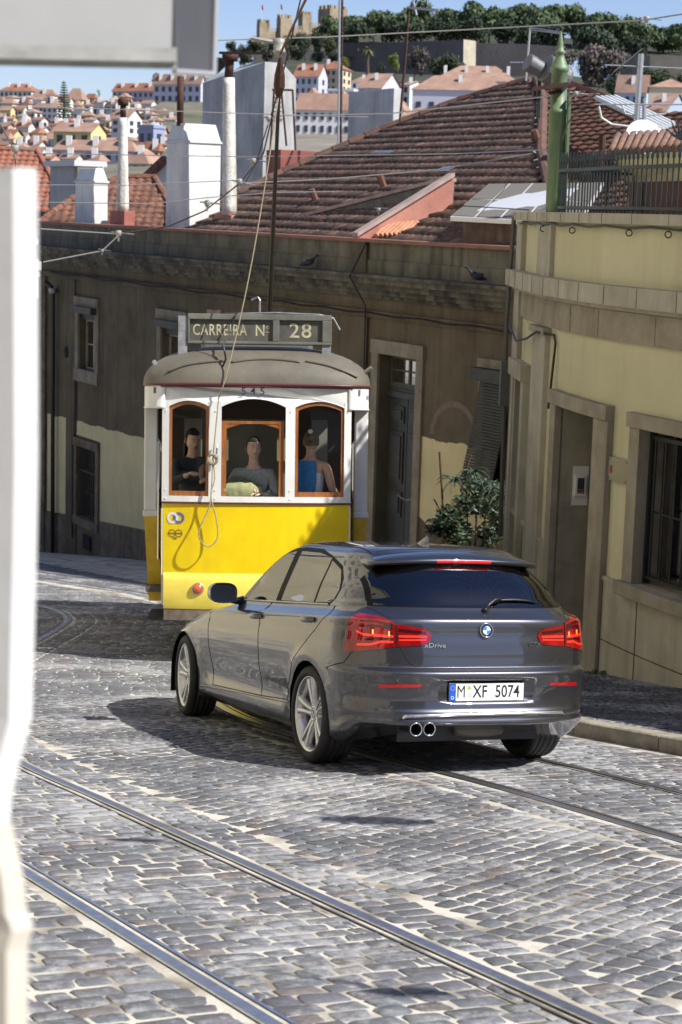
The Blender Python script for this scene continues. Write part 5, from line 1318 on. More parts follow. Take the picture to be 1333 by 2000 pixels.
q = MB(); q.tube([W(mid - .35 + .5 * k / 14, -4.85 - .05 * sin(pi * k / 14), -.16) for k in range(15)], .010, 5); q.build('door_chain', steel, dd, world=True)
# shutter leaning out on the right end
q = MB(); frame(q, W0, W, .16, .05, .14, .2); q.build('window_surround', stonefr, db, world=True)
q = MB()
for k in range(34): t = k / 34; z = -2.55 - 1.62 * t; w = .10 + .30 * t ** 1.2; q.hexa([W(.12, z - .05, w), W(1.0, z - .05, w), W(1.0, z - .05, w - .02), W(.12, z - .05, w - .02), W(.12, z - .008, w + .006), W(1.0, z - .008, w + .006), W(1.0, z - .008, w - .015), W(.12, z - .008, w - .015)])
q.fbox(W, .05, 1.05, -2.56, -2.36, .06, .26); q.build('rolling_shutter', mat('dark slatted blind', (.035, .036, .028), .6, var=.3, vscale=6), db, world=True)
# half ring in slightly paler brown than the wall
q = MB(); arc = [W(1.85 + .75 * cos(pi * k / 24), -3.62 + .62 * sin(pi * k / 24), .003) for k in range(25)]; arc2 = [W(1.85 + .64 * cos(pi * k / 24), -3.62 + .52 * sin(pi * k / 24), .003) for k in range(25)]
q.grid([arc, arc2]); q.build('wall_arc', mat('paler brown plaster', (.17, .13, .095), .9, var=.2, vscale=20), db, world=True)
# pipes and cables
pipe = thing('downpipe', 'dark rainwater pipe running down the left end of the brown house', 'pipe', W(20.45, -8, .1))
q = MB(); q.tube([W(20.5, -1.9, .35), W(20.5, -2.05, .16), W(20.5, -2.2, .12), W(20.45, -8.9, .12)], .055, 8); q.build('pipe', mat('dark painted pipe', (.03, .028, .025), .5), pipe, world=True, smooth=True)
q = MB(); q.lathe([(.05, 0), (.10, .02), (.11, .14), (.10, .14), (.0, .10)], Matrix.Translation(W(20.5, -2.22, .12)), 12); q.build('hopper', steel, pipe, world=True)
q = MB(); q.tube([W(19.12, -4.3, .02), W(19.12, -5.5, .02), W(19.22, -5.75, .06), W(19.22, -8.2, .06)], .03, 6); tag(q.build('cable_conduit', mat('dark conduit', (.03, .028, .025), .6)), 'thin dark conduit beside the barred basement window at far left', 'pipe')
q = MB()
for (s0, z0), (s1, z1), sg in (((-.5, -1.72), (8, -1.70), .04), ((8, -1.70), (21, -1.68), .05)): q.tube([W(lerp(s0, s1, k / 20), lerp(z0, z1, k / 20) - sg * sin(pi * k / 20 * 5) ** 2, .10) for k in range(21)], .012, 4)
tag(q.build('facade_cable', black), 'black cable sagging along the string course of the brown house', 'cable')
q = MB(); q.tube([W(4.75, -.5, .12), W(4.78, -1.1, .42), W(4.75, -1.6, .1), W(4.76, -4.6, .07)], .016, 5); tag(q.build('facade_cable', black), 'black cable hanging down the pilaster left of the dark panelled door', 'cable')
q = MB(); q.ball(W(19.7, -3.62, .05), .10, .10, .14, 12, 8); q.tube([W(19.7, -3.6, .05), W(19.75, -3.3, .04), W(19.72, -2.4, .03)], .012, 5); tag(q.build('round_vent', darkmetal, smooth=True), 'small dark round cap on the brown wall left of the upper window', 'vent')
# pigeons on the cornice
def pigeon(s, flip, label):
    p = thing('pigeon', label, 'pigeon', W(s, -1.04, .30) if False else W(s, -1.038, .28), 'pigeons on the cornice'); gm_ = mat('slate feathers', (.028, .03, .045), .85, var=.3, vscale=30); f = flip
    q = MB(); rr = []
    for i, (x, z, r) in enumerate(((-.17, .07, .012), (-.12, .08, .03), (-.05, .10, .055), (.02, .12, .065), (.08, .15, .055), (.11, .19, .033), (.125, .22, .027), (.14, .245, .030), (.165, .25, .022), (.18, .248, .008))):
        rr.append([Vector((f * (x + .0), r * .9 * cos(2 * pi * j / 12), z + r * sin(2 * pi * j / 12))) for j in range(12)])
    q.grid(rr, True); q.build('bird_body', gm_, p, smooth=True)
    q = MB(); q.tube([(f * .18, 0, .248), (f * .20, 0, .242)], [.006, .002], 5); q.build('beak', black, p)
    for s_ in (-1, 1):
        q = MB(); q.tube([(f * .02, s_ * .02, .06), (f * .03, s_ * .022, .0)], .005, 5); q.tube([(f * .01, s_ * .022, .003), (f * .055, s_ * .022, .003)], .004, 4); q.build('bird_leg', mat('pink legs', (.25, .08, .07), .6), p)
        q = MB(); q.ball((0, 0, 0), .10, .018, .045, 10, 6, M=Matrix.Translation((f * -.02, s_ * .055, .12)) @ Matrix.Rotation(f * .3, 4, 'Y')); q.build('wing', mat('wing feathers', (.045, .048, .065), .85), p, smooth=True)
pigeon(6.6, 1, 'pigeon sitting on the dark cornice above the tram, middle of the roof line'); pigeon(.95, -1, 'pigeon at the right end of the dark cornice by the yellow building')
# ================================================================== YELLOW BUILDING (right)
def RWf(s, z, w=0):      # s measured along WP from the near end; w out towards the street
    p, u = WP.at(s, 0); o = Vector((-u.y, u.x)); p = p + o * w; return Vector((p.x, p.y, z))
def s_of_y(y):
    lo, hi = 0, WP.L
    for _ in range(40):
        m = (lo + hi) / 2
        if WP.at(m)[0].y < y: lo = m
        else: hi = m
    return lo
def rbox(q, y0, y1, z0, z1, w0, w1, n=None):     # box following the curved wall, between depths y0..y1
    s0, s1 = s_of_y(y0), s_of_y(y1); n = n or max(1, int((s1 - s0) / .3)); 
    rows = []
    for k in range(n + 1):
        s = lerp(s0, s1, k / n); rows.append([RWf(s, z0, w0), RWf(s, z0, w1), RWf(s, z1, w1), RWf(s, z1, w0)])
    q.grid(rows, True); q.add(rows[0], [(0, 1, 2, 3)]); q.add(rows[-1], [(3, 2, 1, 0)])
yel = plaster('pale yellow plaster', (.56, .52, .33), (.64, .60, .40), (.44, .40, .27), .8, .3, .15)
lime = plaster('grey limestone trim', (.38, .35, .275), (.50, .465, .37), (.23, .205, .155), 2.0, .5, .3)
lime_d = plaster('warm limestone jamb', (.28, .245, .185), (.38, .34, .265), (.17, .145, .105), 3.0, .4, .3)
yb = thing('corner_house', 'pale yellow house curving round the corner with stone cornice at right', 'house', RWf(s_of_y(17), -4.3))
DR = (18.22, 19.36, -5.2, -1.93); WN = (16.35, 17.33, -3.42, -1.93); WF = (21.35, 22.1, -4.2, -1.86); WN2 = (13.3, 14.9, -3.42, -1.93)
def rwall(q, z0, z1, w, y0=6.7, y1=22.55):
    ys = sorted(set([y0 + (y1 - y0) * k / 60 for k in range(61)] + [v for h in (DR, WN, WF, WN2) for v in h[:2]])); zs = sorted(set([z0, z1] + [v for h in (DR, WN, WF, WN2) for v in h[2:] if z0 < v < z1]))
    for a, b2 in zip(ys, ys[1:]):
        sa, sb = s_of_y(a), s_of_y(b2)
        for c, d in zip(zs, zs[1:]):
            my, mz = (a + b2) / 2, (c + d) / 2
            if any(h[0] < my < h[1] and h[2] < mz < h[3] for h in (DR, WN, WF, WN2)): continue
            q.quad(RWf(sa, c, w), RWf(sb, c, w), RWf(sb, d, w), RWf(sa, d, w))
q = MB(); rwall(q, -3.5, .0, 0); q.build('wall', yel, yb, world=True)
q = MB(); rwall(q, -6.2, -3.48, .03); plq_ = q; plq_.mi = 1
q = MB()
for a, b2 in ((6.8, 18.0), (19.55, 22.5)): rbox(q, a, b2, -3.50, -3.46, 0, .045)
q.build('plinth_edge', lime, yb, world=True)
q = plq_    # block joints of the plinth
for y in (14.2, 15.4, 16.35, 17.25, 17.9, 20.1, 21.0): s = s_of_y(y); q.tube([RWf(s, -5.2, .031), RWf(s, -3.52, .031)], .006, 4)
for z in (-4.1,): q.tube([RWf(s_of_y(lerp(12, 18.0, k / 20)), z, .031) for k in range(21)], .006, 4)
q.build('plinth', [lime, mat('dark joint', (.07, .06, .05), .9)], yb, world=True)
frz = MB(); rbox(frz, 6.8, 22.55, -1.15, -.86, 0, .035)
crn = MB(); rbox(crn, 6.8, 22.6, -.85, -.805, -.02, .08); rbox(crn, 6.8, 22.6, -.803, -.615, -.02, .17)
cop_ = MB(); rbox(cop_, 6.8, 22.6, -.03, .07, -.4, .10)
for z_ in (frz, crn, cop_): z_.mi = 1
for k in range(26):
    y = 8 + k * .6; s = s_of_y(y); cop_.tube([RWf(s, -.025, .101), RWf(s, .065, .101)], .0025, 4); s = s_of_y(y + .33); crn.tube([RWf(s, -.80, .171), RWf(s, -.62, .171)], .003, 4)
for y in (17.2, 18.3, 19.1): s = s_of_y(y); frz.tube([RWf(s, -1.14, .036), RWf(s, -.87, .036)], .0025, 4)
for z_, nm_, m_ in ((frz, 'frieze', lime_d), (crn, 'cornice', lime), (cop_, 'coping', lime)): z_.build(nm_, [m_, MC['dark joint']], yb, world=True)
for a_ in ((20.0, 20.75, -.62, -.04, 0, .05), (20.0, 20.75, -5.9, -1.18, 0, .06), (22.0, 22.55, -5.9, -.04, 0, .06)): q = MB(); rbox(q, *a_); q.build('pilaster', lime, yb, world=True)
q = MB(); rbox(q, 19.95, 20.8, -1.24, -1.17, 0, .10); q.build('pilaster_cap', lime_d, yb, world=True)
# door: surround, deep reveal, leaf
def rquad(q, pts): q.quad(*[RWf(s_of_y(y), z, w) for y, z, w in pts])
q = MB(); rbox(q, 17.90, 18.22, -5.2, -1.93, -.02, .07, 2); rbox(q, 19.36, 19.56, -5.2, -1.93, -.02, .07, 2); rbox(q, 17.90, 19.58, -1.928, -1.78, -.02, .10, 3); q.build('door_surround', lime_d, yb, world=True, bevel=.008)
q = MB(); rquad(q, [(19.36, -5.2, .0), (19.36, -1.93, .0), (19.36, -1.93, -.62), (19.36, -5.2, -.62)]); rquad(q, [(18.22, -5.2, .0), (18.22, -1.93, .0), (18.22, -1.93, -.62), (18.22, -5.2, -.62)]); rquad(q, [(18.22, -1.93, 0), (19.36, -1.93, 0), (19.36, -1.93, -.62), (18.22, -1.93, -.62)]); q.build('door_reveal', lime_d, yb, world=True)
q = MB(); M0 = RWf(s_of_y(19.36), 0, -.60); M1 = RWf(s_of_y(18.22), 0, -.60); ud = (M1 - M0).normalized(); od = Vector((ud.y, -ud.x, 0)); od = od if od.x < 0 else -od
DRf = lambda u, z, w: M0 + ud * u + od * w + Vector((0, 0, z)); Ld = (M1 - M0).length
q.fbox(DRf, 0, Ld, -5.2, -1.93, -.05, 0)
for k in range(5): q.fbox(DRf, .12, Ld - .12, -4.6 + k * .54, -4.16 + k * .54, .001, .02); q.fbox(DRf, .20, Ld - .20, -4.52 + k * .54, -4.24 + k * .54, .0205, .035)
q.build('door', mat('black panelled door', (.012, .013, .013), .35, coat=.3), yb, world=True)
q = MB(); rquad(q, [(18.22, -4.62, 0), (19.36, -4.62, 0), (19.36, -4.62, -.6), (18.22, -4.62, -.6)]); q.build('door_step', lime, yb, world=True)
# intercom on the reveal facing us
rv = (RWf(s_of_y(19.36), 0, -.62) - RWf(s_of_y(19.36), 0, 0)); rl_ = rv.length; rv.normalize(); rn = Vector((rv.y, -rv.x, 0)); rn = rn if rn.y < 0 else -rn; R0 = RWf(s_of_y(19.36), 0, 0)
IC = lambda u, z, w: R0 + rv * u + rn * w + Vector((0, 0, z))
ic = thing('intercom', 'white door intercom on a white plate inside the right hand doorway', 'intercom', IC(.2, -2.8, .02))
q = MB(); q.fbox(IC, .16, .33, -3.0, -2.58, .001, .012); q.build('back_plate', mat('white plastic', (.75, .75, .74), .4), ic, world=True)
q = MB(); q.fbox(IC, .175, .30, -2.90, -2.67, .0125, .05); q.build('housing', MC['white plastic'], ic, world=True, bevel=.006)
q = MB(); q.fbox(IC, .200, .275, -2.865, -2.70, .0505, .054); q.build('screen', mat('intercom panel', (.06, .07, .07), .2), ic, world=True)
for z in (-2.85, -2.825): q = MB(); q.fbox(IC, .205, .27, z - .008, z + .006, .0545, .057); q.build('call_button', mat('brass button', (.35, .26, .08), .4, .5), ic, world=True)
# barred window
def rwindow(H, fr, bars, label):
    y0, y1, z0, z1 = H; q = MB()
    rbox(q, y0 - .17, y0 - .001, z0, z1, -.02, .06, 1); rbox(q, y1 + .001, y1 + .17, z0, z1, -.02, .06, 1); rbox(q, y0 - .19, y1 + .19, z1 + .002, z1 + .14, -.02, .09, 3); rbox(q, y0 - .2, y1 + .2, z0 - .13, z0 - .002, -.02, .13, 3); q.build('window_surround', lime_d, yb, world=True, bevel=.006)
    q = MB(); s0, s1 = s_of_y(y0), s_of_y(y1)
    for s in (s0, s1): q.quad(RWf(s, z0, 0), RWf(s, z1, 0), RWf(s, z1, -.3), RWf(s, z0, -.3))
    q.quad(RWf(s0, z1, 0), RWf(s1, z1, 0), RWf(s1, z1, -.3), RWf(s0, z1, -.3)); q.quad(RWf(s0, z0, 0), RWf(s1, z0, 0), RWf(s1, z0, -.3), RWf(s0, z0, -.3)); q.build('window_reveal', lime_d, yb, world=True)
    q = MB(); rbox(q, y0, y1, z0, z0 + .06, -.28, -.22, 1); rbox(q, y0, y1, z1 - .06, z1, -.28, -.22, 1)
    for t in (0, .48, .94): rbox(q, lerp(y0, y1, t), lerp(y0, y1, t + .06), z0 + .06, z1 - .06, -.28, -.22, 1)
    f = q.build('window', mat('brown window wood', (.06, .045, .035), .5), yb, world=True)
    q = MB(); q.quad(RWf(s0, z0, -.25), RWf(s1, z0, -.25), RWf(s1, z1, -.25), RWf(s0, z1, -.25)); q.build('pane', wglass, f, world=True)
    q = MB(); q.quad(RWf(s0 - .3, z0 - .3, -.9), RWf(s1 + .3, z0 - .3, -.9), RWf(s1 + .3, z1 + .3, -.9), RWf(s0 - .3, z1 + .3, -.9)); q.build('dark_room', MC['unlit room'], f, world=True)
    q = MB(); sa, sb = lerp(s0, s1, .06), lerp(s0, s1, .40); q.grid([[RWf(lerp(sa, sb, k / 16), z, -.34 + .02 * sin(k * 1.9)) for k in range(17)] for z in (z0, z1)]); q.build('curtain', mat('grey brown curtain', (.20, .165, .15), .9), f, world=True)
    if bars:
        q = MB(); n = bars
        rbox(q, y0 + .02, y1 - .02, z1 - .10, z1 - .06, -.12, -.07, 2); rbox(q, y0 + .02, y1 - .02, z0 + .05, z0 + .08, -.12, -.07, 2); rbox(q, y0 + .02, y1 - .02, lerp(z0, z1, .47) - .008, lerp(z0, z1, .47) + .008, -.11, -.09, 2); rbox(q, y0 + .0, y0 + .03, z0, z1, -.13, -.06, 1); rbox(q, y1 - .03, y1, z0, z1, -.13, -.06, 1)
        for k in range(n): s = lerp(s0, s1, (k + .7) / n); q.tube([RWf(s, z0 + .05, -.10), RWf(s, z1 - .08, -.10)], .012, 6)
        q.build('window_bars', darkmetal, f, world=True)
rwindow(WN, 1, 6, ''); rwindow(WN2, 1, 6, '')
y0, y1, z0, z1 = WF
q = MB(); rbox(q, y0 - .22, y0 - .001, z0, z1, -.02, .08, 1); rbox(q, y1 + .001, y1 + .2, z0, z1, -.02, .08, 1); rbox(q, y0 - .22, y1 + .2, z1 + .002, z1 + .2, -.02, .12, 2); q.build('window_surround', lime, yb, world=True, bevel=.006)
q = MB(); rbox(q, y0, y1, z0, z1, -.10, -.04, 1); f = q.build('window', mat('dark blue grey shutter', (.03, .035, .045), .45), yb, world=True)
q = MB(); rbox(q, y0, y1, -2.55, -2.53, -.04, -.02, 1); rbox(q, y0, y1, -3.4, -3.38, -.04, -.02, 1); q.build('shutter_bars', darkmetal, f, world=True)
# plaque
pq = thing('wall_plaque', 'small transparent plastic plaque with a red mark beside the barred window', 'sign', RWf(s_of_y(17.65), -2.4, .05))
PQ = lambda u, z, w: RWf(s_of_y(17.90 - u), z, w)
q = MB(); q.fbox(PQ, .0, .36, -2.50, -2.27, .03, .036); q.build('plate', mat('aged acrylic plate', (.36, .33, .22), .25), pq, world=True)
q = MB(); q.ball(PQ(.07, -2.39, .035), .022, .006, .045, 10, 6); q.build('red_mark', mat('faded red print', (.45, .10, .09), .5), pq, world=True)
for u, z in ((.02, -2.29), (.02, -2.48), (.34, -2.29), (.34, -2.48)):
    q = MB(); q.ball(PQ(u, z, .038), .010, n=6, m=4); q.build('screw', steel, pq, world=True)
# cables under coping and on the wall
def sag(a, b2, d, n=12): return [a.lerp(b2, k / n) - Vector((0, 0, d * sin(pi * k / n))) for k in range(n + 1)]
q = MB(); pts = []
for k in range(24): y = lerp(12, 22.2, k / 23); pts.append(RWf(s_of_y(y), -.05 - .018 * (k % 2), .06))
q.tube(pts, .012, 5); tag(q.build('wall_cable', black), 'bundle of black cables clipped under the coping of the yellow house', 'cable')
q = MB(); q.tube([RWf(s_of_y(22.5), -1.25, .12), RWf(s_of_y(21.6), -1.42, .12), RWf(s_of_y(20.8), -1.34, .12), RWf(s_of_y(20.2), -1.22, .12), RWf(s_of_y(19.7), -1.22, .03), RWf(s_of_y(19.62), -1.3, .03), RWf(s_of_y(19.6), -2.0, .08)], .014, 5); tag(q.build('wall_cable', black), 'black cable looping under the cornice and down beside the right hand doorway', 'cable')
q = MB(); q.tube([RWf(s_of_y(22.55), .0, .10), RWf(s_of_y(22.5), -1.2, .14), RWf(s_of_y(22.52), -3.9, .10)], .03, 5); q.fbox(lambda u, z, w: RWf(s_of_y(22.3) + u, z, w), .0, .16, -2.25, -1.72, .09, .20); tag(q.build('cable_box', mat('grey cable box', (.11, .11, .10), .6)), 'grey cable box and conduit on the far corner of the yellow house', 'cable box')
for y, lb_ in ((20.4, 'nearest the far corner of the yellow house'), (19.1, 'above the right hand doorway'), (17.7, 'between the doorway and the barred window'), (17.05, 'above the barred window')):
    q = MB(); c = RWf(s_of_y(y), -.11, .06); q.tube([c + Vector((.03 * cos(a), 0, .03 * sin(a))) for a in [2 * pi * k / 10 for k in range(10)]], .006, 4, closed=True); tag(q.build('wall_ring', darkmetal), 'small iron ring under the coping, ' + lb_, 'ring', 'iron rings under the coping')
# railing
rail_t = thing('spiked_railing', 'dark green iron railing with spear points on the yellow house terrace', 'railing', RWf(s_of_y(18), .07))
grn = mat('dark green iron', (.022, .032, .032), .45, .3, var=.3, vscale=10)
lay = Path(catmull([(p.x + .12, p.y) for p in WP.p[2:-8]] + [(2.22, 20.6), (2.42, 20.95), (3.2, 21.1), (4.2, 21.0)], 1)) if False else None
rp = catmull([tuple(RWf(s_of_y(y), 0, -.16).xy) for y in (10, 13, 15, 16.6, 17.8, 18.8, 19.6)] + [(2.27, 20.3), (2.45, 20.65), (2.85, 20.8), (3.5, 20.8)], 8); RPt = Path(rp)
q = MB(); d = 0; rows = []
def railbar(z0, z1, hw):
    rows = []
    for p_ in [RPt.at(RPt.L * k / 90)[0] for k in range(91)]:
        rows.append(p_)
    out = []
    for i, p_ in enumerate(rows):
        a = rows[min(i + 1, 90)] - rows[max(i - 1, 0)]; a.normalize(); n_ = Vector((a.y, -a.x)) * hw
        out.append([Vector((p_.x + n_.x, p_.y + n_.y, z0)), Vector((p_.x - n_.x, p_.y - n_.y, z0)), Vector((p_.x - n_.x, p_.y - n_.y, z1)), Vector((p_.x + n_.x, p_.y + n_.y, z1))])
    q.grid(out, True)
railbar(.50, .535, .020); railbar(.11, .14, .016); q.build('rails', grn, rail_t, world=True)
q = MB(); d = RPt.L * .02; bar_m = None; nb = 0
while d < RPt.L:
    p_ = RPt.at(d)[0]
    if p_.x < .2 * p_.y + .35:
        M = Matrix.Translation((p_.x, p_.y, 0))
        if bar_m is None:
            b_ = MB(); b_.tube([(0, 0, .07), (0, 0, .585)], .0085, 6); b_.lathe([(.009, .585), (.017, .61), (.012, .66), (.002, .715)], n=6); bar_m = b_.build('bar', grn, rail_t, world=True); bar_m.matrix_basis = M; bar0 = bar_m
        else:
            c = bar0.copy(); COL.objects.link(c); c.matrix_basis = M; nb += 1
    d += .098 if nb < 95 else .5
# terrace slab behind the railing
q = MB(); rbox(q, 9, 22.5, -.9, -.04, -6.5, -.39); q.build('terrace', lime_d, yb, world=True)
# ================================================================== ROOFS AND CHIMNEYS JUST BEHIND
def BP(s, pd, z): return W(s, z, -pd)       # pd = distance behind the facade line
tile_cols = []
def tile_mat(name, c1, c2, c3):
    m = bpy.data.materials.new(name); nt, N, L, b = nodes(m)
    tc = N.new('ShaderNodeTexCoord'); n1 = N.new('ShaderNodeTexNoise'); n1.inputs['Scale'].default_value = .9; n1.inputs['Detail'].default_value = 9; n1.inputs['Roughness'].default_value = .65; L.new(tc.outputs['Object'], n1.inputs['Vector'])
    n2 = N.new('ShaderNodeTexNoise'); n2.inputs['Scale'].default_value = 7; n2.inputs['Detail'].default_value = 6; L.new(tc.outputs['Object'], n2.inputs['Vector'])
    at_ = N.new('ShaderNodeVertexColor'); at_.layer_name = 'tone'
    mx0 = N.new('ShaderNodeMixRGB'); L.new(at_.outputs[0], mx0.inputs[0]); mx0.inputs[1].default_value = (*c1, 1); mx0.inputs[2].default_value = (*c2, 1)
    r = N.new('ShaderNodeValToRGB'); r.color_ramp.elements[0].position = .42; r.color_ramp.elements[1].position = .60; L.new(n2.outputs[0], r.inputs[0])
    mx = N.new('ShaderNodeMixRGB'); L.new(r.outputs[0], mx.inputs[0]); L.new(mx0.outputs[0], mx.inputs[1]); mx.inputs[2].default_value = (*c3, 1)
    r2 = N.new('ShaderNodeValToRGB'); r2.color_ramp.elements[0].position = .35; r2.color_ramp.elements[0].color = (.55, .55, .55, 1); r2.color_ramp.elements[1].position = .7; L.new(n1.outputs[0], r2.inputs[0])
    mu = N.new('ShaderNodeMixRGB'); mu.blend_type = 'MULTIPLY'; mu.inputs[0].default_value = 1; L.new(mx.outputs[0], mu.inputs[1]); L.new(r2.outputs[0], mu.inputs[2])
    L.new(mu.outputs[0], b.inputs['Base Color']); b.inputs['Roughness'].default_value = .85; return m
tiles_old = tile_mat('old brown roof tiles', (.175, .10, .07), (.31, .19, .14), (.09, .068, .055))
tiles_red = tile_mat('red clay tiles', (.27, .115, .07), (.35, .165, .105), (.15, .075, .052))
def tiled(fn, Lfun, Rfun, V, course=.36, pitch=.20, amp=.035, step=.05, seed=1, mat_=None, name='tiles', parent=None, m=8):
    """fn(u, v, h): point on the roof plane, u along the eave, v up the slope; u runs between Lfun(v) and Rfun(v)"""
    rnd = random.Random(seed); q = MB(); tone = []
    v = 0; k = 0
    while v < V:
        v1 = min(v + course, V); lo0, hi0 = Lfun((v + v1) / 2), Rfun((v + v1) / 2)
        n0, n1 = int(math.floor(lo0 / pitch)), int(math.ceil(hi0 / pitch)); sagg = rnd.uniform(-.012, .012)
        base = len(q.v); cols = []; tn = {}
        for i in range(n0 * 4, n1 * 4 + 1):
            c = i // 4; ph = (i % 4) / 4
            if c not in tn: tn[c] = rnd.random() ** 1.6
            u = i * pitch / 4; u = max(lo0, min(hi0, u)); hgt = amp * sin(pi * (ph if ph <= 1 else 1)) if (i % 4) != 0 else -.004
            ww = .012 * noise.noise(Vector((u * .7, v * .9, seed)))
            cols.append(u)
            q.v.append(tuple(fn(u, v - .03, hgt + step + ww + sagg))); q.v.append(tuple(fn(u, v1, hgt + ww + sagg))); q.v.append(tuple(fn(u, v - .03, ww - .05)))
            tone += [tn[c]] * 3
        for j in range(len(cols) - 1):
            a = base + j * 3; q.f.append([a, a + 3, a + 4, a + 1]); q.f.append([a + 2, a + 5, a + 3, a]); q.m += [0, 0]
        v = v1; k += 1
    me = bpy.data.meshes.new(name); me.from_pydata(q.v, [], q.f); me.update()
    ca = me.color_attributes.new('tone', 'FLOAT_COLOR', 'POINT'); fl = []
    for t in tone: fl += [t, t, t, 1]
    ca.data.foreach_set('color', fl); me.polygons.foreach_set('use_smooth', [True] * len(q.f)); me.materials.append(mat_ or tiles_old)
    return link(name, me, parent, world=parent is not None)
def ridge_tiles(q, path, r=.10, seg=.40):
    pa = Path([Vector(p) for p in path]) if False else None
    pts = [Vector(p) for p in path]
    for a, b2 in zip(pts, pts[1:]):
        L_ = (b2 - a).length; n = max(1, int(L_ / seg)); d = (b2 - a) / n
        for k in range(n): s = a + d * k; q.tube([s - d * .04, s + d * 1.04], [r * 1.08, r * .9], 8)
nnV = Vector((-BN.x, -BN.y, 0)) if False else Vector((BU.y, -BU.x, 0))   # horizontal, away from the street
BU3 = Vector((BU.x, BU.y, 0))
th = math.atan(.48); ups = (nnV * cos(th) + Vector((0, 0, sin(th)))); nor = (-nnV * sin(th) + Vector((0, 0, cos(th))))
R0 = BP(0, .55, -.50)
RF = lambda u, v, h: R0 + BU3 * u + ups * v + nor * h
peakv = 8.13
rt = thing('house_roof', 'large hipped roof of old brown clay tiles behind the brown house', 'roof', BP(6, 3, -.5))
hipL = lambda v: interp([(0, 15.0), (3.1, 14.7), (5.5, 14.0), (7.1, 13.0), (8.13, 11.6)], v)
hipR = lambda v: interp([(0, 0.2), (1.5, 2.0), (3.95, 5.6), (6.75, 9.25), (8.13, 11.3)], v)
tiled(RF, hipR, hipL, peakv, seed=3, name='main_slope', parent=rt)
q = MB(); ridge_tiles(q, [RF(hipL(v), v, .05) for v in (0, 1.5, 3.1, 4.3, 5.5, 7.1, 8.13)]); ridge_tiles(q, [RF(hipR(v), v, .05) for v in (8.13, 6.75, 3.95, 1.5, 0)]); q.build('hip_tiles', mat('dark hip tiles', (.16, .075, .05), .85, col2=(.07, .05, .04), vscale=3), rt, world=True)
O2 = P(1087, 418, 31.2); U2 = (P(1350, 400, 30.0) - O2); lu = U2.length; U2.normalize(); PK = RF(11.4, 8.1, 0); vv_ = PK - O2; up2 = (vv_ - U2 * vv_.dot(U2)); V2 = up2.length; up2.normalize(); n2_ = U2.cross(up2); n2_ = n2_ if n2_.y < 0 else -n2_
c2 = P(1312, 252, 36.5) - O2; uB, vB = c2.dot(U2), c2.dot(up2); pk_u = vv_.dot(U2)
tiled(lambda u, v, h: O2 + U2 * u + up2 * v + n2_ * h, lambda v: pk_u * v / V2, lambda v: lu + 1.5 if v < vB else lerp(uB, pk_u + .05, min(1, (v - vB) / (V2 - vB))), V2, course=.33, pitch=.22, seed=8, name='end_slope', parent=rt, mat_=tile_mat('dark worn tiles', (.15, .06, .038), (.21, .09, .055), (.08, .045, .03)))
q = MB(); a, b2 = PK + Vector((.2, 0, .15)), P(1318, 252, 36.5) + Vector((0, 0, .1)); 
q.hexa([a + Vector((0, -.05, -.25)), b2 + Vector((0, -.05, -.25)), b2 + Vector((0, .5, -.25)), a + Vector((0, .5, -.25)), a + Vector((0, -.05, .12)), b2 + Vector((0, -.05, .05)), b2 + Vector((0, .5, .1)), a + Vector((0, .5, .17))]); q.build('ridge_flashing', mat('pink flashing', (.36, .15, .12), .7, col2=(.24, .09, .07), vscale=2), rt, world=True)
# loose tiles and vents on the slope
q = MB()
for u, v in ((8.9, 2.3), (10.6, 1.6), (6.3, 4.4)): q.tube([RF(u, v, .0), RF(u, v, .30)], .07, 7)
q.build('roof_vents', mat('red vent', (.16, .075, .05), .85), rt, world=True)
q = MB()
for u, v, w in ((12.2, 3.9, .9), (8.0, 3.0, .5)): q.quad(RF(u, v, .07), RF(u - w, v, .07), RF(u - w, v + .25, .07), RF(u, v + .25, .07))
q.build('zinc_patches', mat('zinc sheet', (.30, .31, .32), .4, .6), rt, world=True)
q = MB(); q.hexa([BP(S0, .30, -1.0), BP(S1, .30, -1.0), BP(S1, .9, -1.0), BP(S0, .9, -1.0), BP(S0, .30, -.62), BP(S1, .30, -.62), BP(S1, .9, -.5), BP(S0, .9, -.5)]); q.build('gutter', mat('grey lead gutter', (.20, .19, .18), .6, var=.3, vscale=3), db, world=True)
# ---------------- wedge walls
pinkm = plaster('pink painted render', (.46, .20, .15), (.56, .27, .21), (.30, .16, .12), 1.5, .3, .3); greym = plaster('grey stained render', (.16, .15, .135), (.27, .25, .225), (.07, .065, .06), 1.4, .7, .4)
copm = mat('pale pink coping', (.42, .32, .28), .8, var=.2, vscale=3)
def wedge_wall(a, b2, zt0, zt1, zb, th_, m, cop, name, label):
    a = Vector(a); b2 = Vector(b2); d = Vector((b2.x - a.x, b2.y - a.y, 0)).normalized(); n_ = Vector((-d.y, d.x, 0)) * th_
    A, B = Vector((a.x, a.y, 0)), Vector((b2.x, b2.y, 0)); z = lambda p, h: p + Vector((0, 0, h))
    t = thing('roof_wall', label, 'wall', z(A.lerp(B, .5), zb)); q = MB(); q.hexa([z(A, zb), z(B, zb), z(B + n_, zb), z(A + n_, zb), z(A, zt0), z(B, zt1), z(B + n_, zt1), z(A + n_, zt0)]); q.build('masonry', m, t, world=True)
    e = n_ * .18; q = MB(); q.hexa([z(A - e, zt0 + .004), z(B - e, zt1 + .004), z(B + n_ + e, zt1 + .004), z(A + n_ + e, zt0 + .004), z(A - e, zt0 + .07), z(B - e, zt1 + .07), z(B + n_ + e, zt1 + .07), z(A + n_ + e, zt0 + .07)]); q.build('wall_coping', cop, t, world=True)
apex = P(878, 345, 34.2)
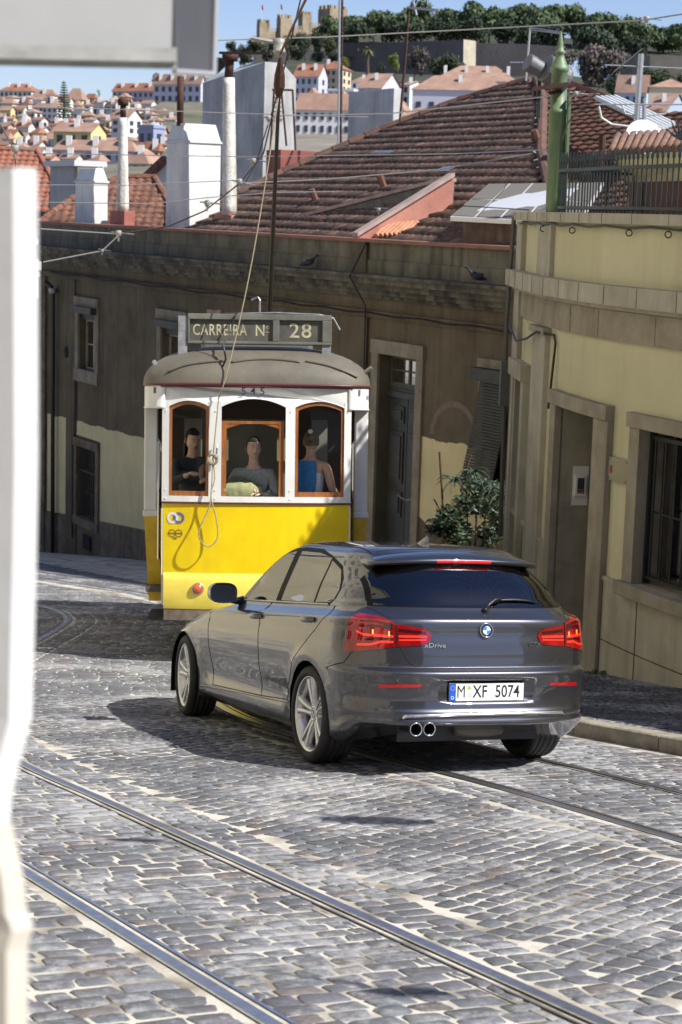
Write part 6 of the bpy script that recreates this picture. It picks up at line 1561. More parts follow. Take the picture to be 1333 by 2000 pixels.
wedge_wall(P(470, 455, 39.6), P(866, 350, 34.6), -.50, .62, -1.0, .28, greym, copm, 'roof_wall', 'grey stained fire wall rising to the right across the tiled roof')
wedge_wall(P(690, 462, 33.7), apex, -.42, .70, -1.0, -.26, pinkm, copm, 'roof_wall', 'pink painted slanting wall meeting the grey wall on the tiled roof')
q = MB()
for k in range(7): a = P(735 + k * 9, 461 - k * .5, 33.4); q.tube([a, a + Vector((.25, .3, .22))], .055, 6)
tag(q.build('loose_tiles', mat('new terracotta', (.50, .24, .14), .8, var=.2, vscale=5)), 'small heap of loose bright roof tiles beside the pink wall', 'roof tiles')
# ---------------- chimneys and stacks aligned with the house
def tanx(px, y=300): d = ray(px, y); return d.x / d.y
def corner_box(pl, pm, pr, D, th_=None, y=300):
    """three vertical edges seen at pl, pm (nearest), pr; returns corner and the two horizontal edge vectors"""
    c = P(pm, y, D); e1 = BU3 if th_ is None else Vector((-cos(th_), sin(th_), 0)); e2 = nnV if th_ is None else Vector((sin(th_), cos(th_), 0))
    t1, t2 = tanx(pl, y), tanx(pr, y); a = (t1 * c.y - c.x) / (e1.x - t1 * e1.y); b_ = (t2 * c.y - c.x) / (e2.x - t2 * e2.y)
    return Vector((c.x, c.y, 0)), e1 * a, e2 * b_
def zat(px, y, D): return P(px, y, D).z
whitew = plaster('whitewashed chimney', (.66, .66, .64), (.78, .78, .76), (.40, .39, .36), 2.0, .55, .5)
greyw = plaster('weather stained white wall', (.34, .335, .325), (.56, .555, .54), (.20, .195, .19), .55, .35, .4)
def hx(q, c, e1, e2, z0, z1, g0=0, g1=0):
    """box on corner frame; g0/g1 grow the footprint at bottom/top"""
    u1, u2 = e1.normalized(), e2.normalized(); f = lambda g, z: [c - u1 * g - u2 * g + Vector((0, 0, z)), c + e1 + u1 * g - u2 * g + Vector((0, 0, z)), c + e1 + e2 + u1 * g + u2 * g + Vector((0, 0, z)), c + e2 - u1 * g + u2 * g + Vector((0, 0, z))]
    q.hexa(f(g0, z0) + f(g1, z1))
def chimney(pl, pm, pr, yt, yb_, D, m, label, cap=0, th_=None, name='chimney', pot=None):
    c, e1, e2 = corner_box(pl, pm, pr, D, th_, (yt + yb_) / 2); z0, z1 = zat(pm, yb_, D) - .5, zat(pm, yt, D)
    t = thing(name, label, 'chimney', c + Vector((0, 0, z0))); q = MB()
    if cap: zc = z1 - cap; hx(q, c, e1, e2, z0, zc); hx(q, c, e1, e2, zc + .001, zc + .05, .03, .03); hx(q, c, e1, e2, zc + .051, z1, .0, -.09 if cap > .3 else -.05)
    else: hx(q, c, e1, e2, z0, z1)
    q.build('stack', m, t, world=True, bevel=.012); return t, c, e1, e2, z1
chimney(147, 183, 211, 328, 436, 46, whitew, 'small squat white chimney nearest the left edge, flared top', .36)
t, c, e1, e2, z1 = chimney(325, 355, 431, 240, 446, 41, whitew, 'big white block chimney with a rusty flue standing on top', .42)
q = MB(); pc = c + e1 * .45 + e2 * .12; q.tube([pc + Vector((0, 0, z1 - .05)), pc + Vector((0, 0, z1 + 1.02))], .075, 12); q.build('flue_pipe', rust, t, world=True, smooth=True)
t, c, e1, e2, z1 = chimney(395, 515, 577, 150, 345, 54, greyw, 'huge grey stained stack behind the left tall pipe, lit on its right face', 0)
q = MB(); n_ = .0; zz = Vector((0, 0, z1)); q.hexa([c + zz, c + e1 + zz, c + e1 + e2 + zz, c + e2 + zz, c + e2 * .0 + zz + Vector((0, 0, .42)), c + e1 + zz + Vector((0, 0, .02)), c + e1 + e2 * .4 + zz + Vector((0, 0, .3)), c + e2 * .55 + zz + Vector((0, 0, .42))]); q.build('stack_top', greyw, t, world=True)
t, c, e1, e2, z1 = chimney(680, 768, 786, 172, 290, 58, greyw, 'broad grey mould-stained stack standing above the left part of the tiled roof', 0)
chimney(98, 145, 152, 315, 400, 52, mat('pale grey render', (.40, .40, .38), .8, var=.12, vscale=2), 'low grey rendered block with a flat slab behind the small white chimney', 0)
q = MB(); c, e1, e2 = corner_box(94, 150, 200, 51.5, None, 315); hx(q, c, e1, e2, zat(150, 324, 51.5), zat(150, 313, 51.5), .1, .1); tag(q.build('roof_slab', mat('white slab', (.62, .62, .6), .7)), 'thin white concrete slab on the low grey block', 'slab')
t, c, e1, e2, z1 = chimney(520, 548, 650, 292, 340, 47, mat('red painted render', (.33, .085, .06), .7, col2=(.22, .06, .05), vscale=2), 'low red painted roof box behind the upper left edge of the tiled roof', 0)
def pipe_chimney(px, yt, yr, yb_, D, r0, r1, base, label):
    a, b2, r = P(px, yb_, D), P(px + (1 if px < 300 else -2), yt, D), P(px + 1, yr, D)
    t = thing('pipe_chimney', label, 'chimney', Vector((a.x, a.y, a.z - .3))); q = MB(); n = 14; path = [a.lerp(b2, k / n) for k in range(n + 1)]
    q.tube([p_ + Vector((.008 * noise.noise(p_ * 3), 0, 0)) for p_ in path], [lerp(r0, r1, k / n) * (1 + .05 * noise.noise(Vector((k * .7, px, 0)))) for k in range(n + 1)], 14); q.build('pipe_shaft', plaster('flaking white render', (.60, .58, .50), (.76, .75, .71), (.30, .25, .16), 5.0, .9, .9), t, world=True, smooth=True)
    q = MB(); q.tube([b2, r], r1 * .72, 12); q.tube([r - Vector((0, 0, .12)), r + Vector((0, 0, .02)), r + Vector((0, 0, .08))], [r1 * 1.3, r1 * 1.35, r1 * .6], 12); q.build('rusty_cowl', rust, t, world=True, smooth=True)
    c, e1, e2 = corner_box(*base, D - .3, None, yb_); q = MB(); hx(q, c, e1, e2, a.z - .9, zat(px, yb_, D)); q.build('pipe_base', pinkm if D < 42 else mat('red brick base', (.36, .12, .09), .8, var=.2, vscale=4), t, world=True, bevel=.01)
pipe_chimney(240, 230, 196, 412, 45.5, .155, .10, (215, 243, 264), 'tall thin white pipe chimney with rusty top, the left one of two')
pipe_chimney(449, 152, 108, 420, 40.5, .165, .13, (419, 452, 472), 'tall white pipe chimney with flaking render and rusty top, the right one of two')
q = MB(); q.tube([P(430, 103, 39), P(530, 104, 37)], .03, 6); tag(q.build('rusty_bar', rust), 'rusty horizontal bar beside the top of the right pipe chimney', 'bar')
# ladder frame beside the big stack
q = MB()
for a, b2 in (((536, 175), (528, 300)), ((572, 175), (578, 300)), ((550, 176), (560, 285))): q.tube([P(*a, 50), P(*b2, 50)], .03, 5)
for k in range(7): q.tube([P(535 - k, 182 + k * 9, 50), P(549 + k * .3, 182 + k * 9, 50)], .015, 4)
q.tube([P(532, 175, 50), P(572, 176, 50)], .03, 5); tag(q.build('iron_ladder', rust), 'rusty iron ladder frame leaning beside the huge grey stack', 'ladder')
# ---------------- left red roofs
def slope_roof(O, px_pts, label, course, pitch, m, seed, th_=.5, U=None, cat='roof'):
    """px_pts: (pxL, pxR, y) rows from eave to ridge on a plane through O"""
    U = U or Vector((1, 0, 0)); back = Vector((-U.y, U.x, 0)); back = back if back.y > 0 else -back; a = math.atan(th_); up = back * cos(a) + Vector((0, 0, sin(a))); n_ = U.cross(up); n_ = n_ if n_.z > 0 else -n_
    def uv(px, y): d = ray(px, y); t = O.dot(n_) / d.dot(n_); p_ = d * t - O; return p_.dot(U), p_.dot(up)
    Lt, Rt = [], []
    for l, r, y in px_pts: u, v = uv(l, y); Lt.append((v, u)); u, v = uv(r, y); Rt.append((v, u))
    Lt.sort(); Rt.sort(); V = min(Lt[-1][0], Rt[-1][0])
    o = tiled(lambda u, v, h: O + U * u + up * v + n_ * h, lambda v: interp(Lt, v), lambda v: interp(Rt, v), V, course, pitch, seed=seed, mat_=m, name='roof')
    tag(o, label, cat)
    q = MB(); ridge_tiles(q, [O + U * interp(Lt, v) + up * v + n_ * .04 for v in (0, V * .5, V)] + [O + U * interp(Rt, v) + up * v + n_ * .04 for v in (V, V * .5, 0)]); q.build('hip_tiles', m, o)
slope_roof(P(60, 442, 48.5), [(70, 330, 442), (110, 330, 410), (160, 330, 380), (235, 300, 348)], 'small hipped red tile roof between the left chimneys', .34, .22, tiles_red, 21, .45)
slope_roof(P(-20, 410, 62), [(-40, 104, 410), (-40, 104, 340), (-40, 70, 292)], 'plain red tile roof at the left edge behind the white wall', .30, .24, mat('flat red tiles', (.36, .15, .09), .9, col2=(.27, .10, .06), vscale=3), 22, .6)
q = MB(); fnp = lambda a, b2, w: P(a, b2, 58) + Vector((0, w, 0)); q.prism([(262, 382), (326, 382), (326, 315), (300, 330)], fnp, 0, .3); g = q.build('gable_wall', mat('white gable', (.74, .74, .73), .8, var=.06, vscale=2)); tag(g, 'white gable wall with a raked tile edge left of the big white chimney', 'wall')
q = MB(); q.tube([P(258, 372, 57.8), P(326, 308, 57.8)], .16, 6); q.build('raked_tiles', tiles_red, g)
# ---------------- solar panels, floodlights, post, aerials, dish
t = thing('solar_panels', 'row of grey solar panels tilted on the tiled roof beside the railing', 'solar panel', P(960, 430, 30.5))
BL, BR, TR, TL = P(880, 423, 30.6), P(1130, 436, 28.8), P(1180, 356, 30.9), P(955, 359, 32.6)
pan = mat('pale glossy solar glass', (.17, .16, .145), .95, spec=0); fr = mat('aluminium frame', (.75, .75, .74), .35, .3)
bil = lambda a, b2, h=0: BL.lerp(BR, a).lerp(TL.lerp(TR, a), b2) + Vector((0, -.2 * h, h))
q = MB(); q.hexa([bil(0, 0, -.07), bil(1, 0, -.07), bil(1, 1, -.07), bil(0, 1, -.07), bil(0, 0, 0), bil(1, 0, 0), bil(1, 1, 0), bil(0, 1, 0)]); q.build('panel_frame', fr, t, world=True)
for k in range(5): q = MB(); a, b2 = k / 5 + .008, (k + 1) / 5 - .008; q.quad(bil(a, .02, .012), bil(b2, .02, .012), bil(b2, .49, .012), bil(a, .49, .012)); q.quad(bil(a, .51, .012), bil(b2, .51, .012), bil(b2, .98, .012), bil(a, .98, .012)); q.build('panel', pan, t, world=True)
q = MB(); q.hexa([P(905, 475, 31), P(1015, 480, 29.9), P(1015, 480, 31.2), P(905, 475, 32.3), P(905, 436, 31), P(1015, 440, 29.9), P(1015, 440, 31.2), P(905, 436, 32.3)]); tag(q.build('roof_box', plaster('stained brown render', (.16, .11, .085), (.26, .19, .16), (.08, .06, .05), 3, .6)), 'stained brown masonry box under the solar panels', 'box')
post = thing('iron_post', 'tall green cast iron post with a pointed finial behind the railing', 'post', P(1085, 330, 21.6))
green = mat('pale green post paint', (.19, .27, .14), .5, col2=(.11, .16, .09), vscale=3.5, stretch=(3, 3, .5)); pb = P(1083, 430, 21.6); zt = lambda y: zat(1083, y, 21.6)
M = Matrix.Translation((pb.x, pb.y, 0)) @ Matrix.Rotation(-.012, 4, 'Y'); q = MB()
q.lathe([(.105, -1.0), (.105, zt(222)), (.112, zt(221)), (.112, zt(214)), (.094, zt(213)), (.092, zt(140)), (.108, zt(138)), (.108, zt(132)), (.088, zt(128)), (.055, zt(112)), (.045, zt(106)), (.060, zt(104)), (.062, zt(100)), (.040, zt(97)), (.034, zt(90)), (.022, zt(72)), (.004, zt(60))], M, 20); q.build('post_shaft', green, post, world=True, smooth=True)
q = MB(); q.box(pb.x + .085, pb.x + .115, pb.y - .14, pb.y - .06, -1, zt(190)); q.build('conduit', green, post, world=True)
q = MB(); q.hexa([P(1040, 178, 21.3), P(1112, 168, 21.3), P(1112, 168, 21.6), P(1040, 178, 21.6), P(1040, 170, 21.3), P(1112, 160, 21.3), P(1112, 160, 21.6), P(1040, 170, 21.6)]); q.tube([P(1074, 182, 21.45), P(1098, 178, 21.45)], .02, 5); q.build('wire_clamp', rust, post, world=True)
for (px, y, r, L_, label) in ((1050, 132, .105, .30, 'smaller grey drum floodlight left of the green post'), (1085, 143, .165, .30, 'larger grey drum floodlight behind the green post')):
    t = thing('floodlight', label, 'floodlight', P(px, y + 30, 22.3)); ax = Matrix.Translation(P(px, y, 22.3)) @ Matrix.Rotation(-1.15, 4, 'Y') @ Matrix.Rotation(.35, 4, 'X')
    q = MB(); q.lathe([(0, L_ * .5), (r * .93, L_ * .5), (r, L_ * .45), (r, L_ * .2), (r * .92, L_ * .18), (r * .92, -L_ * .45), (r * .7, -L_ * .6), (0, -L_ * .62)], ax, 24); q.build('lamp_drum', mat('grey enamel drum', (.15, .15, .155), .45, .2, var=.15, vscale=6), t, world=True)
    q = MB(); b0_ = P(px + 4, y + 32, 22.3); q.box(b0_.x - .02, b0_.x + .02, b0_.y - .02, b0_.y + .02, b0_.z - .4, P(px, y, 22.3).z); q.build('bracket', darkmetal, t, world=True)
al = mat('aerial aluminium', (.45, .46, .47), .35, .8)
def yagi(t, a, b2, n, D, h, m=al, sk=.15):
    q = MB(); A, B = P(*a, D), P(*b2, D); q.tube([A, B], .012, 5)
    for k in range(n): c = A.lerp(B, (k + .5) / n); q.tube([c - Vector((h * .25, h * 1.2, h * sk)), c + Vector((h * .25, h * 1.2, h * sk))], .007, 4)
    q.build('aerial_boom', m, t, world=True)
t = thing('television_aerial', 'rusty mast with a pale aerial at its top above the tiled roof', 'aerial', P(781, 240, 46)); q = MB(); q.tube([P(781, 242, 46), P(795, 80, 46), P(799, 18, 46)], .035, 6); q.build('mast', rust, t, world=True)
q = MB(); q.tube([P(799, 15, 46), P(858, 20, 45)], .03, 5); q.tube([P(808, 4, 46), P(814, 30, 46)], .03, 5); q.tube([P(815, 3, 46), P(808, 20, 46)], .025, 5); q.build('aerial_boom', al, t, world=True)
for px, top, lab, m in ((661, -5, 'thin pale mast left of its rusty twin', al), (666, -5, 'rusty mast right beside the thin pale mast', rust)):
    q = MB(); q.tube([P(px, 282, 50), P(px + 3, top, 50)], .035, 6); tag(q.build('mast', m), lab, 'mast')
t = thing('television_aerial', 'white stick aerial just left of the green post finial', 'aerial', P(1028, 155, 30)); q = MB(); q.tube([P(1028, 158, 30), P(1036, 55, 30)], .018, 6); q.tube([P(1036, 54, 30), P(1106, 65, 29)], .014, 5); q.tube([P(1036, 58, 30), P(1096, 66, 29)], .010, 5); q.tube([P(997, 122, 29), P(1027, 122, 30)], .010, 5); q.build('aerial_rods', al, t, world=True)
t = thing('television_aerial', 'galvanised mast with two long horizontal yagi aerials at the right edge', 'aerial', P(1243, 240, 29)); q = MB(); q.tube([P(1243, 245, 29), P(1253, 105, 29)], .045, 8); q.tube([P(1258, 240, 29), P(1259, 192, 29)], .03, 8); q.build('mast', al, t, world=True)
yagi(t, (1182, 127), (1340, 134), 6, 29, .10); yagi(t, (1162, 204), (1345, 204), 9, 28.5, .12)
q = MB(); q.tube([P(1170, 208, 29), P(1175, 230, 29), P(1195, 243, 29), P(1228, 247, 29)], .02, 5); q.tube([P(1215, 205, 29), P(1222, 222, 29), P(1245, 226, 29)], .014, 5); q.tube([P(1310, 204, 29), P(1300, 222, 29), P(1262, 226, 29)], .014, 5); q.build('aerial_cable', mat('white cable', (.5, .5, .48), .5), t, world=True)
t = thing('satellite_dish', 'white satellite dish behind the spiked railing at right', 'dish', P(1257, 290, 24.5)); M = Matrix.Translation(P(1257, 272, 24.5)) @ Matrix.Rotation(1.15, 4, 'X') @ Matrix.Rotation(.12, 4, 'Y')
q = MB(); q.lathe([(.0, 0), (.10, .006), (.18, .018), (.25, .04), (.258, .045), (.25, .05), (.15, .02), (0, .012)], M, 32); dsh = q.build('reflector', mat('white dish paint', (.70, .70, .68), .4, var=.08, vscale=8), t, world=True, smooth=True)
me = text_mesh('TECA', .085, Matrix.Translation(P(1258, 261, 24.2)) @ Matrix.Rotation(pi / 2 - .2, 4, 'X'), .001, 1.3); me.materials.append(black); link('lettering', me, t, world=True)
q = MB(); q.tube([P(1257, 275, 24.5), P(1262, 330, 24.6)], .02, 6); q.tube([P(1257, 272, 24.5), P(1262, 282, 23.9)], .01, 5); q.build('dish_arm', darkmetal, t, world=True)
q = MB()
for k in range(5):
    a, b2 = P(1165 + k * 9, 191 - k * .5, 34 + k * .25), P(1292 + k * 6, 252 - k * 2.5, 31.5 + k * .25); q.tube([a, b2], .045, 6)
A = [P(1162, 194, 34), P(1205, 190, 35), P(1318, 243, 32.6), P(1290, 254, 31.4)]; q.quad(*A); tag(q.build('translucent_canopy', mat('corrugated white plastic', (.62, .64, .64), .4)), 'corrugated white plastic canopy over the right end of the tiled roof', 'canopy')
q = MB(); q.hexa([P(1170, 205, 34), P(1292, 262, 31.6), P(1292, 262, 32), P(1170, 205, 34.4), P(1170, 196, 34), P(1292, 255, 31.6), P(1292, 255, 32), P(1170, 196, 34.4)]); tag(q.build('canopy_beam', mat('dark old timber', (.05, .035, .025), .8)), 'dark timber edge beam under the plastic canopy', 'beam')
q = MB(); q.tube([P(1175, 345, 23), P(1176, 290, 23)], .036, 8); q.tube([P(1176, 290, 23), P(1177, 265, 23)], .042, 8); tag(q.build('stub_post', rust), 'short rusty stub post standing behind the railing', 'post')
# hut behind the railing
t = thing('terrace_hut', 'low cream hut with tiled eave and dark red front behind the railing', 'hut', P(1290, 405, 20.8))
fnh = lambda x, y, D: P(x, y, D)
q = MB(); q.hexa([P(1228, 420, 21.2), P(1400, 420, 19), P(1400, 420, 23), P(1250, 420, 24), P(1228, 352, 21.2), P(1400, 352, 19), P(1400, 352, 23), P(1250, 352, 24)]); q.build('hut_front', mat('dark red corrugated front', (.13, .045, .03), .6, col2=(.07, .03, .025), vscale=9, stretch=(6, 6, .2)), t, world=True)
q = MB(); q.hexa([P(1226, 356, 21.2), P(1400, 352, 18.9), P(1400, 352, 23), P(1226, 356, 24), P(1206, 326, 20.9), P(1400, 316, 18.6), P(1400, 316, 23), P(1206, 326, 24)]); q.hexa([P(1205, 325, 20.9), P(1400, 315, 18.6), P(1400, 315, 23), P(1205, 325, 24), P(1203, 303, 20.8), P(1400, 292, 18.5), P(1400, 292, 23), P(1203, 303, 24)]); q.build('eave_moulding', yel, t, world=True)
q = MB(); rnd = random.Random(4)
for k in range(12):
    x = 1196 + k * 14; y0 = 296 - k * .9; q.tube([P(x, y0, 20.7 - k * .17), P(x + 12 + k * .5, y0 - 32, 22.6 - k * .15)], [.05, .042], 8)
q.build('roof_tiles', tiles_red if False else mat('hut clay tiles', (.27, .15, .10), .85, col2=(.17, .10, .07), vscale=6), t, world=True, smooth=True)  # the hut tiles' own brownish clay colour
# dark iron finial (plant-like) at the right edge
q = MB()
for a in range(7): th2 = -1.2 + a * .4; b0_ = P(1332, 272, 18); q.tube([b0_, b0_ + Vector((.10 * sin(th2), 0, .12 * cos(th2))), b0_ + Vector((.16 * sin(th2), 0, .26 * cos(th2)))], [.02, .012, .002], 5)
tag(q.build('iron_finial', darkmetal), 'dark spiky leaf finial on the railing at the right edge', 'finial')
# ================================================================== OVERHEAD WIRES
wirem = mat('bright copper wire', (.42, .42, .43), .4, .6); wired = mat('dark span wire', (.06, .055, .05), .6, .3); insm = mat('pale insulator', (.30, .29, .27), .5, var=.15, vscale=30)
def wire(pts, label, r=.008, m=wirem, sagm=.0, cat='wire'):
    v = [P(*p) for p in pts]; out = []
    for a, b2 in zip(v, v[1:]):
        n = 10; out += [a.lerp(b2, k / n) - Vector((0, 0, sagm * 4 * (k / n) * (1 - k / n))) for k in range(n)]
    out.append(v[-1]); q = MB(); q.tube(out, r, 5); return tag(q.build('overhead_wire', m), label, cat, 'overhead tram wires')
wire([(425, 79, 24), (640, 72, 22), (1255, 40, 19), (1345, 26, 18)], 'highest overhead wire, crossing above the green post to the top right corner')
wire([(-10, 207, 30), (250, 214, 30), (545, 224, 29), (720, 229, 29)], 'pale wire running level from the left edge behind the two pipe chimneys', .007)
wire([(560, 226, 26), (760, 222, 25), (1075, 188, 22), (1170, 183, 21)], 'wire crossing the upper tiles and reaching the clamp on the green post')
wire([(75, 300, 34), (470, 306, 30), (900, 300, 26), (1075, 292, 22)], 'wire crossing the middle of the tiled roof towards the foot of the green post')
wire([(75, 361, 26), (240, 362, 26), (465, 352, 26)], 'short wire between the small white chimney and the right pipe chimney', .006)
wire([(470, 358, 24), (640, 350, 23), (850, 332, 22), (1040, 300, 21.5)], 'wire sloping up over the roof just above the grey fire wall', .008)
wire([(75, 395, 24), (300, 398, 24), (405, 386, 24), (540, 376, 24), (665, 374, 24)], 'wire passing low across the big white chimney to the tiles', .006)
wire([(80, 447, 22), (232, 457, 22)], 'bright wire ending at the insulator on the parapet of the brown house')
wire([(232, 457, 22), (330, 442, 22), (400, 412, 22), (470, 357, 22), (515, 300, 22), (546, 165, 21)], 'dark span wire climbing from the parapet insulator to the trolley head', .009, wired)
wire([(85, 512, 20), (200, 490, 20), (232, 460, 20)], 'lowest wire at the left, stretched in front of the brown cornice', .008)
wire([(0, 240, 14), (30, 295, 14), (32, 345, 14)], 'dark wire hanging at the left edge by a small insulator', .006, wired)
wire([(478, 360, 24), (500, 320, 24), (525, 240, 23), (548, 165, 22)], 'dark cable curving from the pipe chimney up beside the pole', .008, wired)
wire([(890, 412, 30), (905, 402, 30), (1034, 410, 28)], 'thin dark cable in front of the solar panels', .009, wired)
wire([(930, 425, 29), (985, 370, 29), (1000, 330, 29), (1034, 345, 27)], 'dark cable looping up over the solar panels', .006, wired)
wire([(1098, 275, 21), (1110, 240, 21), (1200, 140, 21), (1255, 95, 22)], 'dark stay wire rising right from the green post', .007, wired)
def insul(px, y, D, label, ang=0, s=1):
    t = thing('insulator', label, 'insulator', P(px, y, D), 'wire insulators'); M = Matrix.Translation(P(px, y, D)); q = MB(); s *= .72
    q.lathe([(0, .06 * s), (.045 * s, .055 * s), (.05 * s, .03 * s), (.05 * s, -.01 * s), (.035 * s, -.03 * s), (.02 * s, -.05 * s), (0, -.06 * s)], M, 12); q.build('bell', insm, t, world=True, smooth=True)
    q = MB(); q.tube([P(px, y, D) + Vector((-.12 * s, 0, .02)), P(px, y, D) + Vector((.26 * s, 0, .0 + ang))], .014 * s, 6); q.tube([P(px, y, D) - Vector((0, 0, .05 * s)), P(px, y, D) - Vector((0, 0, .12 * s))], .016 * s, 5); q.build('clamp_arm', steel, t, world=True)
insul(232, 457, 22, 'pale insulator on the wires in front of the parapet at left'); insul(405, 398, 22, 'insulator hanging in front of the big white chimney'); insul(468, 356, 22, 'insulator beside the foot of the right pipe chimney', -.03)
insul(495, 315, 22.5, 'dark-armed insulator just right of the right pipe chimney', 0, .9); insul(525, 232, 22, 'insulator hanging halfway up, left of the trolley pole', 0, .9); insul(740, 410, 22, 'insulator on the wire over the grey fire wall', .02, .6); insul(30, 292, 14, 'small insulator at the left edge above the white wall', 0, .8); insul(1125, 184, 21.2, 'pale egg insulator right of the green post', 0, .8); insul(1263, 38, 19, 'ceramic insulator on the highest wire near the top right corner', 0, .8); insul(200, 490, 20, 'insulator at the end of the lowest left wire', .0, .5)
t = thing('wire_hanger', 'large pale insulated hanger with a bracket arm at the head of the trolley pole', 'hanger', P(546, 90, 20)); q = MB(); q.lathe([(0, .07), (.055, .065), (.06, .02), (.06, -.05), (.07, -.055), (.06, -.08), (.02, -.10), (0, -.14)], Matrix.Translation(P(546, 88, 20)), 16); q.build('bell', insm, t, world=True, smooth=True)
q = MB(); q.tube([P(491, 74, 20), P(520, 80, 20), P(546, 84, 20)], [.02, .028, .02], 6); q.tube([P(491, 80, 20), P(546, 82, 20)], .014, 5); q.build('bracket_arm', insm, t, world=True)
wire([(607, -20, 17), (585, 25, 18), (548, 105, 19.9)], 'thick rope-like cable coming down from the top edge to the hanger', .014, mat('brown cable', (.16, .09, .05), .6)); wire([(592, -20, 18), (580, 30, 19), (548, 165, 20)], 'thinner dark cable beside the thick one at the top edge', .008, wired)
# ================================================================== PLANTS BY THE DARK HOUSE
leafm = mat('dark glossy leaves', (.035, .065, .018), .5, col2=(.018, .035, .010), vscale=5)
def leaf_cloud(blobs, n, size, seed, ax=None):
    rnd = random.Random(seed); q = MB()
    for _ in range(n):
        bx_, by_, bz_, r = rnd.choice(blobs); d = Vector((rnd.gauss(0, 1), rnd.gauss(0, 1), rnd.gauss(0, 1))).normalized() * r * rnd.uniform(.35, 1.05); c = Vector((bx_, by_, bz_)) + Vector((d.x, d.y, d.z * .8))
        a = Vector((rnd.gauss(0, 1), rnd.gauss(0, 1), rnd.gauss(0, .6))).normalized(); b_ = a.orthogonal().normalized(); s = size * rnd.uniform(.6, 1.4)
        q.quad(c - a * s, c + b_ * s * .38, c + a * s, c - b_ * s * .38)
    return q
gb = G(3.0, 26.3)
bush = thing('shrub', 'dark leafy shrub growing between the brown house and the yellow house', 'shrub', (1.9, 26.2, gb))
bl = [P(px, y, D) for px, y, D in ((880, 1010, 26), (910, 985, 26.3), (950, 990, 26), (975, 960, 26.3), (900, 1040, 26), (960, 1040, 26), (860, 1030, 26.2), (930, 950, 26.4), (985, 1010, 26), (880, 1080, 26), (940, 1090, 26))]
leaf_cloud([(p_.x, p_.y, p_.z, .22) for p_ in bl], 3400, .045, 5).build('foliage', leafm, bush, world=True)
q = MB(); base = Vector((bl[9].x + .3, 26.2, gb))
for p_ in bl: q.tube([base, base.lerp(p_, .6) + Vector((.05, 0, .1)), p_], [.03, .018, .006], 5)
q.build('stems', mat('brown stems', (.06, .04, .025), .8), bush, world=True)
ag = thing('aloe_plant', 'spiky aloe with long arching leaves rising out of the shrub', 'plant', P(905, 1000, 25.8)); q = MB(); rnd = random.Random(3)
for cx, cy in ((888, 940), (922, 925), (940, 950), (960, 955), (975, 972)):
    c = P(cx, cy, 25.9)
    for k in range(13):
        a = rnd.uniform(0, 2 * pi); L_ = rnd.uniform(.14, .30); up = rnd.uniform(.2, .7); pts = [c + Vector((cos(a) * L_ * t, sin(a) * L_ * t, up * L_ * 2 * t - L_ * 1.3 * t * t)) for t in (0, .3, .6, .85, 1)]; q.tube(pts, [.016, .014, .011, .006, .002], 5)
q.build('spiky_leaves', mat('blue green leaves', (.035, .06, .03), .55), ag, world=True, smooth=True)
q = MB(); q.tube([P(868, 1030, 26), P(859, 882, 26)], .018, 6); q.tube([P(900, 960, 26), P(917, 898, 26), P(921, 890, 26)], .016, 6); q.tube([P(862, 1000, 26), P(848, 975, 26)], .012, 5); q.build('dry_stalks', mat('dry brown stalk', (.09, .055, .03), .9), ag, world=True)
q = MB(); q.box(1.0, 3.0, 25.6, 26.6, gb - .4, gb + .75); tag(q.build('planter', plinthm, bevel=.02), 'low stained masonry planter holding the shrub', 'planter')
# weed at the wall foot
q = leaf_cloud([tuple(P(1162, 1318, 17.8)) + (.07,), tuple(P(1175, 1320, 17.7)) + (.06,)], 160, .025, 9); tag(q.build('weed', mat('weed green', (.08, .11, .03), .7)), 'small green weed at the foot of the right hand door jamb', 'plant')
# ================================================================== FOREGROUND WALL, SIGN, LEFT HOUSES
whitep = plaster('white limewash', (.74, .74, .73), (.80, .80, .79), (.66, .65, .62), .6, .2, .1)
wt_ = thing('wall_corner', 'blurred white rendered wall corner at the left edge of the street', 'wall', Vector((-.6, 1.9, G(-.6, 1.9))))
def wx(px, y, D=1.85): return P(px, y, D)
prof = [(70, 330), (72, 345), (73, 500), (74, 900), (70, 1100), (66, 1250), (62, 1400), (52, 1440), (38, 1490), (26, 1540), (20, 1580), (22, 1620)]
q = MB(); A = [wx(a, b2) for a, b2 in prof]; e = Vector((-.8, .25, 0))
q.grid([[p_ + e * 3, p_ + Vector((-.02, -.015, 0)), p_ + Vector((-.004, -.004, 0)), p_, p_ + Vector((-.30, .8, 0)), p_ + Vector((-.9, 1.2, 0))] for p_ in A]); q.quad(*[A[0] + v for v in (e * 3, Vector((0, 0, 0)), Vector((-.30, .8, 0)), Vector((-.9, 1.2, 0)))]); q.build('render', whitep, wt_, world=True, smooth=False)
prof = [(24, 1605), (30, 1640), (42, 1690), (50, 1740), (52, 1775), (60, 1790), (66, 1812), (60, 1830), (55, 1850), (55, 2200)]
q = MB(); A = [wx(a, b2, 1.84) for a, b2 in prof]
q.grid([[p_ + e * 3, p_ + Vector((-.02, -.015, 0)), p_, p_ + Vector((-.30, .8, 0)), p_ + Vector((-.9, 1.2, 0))] for p_ in A]); q.build('stone_base', mat('cream stone base', (.60, .56, .48), .8, col2=(.50, .46, .38), vscale=2), wt_, world=True)
sg = thing('signboard', 'big grey metal sign box hanging in from the top left corner', 'sign', P(200, 60, 3.3)); sgm = mat('grey enamel panel', (.36, .36, .35), .45, col2=(.30, .30, .295), vscale=1.5, coat=.2); sgd = mat('shade-toned side panel', (.07, .07, .075), .5, var=.15, vscale=3)  # end panel's dark grey paints in the shade on that side
D1, D2 = 2.95, 3.4
